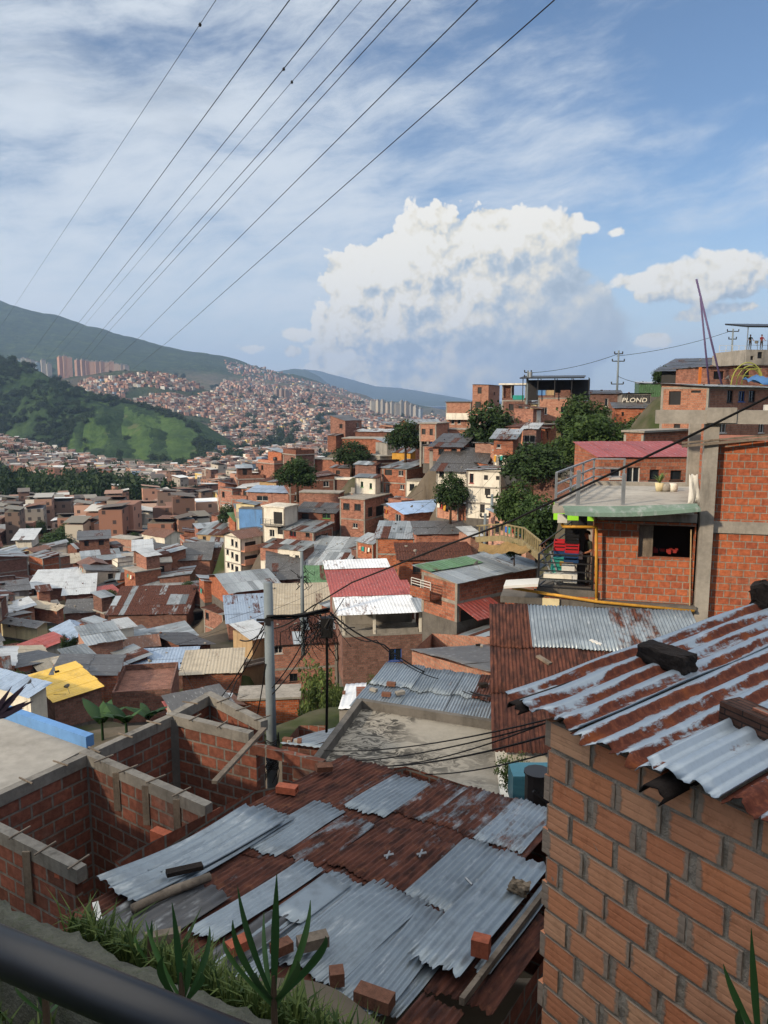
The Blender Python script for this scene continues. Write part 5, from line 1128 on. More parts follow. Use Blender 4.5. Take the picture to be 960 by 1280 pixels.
# grey sheet roof and striped roof behind it
def plane_roof(label,short,q,mat,col,zb,pitch=.085,amp=.012,wall='brick',sheetsn=4,rows=2,name='house',rustf=None,smooth=True,edge=None):
    """house under a mono-pitch roof given by its four corners: left-low, right-low, right-high, left-high"""
    root=root_at(name,Vector((q[0].x,q[0].y,zb)),label,'house'); LL=lambda p: Vector(p)-root.location
    mb=MB(); ins=[p-Z*.08 for p in q]
    for k in range(4): a,b_=ins[k],ins[(k+1)%4]; mb.face([LL((a.x,a.y,zb)),LL((b_.x,b_.y,zb)),LL(b_),LL(a)])
    mb.build('wall',M[wall],root)
    U=(q[1]-q[0]); W=U.length; U.normalize(); V=(q[3]-q[0]); V=(V-U*V.dot(U)); Ln=V.length; V.normalize(); N=U.cross(V)
    for k in range(sheetsn):
        for j in range(rows):
            c=col(k,j) if callable(col) else col
            corr_sheet('roof_sheet',root,LL(q[0]),U,V,N,W*k/sheetsn-.04,W*(k+1)/sheetsn+.04,Ln*j/rows-.1,Ln*(j+1)/rows+.08,pitch,amp,.02+.016*(k%2)+.02*j,random.uniform(-.006,.006),mat,c,seed=len(label)*3+k*5+j,res=7,vs=.6,ragged=.03)
    for p in q: ctl((p.x,p.y,zb-.2))
    LAND.append((short,*topx((q[0]+q[2])/2),root))
    return root
plane_roof('orange walled house with a wide flat grey felt roof','grey felt roof house',[at(515,812,34),at(622,842,27.5),at(640,796,34),at(540,790,41)],M['fibre'],lambda k,j:(.12,.75,.3),-15,.2,.006,'brick_pink',3,1)
plane_roof('low shed with a single white sheet roof behind the slab','white shed',[at(424,886,30),at(452,884,30),at(464,858,35),at(436,856,35)],M['tin_bright'],lambda k,j:(.04,.8,.3),-17,.25,.012,'grey',2,1)
plane_roof('small lean-to with a dull zinc roof between pole and slab','zinc lean-to',[at(352,929,20.5),at(408,936,20),at(409,904,24),at(374,904,24.4)],M['sheet'],lambda k,j:(.1,.7,.5),-12,.2,.01,'brick_raw',3,1)
plane_roof('low house with rust and white striped tin roof','striped rust roof house',[at(532,806,44),at(608,800,40),at(625,780,45),at(545,788,50)],M['sheet'],lambda k,j:(.95 if k%3==0 else .1,.9,.1*k),-16,.085,.012,'brick',7,1)
# ---- 7. the rusty corrugated roof under the terrace house
q=[at(619,934,14.0),at(700,948,13.6),at(866,762,18.8),at(607,759,18.8)]
qq=[at(618,936,14.0),at(618,936,14.0)+Vector((4.6,-.55,-.02)),None,None]
U=(qq[1]-qq[0]).normalized(); top=at(607,759,19.2)
V=top-qq[0]; V=(V-U*V.dot(U)); Ln=V.length; V.normalize(); N=U.cross(V)
RT=root_at('rust_roof_house',Vector((qq[0].x,qq[0].y,-10)),'house under a large corrugated roof streaked orange with rust','house'); RTL=lambda p: Vector(p)-RT.location
LAND.append(('large streaked rust roof',720,850,RT))
n=5
for k in range(n):
    for j in range(3):
        w0=4.9/n*k; rust=[(.86,.9,.86),(.9,.86,.2),(.62,.85,.2),(.7,.62,.6),(.7,.6,.22)][k][j]
        corr_sheet('roof_sheet',RT,RTL(qq[0]),U,V,N,w0-.05,w0+4.9/n+.05,Ln*j/3-.08,Ln*(j+1)/3+.1,.085,.013,.02+.012*(k%2)+.022*j,random.uniform(-.004,.004),M['sheet'] ,(rust*.98,.75,.13*k+.31*j),seed=300+k*3+j,res=7,vs=.45,ragged=.015)
mb=MB(); c0=qq[0]-Z*.1; cs=[c0+U*.25+V*.2,c0+U*4.7+V*.2,c0+U*4.7+V*(Ln-.1),c0+U*.25+V*(Ln-.1)]
for k in range(4): a,b_=cs[k],cs[(k+1)%4]; mb.face([RTL((a.x,a.y,-10)),RTL((b_.x,b_.y,-10)),RTL(b_),RTL(a)])
mb.build('wall',M['white'],RT)
for p in cs: ctl((p.x,p.y,-10.2))
o=MB(); pa=onplane(672,820,qq[0]+N*.08,N); pb=onplane(688,830,qq[0]+N*.08,N); o.bar((0,0,0),pb-pa,.12,.05); o=o.build('plank',M['wood'],None); o.location=pa; tag(o,'short grey plank lying on the streaked rust roof','plank')
o=MB(); pa=onplane(738,800,qq[0]+N*.06,N); pb=onplane(752,806,qq[0]+N*.06,N); o.bar((0,0,0),pb-pa,.10,.04); o=o.build('plank',M['frame_w'],None); o.location=pa; tag(o,'short pale board near the top of the streaked rust roof','plank')

# ------------------------------------------------------------ terrace house on the right
TA=R(-14)
tu=Vector((math.cos(TA),math.sin(TA),0)); tn=Vector((math.sin(TA),-math.cos(TA),0))   # along the front (right = nearer) and outward
T0=at(745,700,22.6); T0=Vector((T0.x,T0.y,0))
def on_t(px,py,d=0): return onplane(px,py,T0+tn*d,tn)
def tuv(px,py,d=0): p=on_t(px,py,d)-T0; return p.dot(tu),p.z
TH=root_at('terrace_house',Vector((T0.x,T0.y,-7.6)),'brick house with a railed roof terrace, concrete post and crowded balcony','house')
TL=lambda u,v,z: tu*u-tn*v+Z*(z+7.6)      # v: into the house
ub=lambda px,py=700: tuv(px,py)[0]
zf=lambda px,py: tuv(px,py)[1]
uR=ub(868); uE=ub(990)
zb=zf(800,752); zt=zf(800,652); zc=zf(800,640)
mb=MB(); hw=(ub(797),uR-.02,zf(830,698)-zb,zf(830,657)-zb,'o')
wall_face(mb,TL(0,0,zb),tu,uR,zt-zb,tn,[hw],dep=.3)
mb.obox(TL(0,3,(zb+zt)/2),tu*.07,-tn*2.98,Z*(zt-zb)/2)
lw=mb.build('wall',M['brick_near'],TH)
mb=MB(); mb.obox(TL((hw[0]+hw[1])/2,2.2,(zb+zt)/2),tu*1.9,-tn*.03,Z*1.3); mb.obox(TL(hw[0]-.3,1.2,(zb+zt)/2),tu*.03,-tn*.9,Z*1.3); mb.build('room_wall',M['dark'],TH)  # near-black panels stand in for the shade of the room
mb=MB()
for k in range(9): x=random.uniform(hw[0]+.4,hw[1]-.3); mb.obox(TL(x,.6+random.random()*.3,zb+hw[2]+.1),tu*random.uniform(.03,.08),-tn*.06,Z*random.uniform(.03,.08),0)
mb.build('window_clutter',M['frame_r'],TH)
mb=MB(); mb.obox(TL(hw[0]+.22,.2,zb+(hw[2]+hw[3])/2),tu*.2,-tn*.02,Z*(hw[3]-hw[2])/2); mb.build('window_shutter',M['wood'],TH)
mb=MB(); mb.obox(TL(uR/2,.02,(zt+.16)),tu*(uR/2),-tn*.1,Z*.13); mb.build('lintel',M['concrete'],TH)
mb=MB(); mb.obox(TL(uR/2+.2,.06,zt+.41),tu*(uR/2-.2),-tn*.07,Z*.12); mb.build('upper_brick_course',M['brick_near'],TH)
mb=MB(); mb.obox(TL(uR/2,-.03,zb-.1),tu*(uR/2+.1),-tn*.2,Z*.09); mb.obox(TL(-1.4,.5,zb-.12),tu*1.4,-tn*.75,Z*.1); mb.build('floor_slab',M['concrete_dark'],TH)
# right block
ztr=zf(920,551); zbm=zf(920,660)
mb=MB(); wall_face(mb,TL(ub(889),.12,zb-1.5),tu,uE-ub(889),ztr-(zb-1.5),tn,[],dep=.1); mb.obox(TL((ub(889)+uE)/2,2.1,(zb-1.5+ztr)/2),tu*((uE-ub(889))/2-.01),-tn*1.97,Z*((ztr-zb+1.5)/2-.01)); mb.build('wall',M['brick_near'],TH)
mb=MB(); mb.obox(TL((ub(889)+uE)/2,.10,zbm),tu*((uE-ub(889))/2),-tn*.045,Z*.17); mb.build('ring_beam',M['concrete'],TH)
mb=MB(); mb.obox(TL((ub(871)+ub(888))/2,0.0,(zf(880,528)+zb-1.2)/2),tu*(ub(888)-ub(871))/2,-tn*.16,Z*((zf(880,528)-zb+1.2)/2)); 
mb.obox(TL(ub(868),1.4,(zf(868,528)+zf(868,612))/2),tu*.16,-tn*.16,Z*((zf(868,528)-zf(868,612))/2)); mb.build('column',M['concrete'],TH)
mb=MB(); a=ub(819,520); e=uE+2; zz=zf(880,521); mb.obox(TL((a+e)/2,-.18,zz),tu*((e-a)/2),-tn*.14,Z*.19); mb.obox(TL((ub(870)+ub(906))/2,-.2,zz+.05),tu*(ub(906)-ub(870))/2,-tn*.17,Z*.21); mb.build('top_beam',M['concrete'],TH)
mb=MB(); mb.bar(TL(ub(843),-.3,zf(843,557)),TL(uE,-.1,zf(960,543)),.08,.07); mb.bar(TL(ub(843),-.2,zf(843,553)),TL(uE,.0,zf(960,540)),.06,.05); mb.build('scaffold_pole',M['wood'],TH)
mb=MB(); mb.obox(TL(ub(950),-.05,zf(950,510)),tu*.18,-tn*.12,Z*.09); mb.build('lamp',M['frame_w'],TH)
# terrace slab and its railing
s0=at(691,632,21.8); s1=at(868,634,21.5); zs=s0.z
B0=atz(738,606,zs); B1_=atz(875,608,zs)
TW=lambda p: Vector(p)-TH.location
top=[TW(s0),TW(at(868,637,21.4)*Vector((1,1,0))+Z*zs) if False else TW(Vector((s1.x,s1.y,zs))),TW(B1_),TW(B0)]
mb=MB(); mb.face(top); 
for k in range(4): a,b_=top[k],top[(k+1)%4]; mb.face([a-Z*.22,b_-Z*.22,b_,a])
mb.face([p-Z*.22 for p in top[::-1]]); mb.build('terrace_slab',M['slab'],TH)
mb=MB(); mb.bar(top[3]+Z*.06,top[2]+Z*.06,.14,.14); mb.bar(top[0]+Z*.03+Vector((.1,0,0)),top[3]+Z*.03+Vector((.1,0,0)),.12,.08); mb.build('curb',M['concrete'],TH)
mb=MB(); a,b_=top[0]+Vector((.25,-.15,-.02)),top[1]+Vector((0,-.15,.05))   # sagging green gutter sheet
P=np.zeros((12,3,3)); 
for i in range(12):
    f=i/11; p=a+(b_-a)*f; sag=-.16*math.sin(f*math.pi*.9+.5)
    P[i,0]=p+Vector((0,.02,.05+sag*.3)); P[i,1]=p+Vector((0,-.26,-.05+sag*.6)); P[i,2]=p+Vector((0,-.30,-.14+sag*.7))
mb.grid(P,12,3); o=mb.build('gutter_sheet',m_plain('green_zinc',lin('#5f7468'),.5,.2,1.5,dirt=lin('#96999a'),dirtamt=.8),TH); md=o.modifiers.new('t','SOLIDIFY'); md.thickness=.015
mb=MB(); Z1=Z*.95
posts=[top[0]+Vector((.1,.1,0))]+[top[0]+(top[3]-top[0])*f+Vector((.1,0,0)) for f in (.33,.66,1.)]
for p in posts: mb.bar(p,p+Z1,.06)
for h in (.3,.6,.93): mb.bar(posts[0]+Z*h,posts[-1]+Z*h,.05)
pb=posts[-1]+(top[2]-top[3])*.28; mb.bar(pb,pb+Z1,.06)
for h in (.3,.6,.93): mb.bar(posts[-1]+Z*h,pb+Z*h,.05)
mid=top[0]+(top[1]-top[0])*.52+Vector((0,.3,0)); mb.bar(mid,mid+Z*.9,.09); mb.bar(top[0]+(top[1]-top[0])*.19+Vector((0,.2,0)),top[0]+(top[1]-top[0])*.19+Vector((0,.2,1.0)),.1)
mb.build('terrace_railing',M['galv'],TH)
# balcony
zb2=zf(710,737); bu=[ub(672,700),0]; bl=ub(673)
mb=MB(); mb.obox(TL(bl/2,.55,zb2-.05),tu*(-bl/2),-tn*.75,Z*.10); mb.build('balcony_floor',M['concrete_dark'],TH)
mb=MB(); mb.obox(TL(bl/2+.1,-.12,zb2+.02-.22),tu*(-bl/2-.1),-tn*.07,Z*.16); mb.build('balcony_brick_edge',M['brick_near'],TH)
ht=zf(674,691)-zb2
mb=MB(); A=TL(bl+.02,-.16,zb2); B=TL(-.08,-.16,zb2); Cc=TL(bl+.95,2.6,zb2+.35)
for k in range(5): h=ht*(k+.35)/4.35; mb.bar(A+Z*h,B+Z*h,.035)
for p in (A,B): mb.bar(p-Z*.1,p+Z*ht,.06)
for k in range(6): h=ht*(k+.35)/4.35; mb.bar(A+Z*h,Cc+Z*h,.035)
mb.bar(Cc,Cc+Z*ht*1.3,.05); mb.bar(A+(Cc-A)*.5,A+(Cc-A)*.5+Z*ht,.05); mb.build('balcony_railing',M['black_metal'],TH)
mb=MB(); mb.obox(TL(ub(727),.7,(zb2+zt)/2),tu*.13,-tn*.13,Z*((zt-zb2)/2)); mb.build('balcony_post',M['black_metal'],TH)
M['lime']=m_plain('lime_paint',lin('#8fd63a'),.6,.05)
mb=MB(); mb.obox(TL(ub(722),1.9,zf(720,650)),tu*.8,-tn*.02,Z*.3); mb.build('lime_panel',M['lime'],TH)
mb=MB(); mb.obox(TL(ub(738),2.6,zb2+1.1),tu*.6,-tn*.03,Z*1.3); mb.build('balcony_back_wall',M['grey'],TH)
mb=MB(); y0=-.28
pts=[on_t(703,650,.3),on_t(703,658,.3),on_t(745.5,659,.3),on_t(745.5,748,.3)]
for a,b_ in zip(pts[:-1],pts[1:]): mb.tube([TW(a),TW(b_)],.045,8)
mb.tube([TW(on_t(640,735,.45)),TW(on_t(745,752,.34)),TW(on_t(868,764,.32))],.045,8); mb.tube([TW(pts[-1]),TW(on_t(745.5,753,.33))],.045,8)
mb.build('yellow_pipe',M['yellow'],TH,smooth=True)
mb=MB(); mb.tube([TW(on_t(864,662,.06)),TW(on_t(862,760,.06))],.02,6); mb.build('thin_pipe',M['tan'],TH)
mb=MB(); mb.obox(TW(on_t(703,648,.4)),tu*.14,-tn*.1,Z*.12); mb.build('floodlight',M['frame_w'],TH)
# what stands below the balcony: low brick storey, door, grey wall
zl=zb-2.6
mb=MB(); hole=(ub(650)-ub(630),ub(670)-ub(630),.2,(zf(655,741)-zl),'o'); p=TL(ub(630),.7,zl); wall_face(mb,p,tu,ub(706)-ub(630),zf(655,737)-zl,tn,[(.9,1.75,.3,zf(655,742)-zl,'o')],dep=.2); mb.build('lower_wall',M['brick_near'],TH)
mb=MB(); mb.obox(TL((ub(650)+ub(706))/2,1.5,(zl+zb)/2-.5),tu*1.0,-tn*.5,Z*1.2); mb.build('lower_room',M['dark'],TH)  # solid near-black box stands in for shade behind the doorway
mb=MB(); mb.obox(TL((ub(706)+ub(868))/2,.5,(zl+zb)/2-.15),tu*((ub(868)-ub(706))/2),-tn*.1,Z*((zb-zl)/2)); mb.build('lower_grey_wall',M['grey'],TH)
mb=MB(); mb.obox(TW(on_t(652,729,.6)),(tu*.5+Z*.06),-tn*.4,Z*.04); mb.build('canopy_sheet',M['frame_w'],TH)
mb=MB(); mb.obox(TW(on_t(688,768,.3))-Z*0,tu*.25,-tn*.02,Z*.5); mb.build('curtain',M['cream'],TH)
for u in (-3,0,3,6): 
    for v in (0,4): p=T0+tu*u-tn*v; ctl((p.x,p.y,-8.6))
p=s0; ctl((p.x-1,p.y,-9.5)); ctl((p.x-1,p.y+5,-9.5))
# things on the terrace and balcony
def on_ter(px,py): return atz(px,py,zs)
p=on_ter(824,614); o=MB(); o.tube([(0,0,0),(0,0,.28)],[.11,.15],12); pot=o.build('flower_pot',M['cream'],None,True); pot.location=p; tag(pot,'cream flower pot with spiky plant on the roof terrace','flower pot')
o=MB()
for k in range(22):
    a_=random.uniform(0,6.28); r_=random.uniform(.12,.32); h_=random.uniform(.15,.42); b0=Vector((0,0,.26)); e_=Vector((math.cos(a_)*r_,math.sin(a_)*r_,.26+h_)); s_=Vector((-math.sin(a_),math.cos(a_),0))*.03
    c_=(random.random(),0,0); m1=(b0+e_)/2+Z*.06; o.face([b0-s_*.5,b0+s_*.5,m1+s_,m1-s_],None,0,c_); o.face([m1-s_,m1+s_,e_],None,0,c_)
pl=o.build('plant',M['leaf_bush'],pot)
for (px,lb) in ((832,'grey stone block beside the flower pot on the terrace'),(840,'white rounded bucket right of the stone block on the terrace')):
    p=on_ter(px,614); o=MB(); o.tube([(0,0,0),(0,0,.08),(0,0,.22),(0,0,.26)],[.15,.18,.17,.12],10); ob=o.build('bucket' if px>835 else 'stone_block',M['white'] if px>835 else M['concrete'],None,True); ob.location=p; tag(ob,lb,'bucket' if px>835 else 'stone')
o=MB(); p=on_t(865,612,-.3); 
P=np.zeros((6,5,3))
for i in range(6):
    for j in range(5): P[i,j]=(-.1+.06*i+.03*math.sin(j),.05*math.sin(i*2+j),-.45+.22*j+.03*math.cos(i*3))
o.grid(P,6,5); ob=o.build('cloth',M['frame_w'],None,True); ob.location=p; md=ob.modifiers.new('t','SOLIDIFY'); md.thickness=.02; tag(ob,'white cloth hanging beside the concrete post on the terrace','cloth')
def crate(px,py,d,mat,label,w=.42,h=.3):
    p=on_t(px,py,-d); r_=empty('crate',Vector((p.x,p.y,p.z-h/2)),TA,label,'crate'); mb=MB(); q=.03
    for x in (-w/2,w/2-q):
        mb.box(x,x+q,-w/2,w/2,.031,.09); mb.box(x,x+q,-w/2,w/2,.13,.19); mb.box(x,x+q,-w/2,w/2,.23,h)
    for y in (-w/2,w/2-q):
        mb.box(-w/2+q+.001,w/2-q-.001,y,y+q,.031,.09); mb.box(-w/2+q+.001,w/2-q-.001,y,y+q,.13,.19); mb.box(-w/2+q+.001,w/2-q-.001,y,y+q,.23,h)
    mb.box(-w/2,w/2,-w/2,w/2,0,.03)
    for x in(-w/2+.001,w/2-q-.001):
        for y in (-w/2+.001,w/2-q-.001): mb.box(x+.002,x+q-.002,y+.002,y+q-.002,.0305,h-.002)
    mb.build('crate_body',M[mat],r_); mb=MB(); mb.box(-w/2+q+.01,w/2-q-.01,-w/2+q+.01,w/2-q-.01,.032,h-.06); mb.build('bottles',M['dark'],r_); return r_
M['redpl']=m_plain('red_plastic',lin('#a3222a'),.45,.1); M['bluepl']=m_plain('blue_plastic_crate',lin('#1f3c63'),.45,.1); M['blackpl']=m_plain('black_plastic',lin('#1a1b1e'),.4,.1)
crate(715,684,.35,'redpl','bright red plastic crate in the crate stack on the balcony'); crate(701,681,.75,'redpl','darker red plastic crate left of the bright red one')
crate(715,673,.35,'blackpl','black crate on top of the bright red crate'); crate(715,664,.36,'blackpl','topmost black crate of the balcony stack')
crate(714,695,.36,'bluepl','navy blue crate under the bright red crate',.44,.34); crate(701,694,.8,'bluepl','navy blue crate behind under the darker red crate',.44,.34)
def box_thing(name,px,py,d,hx,hy,hz,mat,label,cat,rz=0,bev=.02):
    p=on_t(px,py,-d); o=MB(); o.box(-hx,hx,-hy,hy,-hz,hz); ob=o.build(name,M[mat],None); ob.location=p; ob.rotation_euler=(0,0,TA+rz); bv=ob.modifiers.new('b','BEVEL'); bv.width=bev; bv.segments=3; tag(ob,label,cat); return ob
box_thing('cardboard_box',710,712,.15,.19,.14,.2,'frame_w','white box standing under the yellow lid on the balcony','box'); box_thing('cardboard_box',713,721,.1,.2,.12,.16,'frame_w','lower white box at the balcony edge','box')
box_thing('lid',708,705,.14,.2,.12,.05,'yellow','yellow lid on the white box','lid')
box_thing('sack',697,721,.1,.42,.15,.1,'white','long white sack lying on the balcony floor','sack',bev=.07); box_thing('sack',704,716,.3,.22,.15,.09,'galv','grey sack slumped behind the long white one','sack',bev=.07)
box_thing('bundle',699,706,.4,.22,.15,.22,'teal','dark green bundle leaning beside the crates','bundle',.3,.06)
o=MB(); p=on_t(689,712,-.1); o.bar((-.3,0,.55),(.15,0,-.45),.05); o.bar((-.05,.1,.55),(.3,.1,-.45),.05); o.bar((-.2,.0,.2),(.1,.1,.2),.04); ob=o.build('folding_ladder',M['galv'],None); ob.location=p; ob.rotation_euler=(0,0,TA); tag(ob,'grey folded ladder leaning in the balcony corner','ladder')

# ------------------------------------------------------------ people
M['skin']=m_plain('skin',lin('#8d5f48'),.6,.08,6); M['hair']=m_plain('hair',lin('#15110f'),.6,.2,6)
def person(name,loc,rz,label,shirt,pants,pose='hold',scale=1.0,short=True):
    """one skinned body; joints in metres, facing -y"""
    J={'hip':(0,0,.95,.13,.10),'waist':(0,-.01,1.08,.125,.095),'chest':(0,-.0,1.30,.15,.105),'neckb':(0,.01,1.45,.075,.07),'neck':(0,.0,1.52,.052,.052),'head':(0,-.015,1.62,.078,.092),'top':(0,-.005,1.71,.062,.075)}
    E=[('hip','waist'),('waist','chest'),('chest','neckb'),('neckb','neck'),('neck','head'),('head','top')]
    for s,sn in ((-1,'l'),(1,'r')):
        J['sh'+sn]=(s*.175,.0,1.40,.062,.062)
        if pose=='hold': el=(s*.23,-.04,1.14); wr=(s*.10,-.25,1.06); ha=(s*.05,-.30,1.04)
        elif pose=='rail': el=(s*.24,-.12,1.16); wr=(s*.2,-.34,1.08); ha=(s*.19,-.41,1.06)
        else: el=(s*.22,.02,1.13); wr=(s*.22,-.05,.89); ha=(s*.215,-.07,.81)
        J['el'+sn]=(*el,.043,.043); J['wr'+sn]=(*wr,.029,.026); J['ha'+sn]=(*ha,.033,.018)
        J['th'+sn]=(s*.095,0,.86,.088,.092); J['kn'+sn]=(s*.10,-.02,.49,.058,.058); J['an'+sn]=(s*.105,.02,.09,.038,.042); J['to'+sn]=(s*.12,-.13,.035,.035,.028)
        E+=[('chest','sh'+sn),('sh'+sn,'el'+sn),('el'+sn,'wr'+sn),('wr'+sn,'ha'+sn),('hip','th'+sn),('th'+sn,'kn'+sn),('kn'+sn,'an'+sn),('an'+sn,'to'+sn)]
        # fingers and thumb
        h=Vector(ha); d=(h-Vector(wr)).normalized(); sd_=d.cross(Z).normalized()
        for k,(o_,ln) in enumerate(((-.026,.07),(-.009,.08),(.009,.075),(.026,.06))):
            a=h+sd_*o_+d*.03; b1=a+d*ln*.55; b2=b1+(d*.5-Z*.8).normalized()*ln*.45
            J[f'f{k}a'+sn]=(*a,.0095,.0095); J[f'f{k}b'+sn]=(*b1,.009,.009); J[f'f{k}c'+sn]=(*b2,.007,.007); E+=[('ha'+sn,f'f{k}a'+sn),(f'f{k}a'+sn,f'f{k}b'+sn),(f'f{k}b'+sn,f'f{k}c'+sn)]
        a=h-sd_*s*.035+d*.0; b1=a+(d*.6-sd_*s*.5).normalized()*.045; J['t0'+sn]=(*a,.011,.011); J['t1'+sn]=(*b1,.009,.009); E+=[('wr'+sn,'t0'+sn),('t0'+sn,'t1'+sn)]
    J['nose']=(0,-.115,1.615,.012,.012); E.append(('head','nose'))
    ks=list(J); bm=bmesh.new(); sk=bm.verts.layers.skin.verify(); vs={k:bm.verts.new(J[k][:3]) for k in ks}
    for k in ks: vs[k][sk].radius=J[k][3:5]
    vs['hip'][sk].use_root=True
    for a,b_ in E: bm.edges.new((vs[a],vs[b_]))
    me=bpy.data.meshes.new(name); bm.to_mesh(me); bm.free(); tmp=bpy.data.objects.new('tmp_body',me); COL.objects.link(tmp)
    tmp.modifiers.new('s','SKIN'); ss=tmp.modifiers.new('u','SUBSURF'); ss.levels=2; ss.render_levels=2
    dg=bpy.context.evaluated_depsgraph_get(); ev=tmp.evaluated_get(dg); m2=bpy.data.meshes.new_from_object(ev); bpy.data.objects.remove(tmp)
    m2.materials.clear()
    for mt in (M['skin'],M[shirt],M[pants],M['black_metal']): m2.materials.append(mt)
    hs_=Vector((0,0,1.4))
    for p in m2.polygons:
        c=p.center; r_=abs(c.x); sl=(c.z>1.2 if short else c.z>1.08)
        mi=0
        if c.z<.11: mi=3
        elif c.z<.97 and not (r_>.16 and c.z>.7 and pose!='x' and c.z>.75 and r_>.19): mi=2
        elif .97<=c.z<1.475 and (r_<.165 and c.y>-.17 or (r_>=.165 and c.z>1.2)): mi=1
        p.material_index=mi
        p.use_smooth=True
    o=bpy.data.objects.new(name,m2); COL.objects.link(o); o.location=loc; o.rotation_euler=(0,0,rz); o.scale=(scale,)*3; tag(o,label,'person')
    hb=MB(); n=10; P=np.zeros((14,n,3))
    for i in range(14):
        for j in range(n):
            th=2*math.pi*i/13; ph=math.pi*.60*j/(n-1)
            r_=.095; x_=r_*math.sin(ph)*math.cos(th); y_=r_*1.12*math.sin(ph)*math.sin(th)+.012; z_=1.645+r_*1.12*math.cos(ph)
            if y_<-.03 and z_<1.69: z_=1.69+(z_-1.69)*.1; y_=max(y_,-.085)
            P[i,j]=(x_,y_,z_)
    hb.grid(P,14,n); hb.build('hair',M['hair'],o,True)
    fb_=MB()
    for s in (-1,1): fb_.obox((s*.03,-.098,1.635),(.011,0,0),(0,.006,0),(0,0,.005)); 
    fb_.obox((0,-.098,1.575),(.02,0,0),(0,.005,0),(0,0,.004)); fb_.build('face_features',M['dark'],o)
    return o
M['olive']=m_plain('dark_shirt',lin('#2f332c'),.9,.2,4); M['trousers']=m_plain('grey_trousers',lin('#4a4845'),.9,.2,4)
pz=T0+tu*ub(733)-tn*.62
person('person',Vector((pz.x,pz.y,zb2-.0)),R(-60),'person in dark olive shirt on the balcony holding a pale bag','olive','trousers','hold',1.0)
ob=lump('bag',Vector((pz.x,pz.y,zb2+1.0))+Vector((-.26,-.16,0)),(X,Yv,Z),(.09,.07,.11),M['frame_w'],'crumpled pale bag held by the person on the balcony','bag',seed=9,rough=.03,sub=4)
M['redshirt']=m_plain('red_shirt',lin('#7a2d2d'),.9,.1); M['blueshirt']=m_plain('dark_blue_shirt',lin('#2a3140'),.9,.1)
ch=CANOPY; wR_,wL_,h_=DIM[ch.name]; ml=Matrix.Rotation(R(6),4,'Z')
for (x,y,sh_,lb,ps) in ((2.0,.35,'redshirt','person in dark red standing left on the rooftop under the canopy','rail'),(3.2,.3,'blueshirt','person in dark blue standing right on the rooftop under the canopy','rail'),(.7,.5,'olive','person in grey leaning at the left rooftop rail under the canopy','rail')):
    p=ml@Vector((x,y,h_+.003)); person('person',ch.location+p,R(random.uniform(-30,30)),lb,sh_,'trousers',ps,1.0)

# ------------------------------------------------------------ pole, cables, mast, railing
o=MB(); p=at(335,728,16.5); pb=Vector((p.x,p.y,-9.3)); o.tube([pb,Vector((p.x,p.y,p.z))],[.125,.1],14)
PL=root_at('utility_pole',pb,'tall grey concrete utility pole behind the roofless house','pole'); o.v=[tuple(Vector(v)-pb) for v in o.v]; o.build('pole_shaft',M['pole'],PL,True)
mb=MB()
for k in range(16): mb.tube([(.13*math.cos(a),.13*math.sin(a),1.0+.045*k+.02*math.sin(3*a+k)) for a in np.linspace(0,6.4,12)],.012,4)
for k in range(7):
    a_=random.uniform(0,6.28); mb.tube([(.14*math.cos(a_+q*.9)*(1+.5*random.random()),.14*math.sin(a_+q*.9)*(1+.5*random.random()),.7+.22*q) for q in range(6)],.01,4)
mb.build('wrapped_cable',M['cable'],PL)
pt=p-pb; zA=at(335,773,16.5).z-pb.z
mb=MB(); mb.box(-.06,.06,-.14,-.1,zA-.12,zA+.05); mb.bar((-.25,-.12,zA),(.12,-.12,zA),.05); mb.build('pole_clamp',M['black_metal'],PL)
# a thick bundle of black lines reaching right, with the tangle at its end
def cable(name,pts,r,label,sag=0,n=14,group=None,mat='cable',tw=0):
    """through 3D points, sagging between them"""
    P=[Vector(p) for p in pts]; Q=[]
    for i in range(len(P)-1):
        for k in range(n):
            f=k/n; q=P[i].lerp(P[i+1],f); q.z-=sag*4*f*(1-f); Q.append(q)
    Q.append(P[-1]); b=Q[0].copy(); rr=r if not isinstance(r,tuple) else [r[0]+(r[1]-r[0])*i/(len(Q)-1) for i in range(len(Q))]
    o=MB(); o.tube([q-b for q in Q],rr,5); ob=o.build(name,M[mat],None,True); ob.location=b
    return tag(ob,label,'cable',group)
a=at(336,772,16.4); b_=at(412,762,17.2)
BN=root_at('cable_bundle',a,'thick black cable bundle with a frayed tangle right of the grey pole','cable'); mb=MB()
for k in range(5):
    oz=Vector((0,random.uniform(-.05,.05),random.uniform(-.05,.05))); mb.tube([(b_-a)*f+oz+Z*(-.05*math.sin(f*math.pi))+Vector((0,0,.015*math.sin(f*9+k))) for f in np.linspace(-.03,1,10)],.026,5)
mb.build('line_bundle',M['cable'],BN,True); mb=MB(); c=at(404,778,17.1)-a
for k in range(46):
    s_=Vector((random.uniform(-.5,.25),random.uniform(-.15,.15),random.uniform(-.1,.2))); pts=[c+s_]
    for q in range(6): pts.append(pts[-1]+Vector((random.uniform(-.16,.16),random.uniform(-.05,.05),random.uniform(-.26,.12))))
    mb.tube(pts,random.uniform(.006,.014),4)
mb.box(c.x-.05,c.x+.22,c.y-.1,c.y+.1,c.z-.35,c.z+.12); mb.build('tangle',M['cable'],BN)
cable('drop_cable',[at(408,772,17.1),at(409,850,17.3),at(408,915,17.5)],.035,'straight black cable bundle dropping from the tangle to the yard')
cable('drop_cable',[at(405,790,17.1),at(412,812,17.6),at(421,826,18)],.012,'short curled loose cable below the tangle',-.05)
cable('service_cable',[at(413,766,17.2),at(480,806,21),at(545,845,24),at(622,872,20)],.022,'black cable crossing the red and white roof house toward the stone roof',.12)
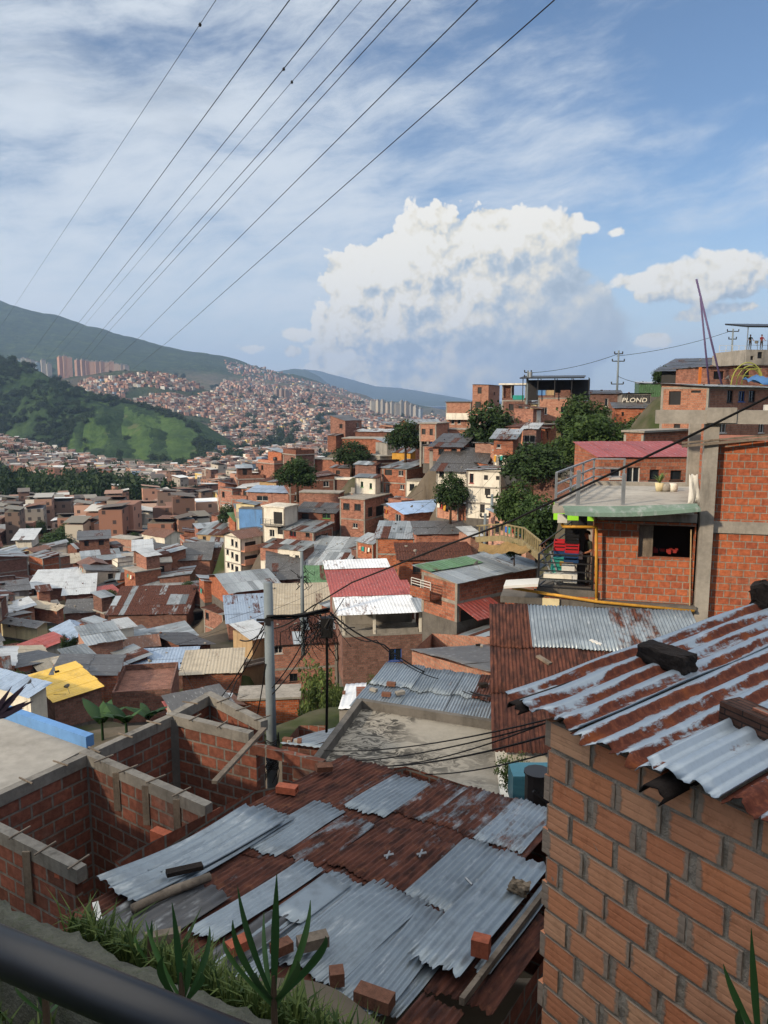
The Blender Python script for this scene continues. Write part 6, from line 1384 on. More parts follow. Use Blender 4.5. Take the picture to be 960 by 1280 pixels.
cable('service_cable',[at(414,768,17.2),at(470,800,20),at(560,850,23),at(622,866,19)],.014,'thinner black cable just below the one crossing the blue window',.25)
cable('overhead_cable',[at(985,484,7.2),at(860,546,8.6),at(640,651,12.5),at(556,682,16),at(440,728,26),at(384,762,38)],(.0115,.032),'long thick black cable slanting across the terrace house')
cable('overhead_cable',[at(384,762,38),at(330,786,40),at(300,800,42)],.04,'tail of the thick black cable left of the slim pole',.3)
for i,(x0,y0,x1,y1,x2,y2,lb) in enumerate(((330,780,285,860,240,905,'leftmost sloping cable left of the grey pole'),(330,790,296,850,262,915,'second sloping cable left of the grey pole'),(340,860,380,800,415,765,'upper sloping cable between grey pole and tangle'),(340,868,390,800,430,748,'lower sloping cable between grey pole and tangle'),(332,830,320,900,300,960,'slack cable hanging beside the grey pole'))):
    cable('side_cable',[at(x0,y0,16.4),at(x1,y1,17),at(x2,y2,15 if x2<330 else 22)],.014,lb,.08)
# lines over the mottled slab
for i,(x0,y0,x1,y1,lb) in enumerate(((405,938,690,898,'topmost of the cables above the mottled slab'),(405,952,690,902,'second cable from the top above the mottled slab'),(448,957,690,918,'sagging middle cable above the mottled slab'),(470,958,692,900,'curved cable crossing the others above the mottled slab'),(500,965,690,940,'lowest cable above the mottled slab'))):
    cable('low_cable',[at(x0,y0,13.2),at(x1,y1,7.2)],.009 if i!=2 else .012,lb,.12)
cable('slack_rope',[onplane(555,868,q_[3],Vector((0,0,1))) if False else at(556,866,22.5),at(590,880,21.5),at(618,888,20.5)],.02,'pale rope lying on the narrow zinc roof',0,mat='galv')
# a slim grey pole further back, with wires on its head
p=at(377,690,62); pb=Vector((p.x,p.y,at(377,790,62).z-2)); o=MB(); o.tube([Vector((0,0,0)),p-pb],[.17,.13],10)
P2_=root_at('utility_pole',pb,'slim grey pole with wire tangle in front of the tan workshop','pole'); o.build('pole_shaft',M['pole'],P2_,True); mb=MB()
for k in range(14):
    c=(p-pb)+Vector((0,0,-2.2)); pts=[c]
    for q in range(4): pts.append(pts[-1]+Vector((random.uniform(-.5,.5),random.uniform(-.2,.2),random.uniform(-.5,.5))))
    mb.tube(pts,.03,4)
mb.build('wire_tangle',M['cable'],P2_)
# power poles on the ridge
def power_pole(px,py0,py1,Y,label,arms=((.5,1.2),(.9,1.2))):
    t_=at(px,py0,Y); b=at(px,py1,Y); r_=root_at('power_pole',b,label,'pole'); h=(t_-b).z; o=MB(); o.tube([(0,0,-4),(0,0,h)],[.2,.13],8); o.build('pole_shaft',M['pole'],r_,True)
    o=MB()
    for d,wd_ in arms: o.bar((-wd_,0,h-d),(wd_,0,h-d),.14); [o.tube([(s*wd_,0,h-d),(s*wd_,0,h-d+.35)],.09,6) for s in (-1,1)]
    o.build('crossarm',M['frame_d'],r_); return r_
power_pole(771,438,495,118,'tall power pole with crossarms on the ridge skyline',((.5,.6),(1.6,.9),(5.,.9))); power_pole(914,411,450,125,'short power pole behind the purple mast',((.4,.9),(1.6,.6)))
r_=power_pole(659,463,500,118,'power pole with transformer beside the black canopy house',((.3,.5),(1.0,.5)))
o=MB(); o.tube([(.35,-.3,3.2),(.35,-.3,4.2)],.28,10); o.build('transformer',M['galv'],r_)
power_pole(93,628,650,400,'lone pale pole in front of the dark wood',()); power_pole(181,690,726,128,'brown utility pole between the low valley roofs',((.4,.8),))
power_pole(606,642,672,70,'left of two dark poles below the whitewashed house',((.3,.4),)); power_pole(614,618,672,72,'right taller of two dark poles below the whitewashed house',((.3,.5),))
for (a_,b_,lb) in (((663,466,118),(771,443,118),'thin wire from transformer pole to tall ridge pole'),((771,445,118),(910,415,125),'upper thin wire between ridge pole and short pole'),((772,470,118),(830,478,92),'thin wire from ridge pole to the pale green shed')):
    cable('ridge_wire',[at(*a_),at(*b_)],.035,lb,.5)
# purple A-shaped mast
b1,b2,tp,t2=at(890,480,82),at(909,478,80),at(870.5,349,81),at(875.5,372,81.3); c=(b1+b2)/2
MS=root_at('mast',c,'purple leaning two-legged mast rising above the ridge houses','mast'); o=MB(); o.tube([b1-c-Z*2,t2-c],.10,8); o.build('leg',M['mastm'] if 'mastm' in M else M.setdefault('mastm',m_plain('purple_paint',lin('#54486a'),.5,.15)),MS,True)
o=MB(); o.tube([b2-c-Z*2,tp-c],.11,8); o.build('leg',M['mastm'],MS,True)
o=MB(); p=at(935,462,78); FRr=root_at('play_frame',p,'yellow-green curved pipe frame beside the purple mast','frame')
for k in range(3): o.tube([(math.cos(a_)*(1.6-.3*k)+.5*k,.6*k,math.sin(a_)*(2.2-.3*k)-1.5) for a_ in np.linspace(0,math.pi,12)],.06,6)
o.bar((-1.6,0,-.6),(2,1,-.6),.07); o.bar((-1.2,.5,.1),(1.6,.5,.1),.07); o.build('pipe_frame',m_plain('lime_pipe',lin('#8d8f45'),.5,.1),FRr)
o=MB(); P=np.zeros((7,5,3))
for i in range(7):
    for j in range(5): P[i,j]=(-1.3+.43*i,-.5+.3*j,.25*math.sin(i*1.3+j)+.12*j)
o.grid(P,7,5); ob=o.build('tarp',m_plain('blue_tarp',lin('#3a6596'),.5,.1),None,True); ob.location=at(950,478,70); md=ob.modifiers.new('t','SOLIDIFY'); md.thickness=.03; tag(ob,'crumpled blue tarp on the roof edge below the mast','tarp')
o=MB(); a_=at(874,484,75); o.bar((0,0,-1.5),(0,0,1.9),.22); ob=o.build('orange_post',m_plain('orange_paint',lin('#b8682c'),.6,.1),None); ob.location=a_; tag(ob,'orange post of the dark open shed by the mast','post')
# birds' eye power lines across the sky: from overhead down to the far slope
LN=[((270,0),(25,372),(-60,500),.028),((362,0),(75,392),(18,470),.05),((424,0),(103,398),(45,465),.05),((452,0),(118,392),(60,460),.03),((495,0),(130,410),(75,478),.05),((513,0),(138,412),(90,470),.045),((597,0),(176,420),(120,470),.055),((693,0),(210,427),(150,474),.06)]
names=['faintest first','second','third','fourth thin','fifth','sixth','seventh','eighth and rightmost']
for i,(a_,m_,b_,r_) in enumerate(LN):
    A=at(a_[0]+(a_[0]-m_[0])*.12,a_[1]+(a_[1]-m_[1])*.12,46); Mm=at(m_[0],m_[1],420); B=at(b_[0],b_[1],900)
    # straight from the near span to the far tower
    C=at((a_[0]+m_[0])/2,(a_[1]+m_[1])/2,1/((1/46+1/420)/2)); 
    Q=[]; 
    for k in range(41):
        f=k/40; iv_=(1-f)/46+f/420; x_=A and (a_[0]+(a_[0]-m_[0])*.12)*(1-f)+m_[0]*f; y_=(a_[1]+(a_[1]-m_[1])*.12)*(1-f)+m_[1]*f
        Q.append(at(x_,y_,1/iv_))
    Q.append(B); b0=Q[0].copy(); o=MB(); rr=[r_*.62*(1+1.1*min(1,q.y/400)) for q in Q]; o.tube([q-b0 for q in Q],rr,5); ob=o.build('power_line',M['cable'],None,True); ob.location=b0; tag(ob,names[i]+' of the eight power lines from the left in the sky','power line','power lines across the sky')
    if i in (0,2,3): 
        f=.12/1.12 if False else (.3 if i==2 else (.18 if i==0 else .34)); iv_=(1-f)/46+f/420; p=at((a_[0]+(a_[0]-m_[0])*.12)*(1-f)+m_[0]*f,(a_[1]+(a_[1]-m_[1])*.12)*(1-f)+m_[1]*f,1/iv_)
        o=MB(); o.tube([(0,0,-.14),(0,0,-.02),(0,0,.1)],[.06,.12,.05],7); o=o.build('line_marker',M['cable'],ob); o.location=p-b0
# railing at the lower left: a fat steel tube, and the kerb behind it
a_=at(-160,1122,1.08); b_=at(330,1326,.86)
RA=root_at('railing',Vector((a_.x,a_.y,-1.7)),'dark steel tube handrail crossing the lower left corner','railing'); o=MB(); c=RA.location
o.tube([a_-c,(a_+b_)/2-c,b_-c],.031,24); ob=o.build('handrail',m_plain('dark_enamel',lin('#14171d'),.42,.2,20,spec=.6),RA,True)
o=MB()
for f in (.02,.98): q_=a_+(b_-a_)*f; o.tube([Vector((q_.x,q_.y,-1.75))-c,q_-c-Z*.034],.025,12)
o.build('post',M['black_metal'],RA,True); KB=MB(); ka,kb=atz(-60,1112,-1.95),atz(470,1360,-1.75); PP=np.zeros((60,6,3)); d=(kb-ka); nn_=Vector((-d.y,d.x,0)).normalized()
prof=[(.055,-.5),(.05,-.02),(.03,.01),(-.03,.012),(-.05,-.02),(-.055,-.5)]
for i in range(60):
    for j,(o_,h_) in enumerate(prof):
        p=ka+d*(i/59); nz=mnoise.noise(Vector((i*.5,j*1.3,0)))*.02; PP[i,j]=p+nn_*(o_+nz)+Z*(h_+nz)-ka
KB.grid(PP,60,6); o=KB.build('kerb',m_plain('mossy_concrete',lin('#54554c'),.95,.35,9,dirt=lin('#3c442c'),dirtamt=.7,bmp=.7),None,True); o.location=ka; o['kind']='structure'
for (x,y,z) in ((-2,-1,-1.7),(2,-1,-1.7),(0,0,-1.7),(-3,1.5,-1.9),(-1,1.6,-1.8),(.3,1.3,-1.8),(1.5,1,-1.9),(-3.2,2.6,-2.5),(-1.2,2.5,-2.6),(.2,2.2,-2.5),(1.2,2.2,-3.0),(-3,4.5,-5.2),(-1,4.5,-5.4),(.5,4,-5.2),(1.5,4.4,-6),(0,6,-8),(-3,6.5,-8),(2,7,-8),
   (-6,3,-5),(-12,4,-8),(-8,8,-9),(5,1,-2.2),(9,3,-4),(14,10,-4),(20,25,-3),(30,45,-2),(60,80,0),(4,60,-25),(6,56,-22),(5,50,-20),(7,64,-25),(90,130,22),(60,180,-8),(40,230,-35),(110,260,-10),(25,150,-6),(0,-8,1),(-10,-12,1),(10,-12,2),(-24,-19,15),(-32,-25,21),(0,-40,5),(30,-30,5),(-63,-50,38),(-90,-75,30),(0,-120,15),(60,-90,15),(-60,0,-6),(-110,-10,-6),(0,52,-20),(3,58,-22),(-3,44,-19),(-8,50,-23),(-5,37,-18),(-6,30,-16),(0,36,-17),(2,44,-17.5),(-50,25,-18),(-80,40,-26),(60,10,6),(100,40,20)): ctl((x,y,z))  # unseen hump behind the viewpoint is shaped to keep sun off the foreground
# valley ground points given by where the ground shows
for (px,py,Y) in ((60,800,108),(150,760,128),(60,725,170),(150,700,190),(230,690,190),(30,690,210),(110,670,240),(200,660,270),(60,655,300),(280,655,300),(150,645,340),(30,640,360),(260,640,360),(-80,780,110),(-80,700,190),(-100,650,320),
   (330,640,220),(400,622,210),(340,620,330),(450,600,240),(420,610,330),(480,585,260),(520,575,280),(20,900,70),(100,905,62),(180,905,56),(250,905,58),(300,890,62),(-60,900,66),(-120,860,80),(550,565,190),(600,560,200),(560,600,330)): ctl(at(px,py,Y))

# ------------------------------------------------------------ trees
def crown_mesh(name, lobes, n, leaf=.16, mat='leaf', seed=0, clump=6, flat=.6, hollow=.55):
    """many leaf-sized faces gathered in clumps spread through the crown's volume; lobes: (x,y,z,rx,ry,rz)"""
    r_=np.random.RandomState(seed); V=[];Fc=[];Cc=[]
    w_=np.array([l[3]*l[4]*l[5] for l in lobes])**.7; w_/=w_.sum(); nc=n//clump
    li=r_.choice(len(lobes),nc,p=w_); k=0
    for q in range(nc):
        l=lobes[li[q]]; d=r_.normal(size=3); d/=np.linalg.norm(d); rad=(hollow+(1.06-hollow)*r_.rand()**.7)
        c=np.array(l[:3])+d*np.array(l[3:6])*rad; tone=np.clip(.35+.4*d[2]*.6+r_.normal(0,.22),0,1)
        for _ in range(clump):
            p=c+r_.normal(0,leaf*1.25,3); nrm=d*.7+r_.normal(0,.6,3)+np.array([0,0,.35]); nrm/=np.linalg.norm(nrm)
            a=np.cross(nrm,r_.normal(size=3)); a/=np.linalg.norm(a)+1e-9; b_=np.cross(nrm,a); s=leaf*(.6+.8*r_.rand())
            V+= [p-a*s, p+b_*s*flat+nrm*s*.15, p+a*s, p-b_*s*flat+nrm*s*.15]; Fc.append((k,k+1,k+2,k+3)); k+=4
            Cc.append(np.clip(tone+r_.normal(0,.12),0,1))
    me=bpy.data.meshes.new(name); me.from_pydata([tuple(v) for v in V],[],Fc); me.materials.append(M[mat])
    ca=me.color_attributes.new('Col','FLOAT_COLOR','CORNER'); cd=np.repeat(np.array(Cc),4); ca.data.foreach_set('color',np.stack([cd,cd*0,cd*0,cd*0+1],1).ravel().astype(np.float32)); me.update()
    return me
def trunk_mesh(name,h,r,lobes,seed=0):
    mb=MB(); r_=np.random.RandomState(seed); top=Vector((r_.normal(0,.05)*h,r_.normal(0,.05)*h,h)); mb.tube([(0,0,-.6),(r*.4,0,h*.35),top],[r*1.35,r,r*.7],8)
    for l in lobes[:6]:
        e=Vector(l[:3]); s=Vector((0,0,h*.75)); mb.tube([s,s.lerp(e,.5)+Vector((0,0,.2)),e],[r*.55,r*.35,r*.12],6)
    return mb.mesh(name,[M['bark']],True)
def mk_lobes(R_,Hc,z0,n,seed,sq=.75):
    r_=np.random.RandomState(seed); o=[(0,0,z0+Hc*.5,R_*.7,R_*.7,Hc*.45)]
    for k in range(n):
        a_=r_.rand()*6.283; rr=R_*(.35+.35*r_.rand()); z=z0+Hc*(.2+.6*r_.rand()); s=R_*(.3+.25*r_.rand()); o.append((rr*math.cos(a_),rr*math.sin(a_),z,s,s,s*sq))
    return o
TREEKIND={}
def tree_kind(key,R_,Hc,z0,n,leaf,mat,seed,nl=9,tr=.25):
    lb=mk_lobes(R_,Hc,z0,nl,seed); TREEKIND[key]=(crown_mesh('crown_'+key,lb,n,leaf,mat,seed),trunk_mesh('trunk_'+key,z0+Hc*.35,tr,lb,seed),R_,z0+Hc)
tree_kind('round',1,1.7,.35,5200,.062,'leaf',1,12,.06); tree_kind('loose',1,1.8,.3,4400,.066,'leaf',2,10,.06)
tree_kind('light',1,1.6,.3,5000,.06,'leaf_light',3,12,.06); tree_kind('bush',1,1.2,.02,2200,.06,'leaf_bush',4,9,.03); tree_kind('darkbush',1,1.3,.05,2200,.06,'leaf',5,9,.03)
tree_kind('far',1,1.5,.25,420,.17,'leaf',6,7,.06)
def tree(kind,px,yt,yb,Y,wpx,label,name='tree',group=None,sink=.3,rz=None,cat=None):
    """a tree whose crown spans wpx pixels, from top yt to foot yb"""
    b=at(px,yb,Y); t_=at(px,yt,Y); h=t_.z-b.z; rx=wpx/2/F*Y; cm,tm,R_,H_=TREEKIND[kind]
    o=empty(name,b-Z*sink,random.uniform(0,6) if rz is None else rz,label,cat or ('bush' if 'bush' in kind else 'tree'),group); o.scale=(rx/R_*1.12,rx/R_*1.12,(h+sink)/H_*1.02)
    for nm,me in (('crown',cm),('trunk',tm)): c=bpy.data.objects.new(nm,me); COL.objects.link(c); c.parent=o
    FOOT.append((b.x,b.y,2.2 if Y>30 else .3)); BB[o.name]=(px-wpx*.5,px+wpx*.5,yt,yt+(yb-yt)*.8); LAND.append((None,px,(yt+yb)/2,o)); return o
tree('round',372,571,612,118,46,'round dark tree beside the blank brick block at the left')
tree('round',439,550,584,140,42,'round dark tree in front of the long brick block')
tree('round',507,524,566,128,40,'round dark tree left of the house on posts')
tree('loose',612,503,578,112,62,'large dark tree below the tall ridge house')
tree('round',665,552,606,86,72,'broad dark tree right of the stilted brick hut')
tree('light',733,496,560,98,66,'tall olive tree left of the graffiti house'); tree('light',742,520,592,80,92,'wide lit green tree above the railed terrace','tree'); tree('light',700,545,590,92,50,'smaller green tree left of the wide lit one'); tree('bush',546,795,842,52,34,'green bush on the slope right of the red and white roof house','bush',cat='bush'); tree('bush',470,846,866,46,22,'low green weeds below the red and white roof house','bush',cat='bush'); tree('light',815,508,552,90,50,'rounded green tree in front of the large ridge house'); tree('loose',803,520,548,92,46,'dark leafy tree below the graffiti house')
tree('light',647,606,668,62,58,'olive green tree left of the terrace railing'); tree('loose',672,620,690,50,62,'dark tree shading the yellow fence'); tree('round',563,590,638,90,38,'leafy tree in front of the charcoal-roofed white house')
tree('light',643,676,694,48,22,'green bush on the dirt bank below the yellow fence','bush',cat='bush'); tree('loose',828,458,482,100,26,'small dark tree beside the black open shed')
tree('bush',398,835,900,56,52,'bright green bush at the foot of the three-storey orange house','bush'); tree('bush',416,862,900,50,30,'smaller bright bush beside the drop cable','bush')
tree('loose',285,630,658,150,22,'tall dark tree left of the blue-storey house'); tree('loose',12,838,890,66,62,'dark leafy tree at the left edge by the red awning'); tree('loose',48,845,880,72,50,'dark shrub right of the leafy tree at the left edge','shrub')
tree('darkbush',82,794,812,84,14,'small dark round shrub among the low grey roofs','shrub'); tree('darkbush',90,795,813,85,13,'second small dark shrub beside the round one','shrub'); tree('light',128,783,802,88,20,'green bush below the long rust roof','bush',cat='bush'); tree('light',132,738,752,118,24,'olive bush left of the turquoise house','bush',cat='bush')
tree('loose',235,726,748,112,20,'weedy shrub beside the bare slab house','shrub'); tree('round',88,652,676,210,36,'round tree above the cream and orange roofs'); tree('round',30,655,668,230,22,'rounded tree at the left valley edge'); tree('loose',52,650,670,225,14,'slim pale tree between two round trees'); tree('loose',73,664,684,200,44,'spreading tree beside the overhanging roof white house')
tree('round',225,655,668,215,14,'small dark tree beside the pale red awning'); tree('loose',168,665,676,190,14,'little tree in front of the tiled hall'); tree('loose',197,660,668,205,14,'little dark tree behind the white sheet roofs'); tree('darkbush',330,632,645,140,50,'shrubs on the roof above the narrow white balcony house','shrub')
tree('bush',606,934,942,15.5,14,'small yellowish weed on the edge of the mottled slab','weed',sink=.05,cat='weed'); tree('bush',640,948,985,12.6,38,'spiky potted plant beside the white yard wall','plant',sink=.05,cat='plant')
# banana-like plants behind the roofless house
def banana(px,py,Y,h,label,n=7,seed=0):
    b=at(px,py,Y); r_=empty('banana_plant',b,0,label,'plant'); mb=MB(); rs=np.random.RandomState(seed)
    for k in range(n):
        a_=rs.rand()*6.28; d=Vector((math.cos(a_),math.sin(a_),0)); s=Vector((-d.y,d.x,0)); L_=h*(.7+.5*rs.rand()); w_=L_*.16; N_=9; P=np.zeros((N_,3,3)); bd=.5+.4*rs.rand()
        for i in range(N_):
            f=i/(N_-1); c=Z*(h*.25+L_*(.75*f-bd*.55*f*f))+d*(L_*.75*f**1.3); ww=w_*math.sin(min(1,f*1.1+.08)*math.pi)**.6 if f<.99 else .01
            for j,q in enumerate((-1,0,1)): P[i,j]=c+s*q*ww-Z*abs(q)*ww*.35+Z*rs.normal(0,.01)
        mb.grid(P,N_,3,col=(rs.rand(),0,0))
    mb.build('leaf_fan',M['blade'],r_,True); mb=MB(); mb.tube([(0,0,-1),(0,0,h*.35)],[.09,.06],7); mb.build('stem',M['blade'],r_); ctl(b-Z*.5); return r_
banana(128,915,40,2.3,'leftmost banana plant behind the roofless house',seed=1); banana(158,913,38,1.9,'banana plant between two others behind the roofless house',seed=2); banana(186,908,39,1.9,'rightmost banana plant behind the roofless house',seed=3)
# strap-leaved plants by the railing
def strap(px,py,Y,leaves,label,stem=None):
    b=at(px,py,Y); r_=empty('strap_leaved_plant',b,0,label,'plant'); 
    for (ex,ey,w_,bow,dy) in leaves:
        e=at(ex,ey,Y+dy)-b; s=Vector((1,.2,0)); N_=12; P=np.zeros((N_,3,3)); st=Vector((0,0,random.uniform(.02,.2)*abs(e.z)))
        mid=(st+e)*.5+Vector((bow,0,abs(bow)*.8)); dn=(e-st).normalized(); s=dn.cross(Vector((0,1,0))).normalized()
        for i in range(N_):
            f=i/(N_-1); c=st*(1-f)**2+mid*2*f*(1-f)+e*f*f; ww=w_*.38*(.45+.55*math.sin(min(1,f*1.5)*math.pi*.5))*(1-max(0,(f-.45)/.55)**1.6)+.0008
            for j,q in enumerate((-1,0,1)): P[i,j]=c+s*q*ww+Vector((0,-abs(q)*ww*.4,0))
        mb=MB(); mb.grid(P,N_,3,col=(random.uniform(.1,.9),0,0)); mb.build('leaf',M['blade'],r_,True)
    mb=MB(); mb.tube([(0,0,-.5),(0,0,.06),(0,0,.12)],[.011,.009,.005],7); mb.build('stem',M['bark'],r_); return r_
strap(228,1262,2.0,[(215,1128,.028,.01,0),(182,1150,.022,-.03,.1),(262,1158,.022,.05,.1),(205,1195,.03,-.06,-.1),(250,1215,.022,.06,-.1),(236,1190,.024,.02,.05)],'strap-leaved plant with four upright blades behind the handrail')
strap(343,1268,1.9,[(346,1092,.030,.0,0),(297,1108,.024,-.03,.1),(388,1125,.026,.05,.12),(291,1150,.026,-.06,-.1),(282,1170,.02,-.1,.1),(407,1170,.030,.09,-.1),(372,1200,.024,.05,-.15),(330,1140,.02,-.02,.2),(322,1215,.026,-.05,-.15)],'tall strap-leaved plant in the middle of the weeds')
strap(948,1330,1.9,[(939,1160,.028,-.01,0),(904,1205,.026,-.03,-.05),(972,1190,.03,.03,.1),(925,1260,.03,-.06,-.1)],'strap-leaved plant in the lower right corner')
strap(58,1270,1.75,[(20,1232,.022,-.05,.1),(80,1240,.02,.04,.1),(45,1225,.018,0,0)],'low strap-leaved plant under the handrail')
strap(188,1208,2.5,[(190,1150,.02,0,0),(170,1168,.02,-.04,.05)],'short strap leaves at the edge of the rust sheet')
# dark purple leaf spray at the left
b=at(-12,900,9); r_=empty('purple_leaved_plant',b,0,'dark purple spiky leaves poking in at the left edge','plant'); mb=MB()
for k in range(16):
    e=at(random.uniform(-5,48),random.uniform(850,893),9+random.uniform(-.2,.2))-b; d=e.normalized(); s=d.cross(Vector((0,1,0))).normalized()*.035; m_=e*.5; mb.face([Vector((0,0,0)),m_+s,e,m_-s],None,0,None)
mb.build('leaf_spray',m_plain('purple_leaf',lin('#38303f'),.6,.3,3),r_)
# grass and weeds on the bank behind the kerb
def grass_patch(name,n,sampler,hmin,hmax,w_,seed):
    r2=np.random.RandomState(seed); V=[];Fc=[];Cc=[];k=0
    for q in range(n):
        p=sampler(r2); h=hmin+(hmax-hmin)*r2.rand()**1.6; a_=r2.rand()*6.28; d=np.array([math.cos(a_),math.sin(a_),0]); s=np.array([-d[1],d[0],0])*w_*(.5+r2.rand()); ln=h*(.15+.7*r2.rand()); c=r2.rand()
        m_=p+d*ln*.35+np.array([0,0,h*.65]); e=p+d*ln+np.array([0,0,h*(.7+.3*r2.rand())])
        V+=[p-s,p+s,m_+s*.8,m_-s*.8,e]; Fc+=[(k,k+1,k+2,k+3),(k+3,k+2,k+4)]; Cc+=[c]*7; k+=5
    me=bpy.data.meshes.new(name); me.from_pydata([tuple(v) for v in V],[],Fc); me.materials.append(M['grass'])
    ca=me.color_attributes.new('Col','FLOAT_COLOR','CORNER'); cd=np.array(Cc); ca.data.foreach_set('color',np.stack([cd,cd*0,cd*0,cd*0+1],1).ravel().astype(np.float32))
    o=bpy.data.objects.new(name,me); COL.objects.link(o); o['kind']='stuff'; o['label']='tangled green grass and weeds on the bank behind the railing'; o['category']='grass'; return o
def bankpt(f,g):
    p=ka+(kb-ka)*f+nn_*(.1+g); p.z=ka.z+(kb.z-ka.z)*f-.06-1.25*max(0,g)-.25*(g<0); return p
for f in np.linspace(-.1,.6,9):
    for g in (.1,.5,1.): ctl(bankpt(f,g)-Z*.03)
grass_patch('weeds',1100,lambda r2:np.array(bankpt(r2.uniform(.15,.95),(.1+.9*r2.rand()) if r2.rand()>.25 else -r2.uniform(.2,.9))),.06,.22,.010,7)
grass_patch('grass',13000,lambda r2:np.array(bankpt((.22+.68*r2.rand()**.8),(.08+1.0*r2.rand()**1.1) if r2.rand()>.2 else -r2.uniform(.25,.9))),.05,.19,.0045,1)
# ------------------------------------------------------------ low yellow fence, dirt bank, awning, tent and other small things
o=MB(); pts=[at(596,668,52),at(628,666,50),at(655,672,47),at(676,690,43)]; f0=root_at('yellow_fence',pts[0],'yellow baluster fence along the bank under the dark tree','fence')
for a_,b_ in zip(pts[:-1],pts[1:]):
    a_=a_-pts[0];b_=b_-pts[0]; o.bar(a_+Z*.6,b_+Z*.6,.08); o.bar(a_-Z*.35,b_-Z*.35,.25,.35)
    nn=int((b_-a_).length/.5)
    for k in range(nn): q=a_.lerp(b_,(k+.5)/nn); o.bar(q-Z*.15,q+Z*.55,.09)
o.build('baluster_rail',M['fence_yellow'],f0)
DB=MB(); P=np.zeros((14,5,3)); 
for i in range(14):
    f=i/13
    for j in range(5):
        g=j/4; p=at(600+66*f,679+g*13,50.5-5*f-g*1.2); nz=mnoise.noise_vector(p*.9)*.35; P[i,j]=p+nz
b0=Vector(P[0,0]); DB.grid(P-np.array(b0),14,5); o=DB.build('dirt_bank',M['dirt'],None,True); o.location=b0; o['kind']='structure'
# dark tent roof with pale letters among the valley roofs
p=at(93,838,76); TE=root_at('tent',p,'dark purple canopy tent with pale lettering among grey roofs','tent'); mb=MB(); s_=1.75; q=[(-s_,-s_,0),(s_,-s_,0),(s_,s_,0),(-s_,s_,0)]; ap=Vector((0,0,1.15))
for k in range(4): mb.face([q[k],q[(k+1)%4],ap]); a_,b_=Vector(q[k]),Vector(q[(k+1)%4]); mb.face([a_-Z*.25,b_-Z*.25,b_,a_])
mb.build('canopy',m_plain('tent_cloth',lin('#3a3448'),.8,.15),TE); mb=MB()
for x,y,_ in q: mb.bar((x*.97,y*.97,-2.4),(x*.97,y*.97,-.02),.06)
mb.build('leg',M['galv'],TE)
th=math.atan2(1.15,s_); V=Vector((0,math.cos(th),math.sin(th))); N=Vector((0,-math.sin(th),math.cos(th))); c=Vector((0,-s_*.58,1.15*.42))+N*.012; mb=MB()
for k in range(7): mb.obox(c+Vector((-.72+.24*k,0,0)),(.075,0,0),V*(.15+.02*(k%3)),N*.003)
mb.build('lettering',M['white'],TE)
ctl(p-Z*2.6)
DEFER.append(lambda: None)

# ------------------------------------------------------------ the rest of the neighbourhood, filled in between the houses above
NFILL=0; FILL=[]
def occupied(x,y,r): return any((x-a)**2+(y-b)**2<((r+c)*.68)**2 for a,b,c in FOOT)
WL=[('brick','orange brick',5),('brick_dark','brown brick',4),('brick_pink','pale brick',3),('white','whitewashed',1.2),('cream','cream plastered',.5),('pinkpl','salmon plastered',.4),('grey','grey rendered',1),('tan','tan plastered',.4),('blue','blue painted',.05)]
RL_=[('tin','grey tin roof',4,(.25,.55)),('tin','rusty tin roof',2.2,(.8,.4)),('tin_white','white sheet roof',1.1,(.03,.9)),('fibre','dark grey corrugated roof',2,(.1,.6)),('tin_beige','beige sheet roof',1.2,(.05,.7)),('tin_dark','blackened tin roof',.8,(.2,.4)),('tin_blue','pale blue sheet roof',.6,(.05,.7)),('tile','brown pitched roof',.5,(.1,.5)),('slab','flat slab roof',3,None),('tin_green','green sheet roof',.15,(.1,.5)),('tin_red','dull red sheet roof',.25,(.2,.5))]
def wch(r,L_,i): w_=np.array([l[i] for l in L_]); return L_[r.choice(len(L_),p=w_/w_.sum())]
fr=np.random.RandomState(21)
def upper(o,wR_,wL_,h,wall):
    s=random.choice((0,1)); f=random.uniform(.4,.62); x0,x1=(.03,wR_*f) if s else (wR_*(1-f),wR_-.03); y0,y1=wL_*random.uniform(.03,.35),wL_-.03; z0,z1=h+.163,h+2.3
    mb=MB(); mb.box(x0,x1,y0,y1,z0,z1); mb.build('upper_wall',M[wall],o)
    mb=MB(); V=Vector((0,1,.12)).normalized(); sheets(mb,Vector((x0-.3,y0-.4,z1+.02)),Vector((1,0,0)),V,x1-x0+.6,y1-y0+.7,Vector((1,0,0)).cross(V),random.choice((.1,.3,.7)),random.uniform(.3,.8)); mb.build('upper_roof',M[random.choice(('tin','tin','fibre','tin_white'))],o)
    if y0>.8:
        mb=MB(); xm=(x0+x1)/2; mb.box(xm-.45,xm+.45,y0-.025,y0-.004,z0+.02,z0+1.9); mb.build('door',M[random.choice(('dark','frame_r','frame_w'))],o)
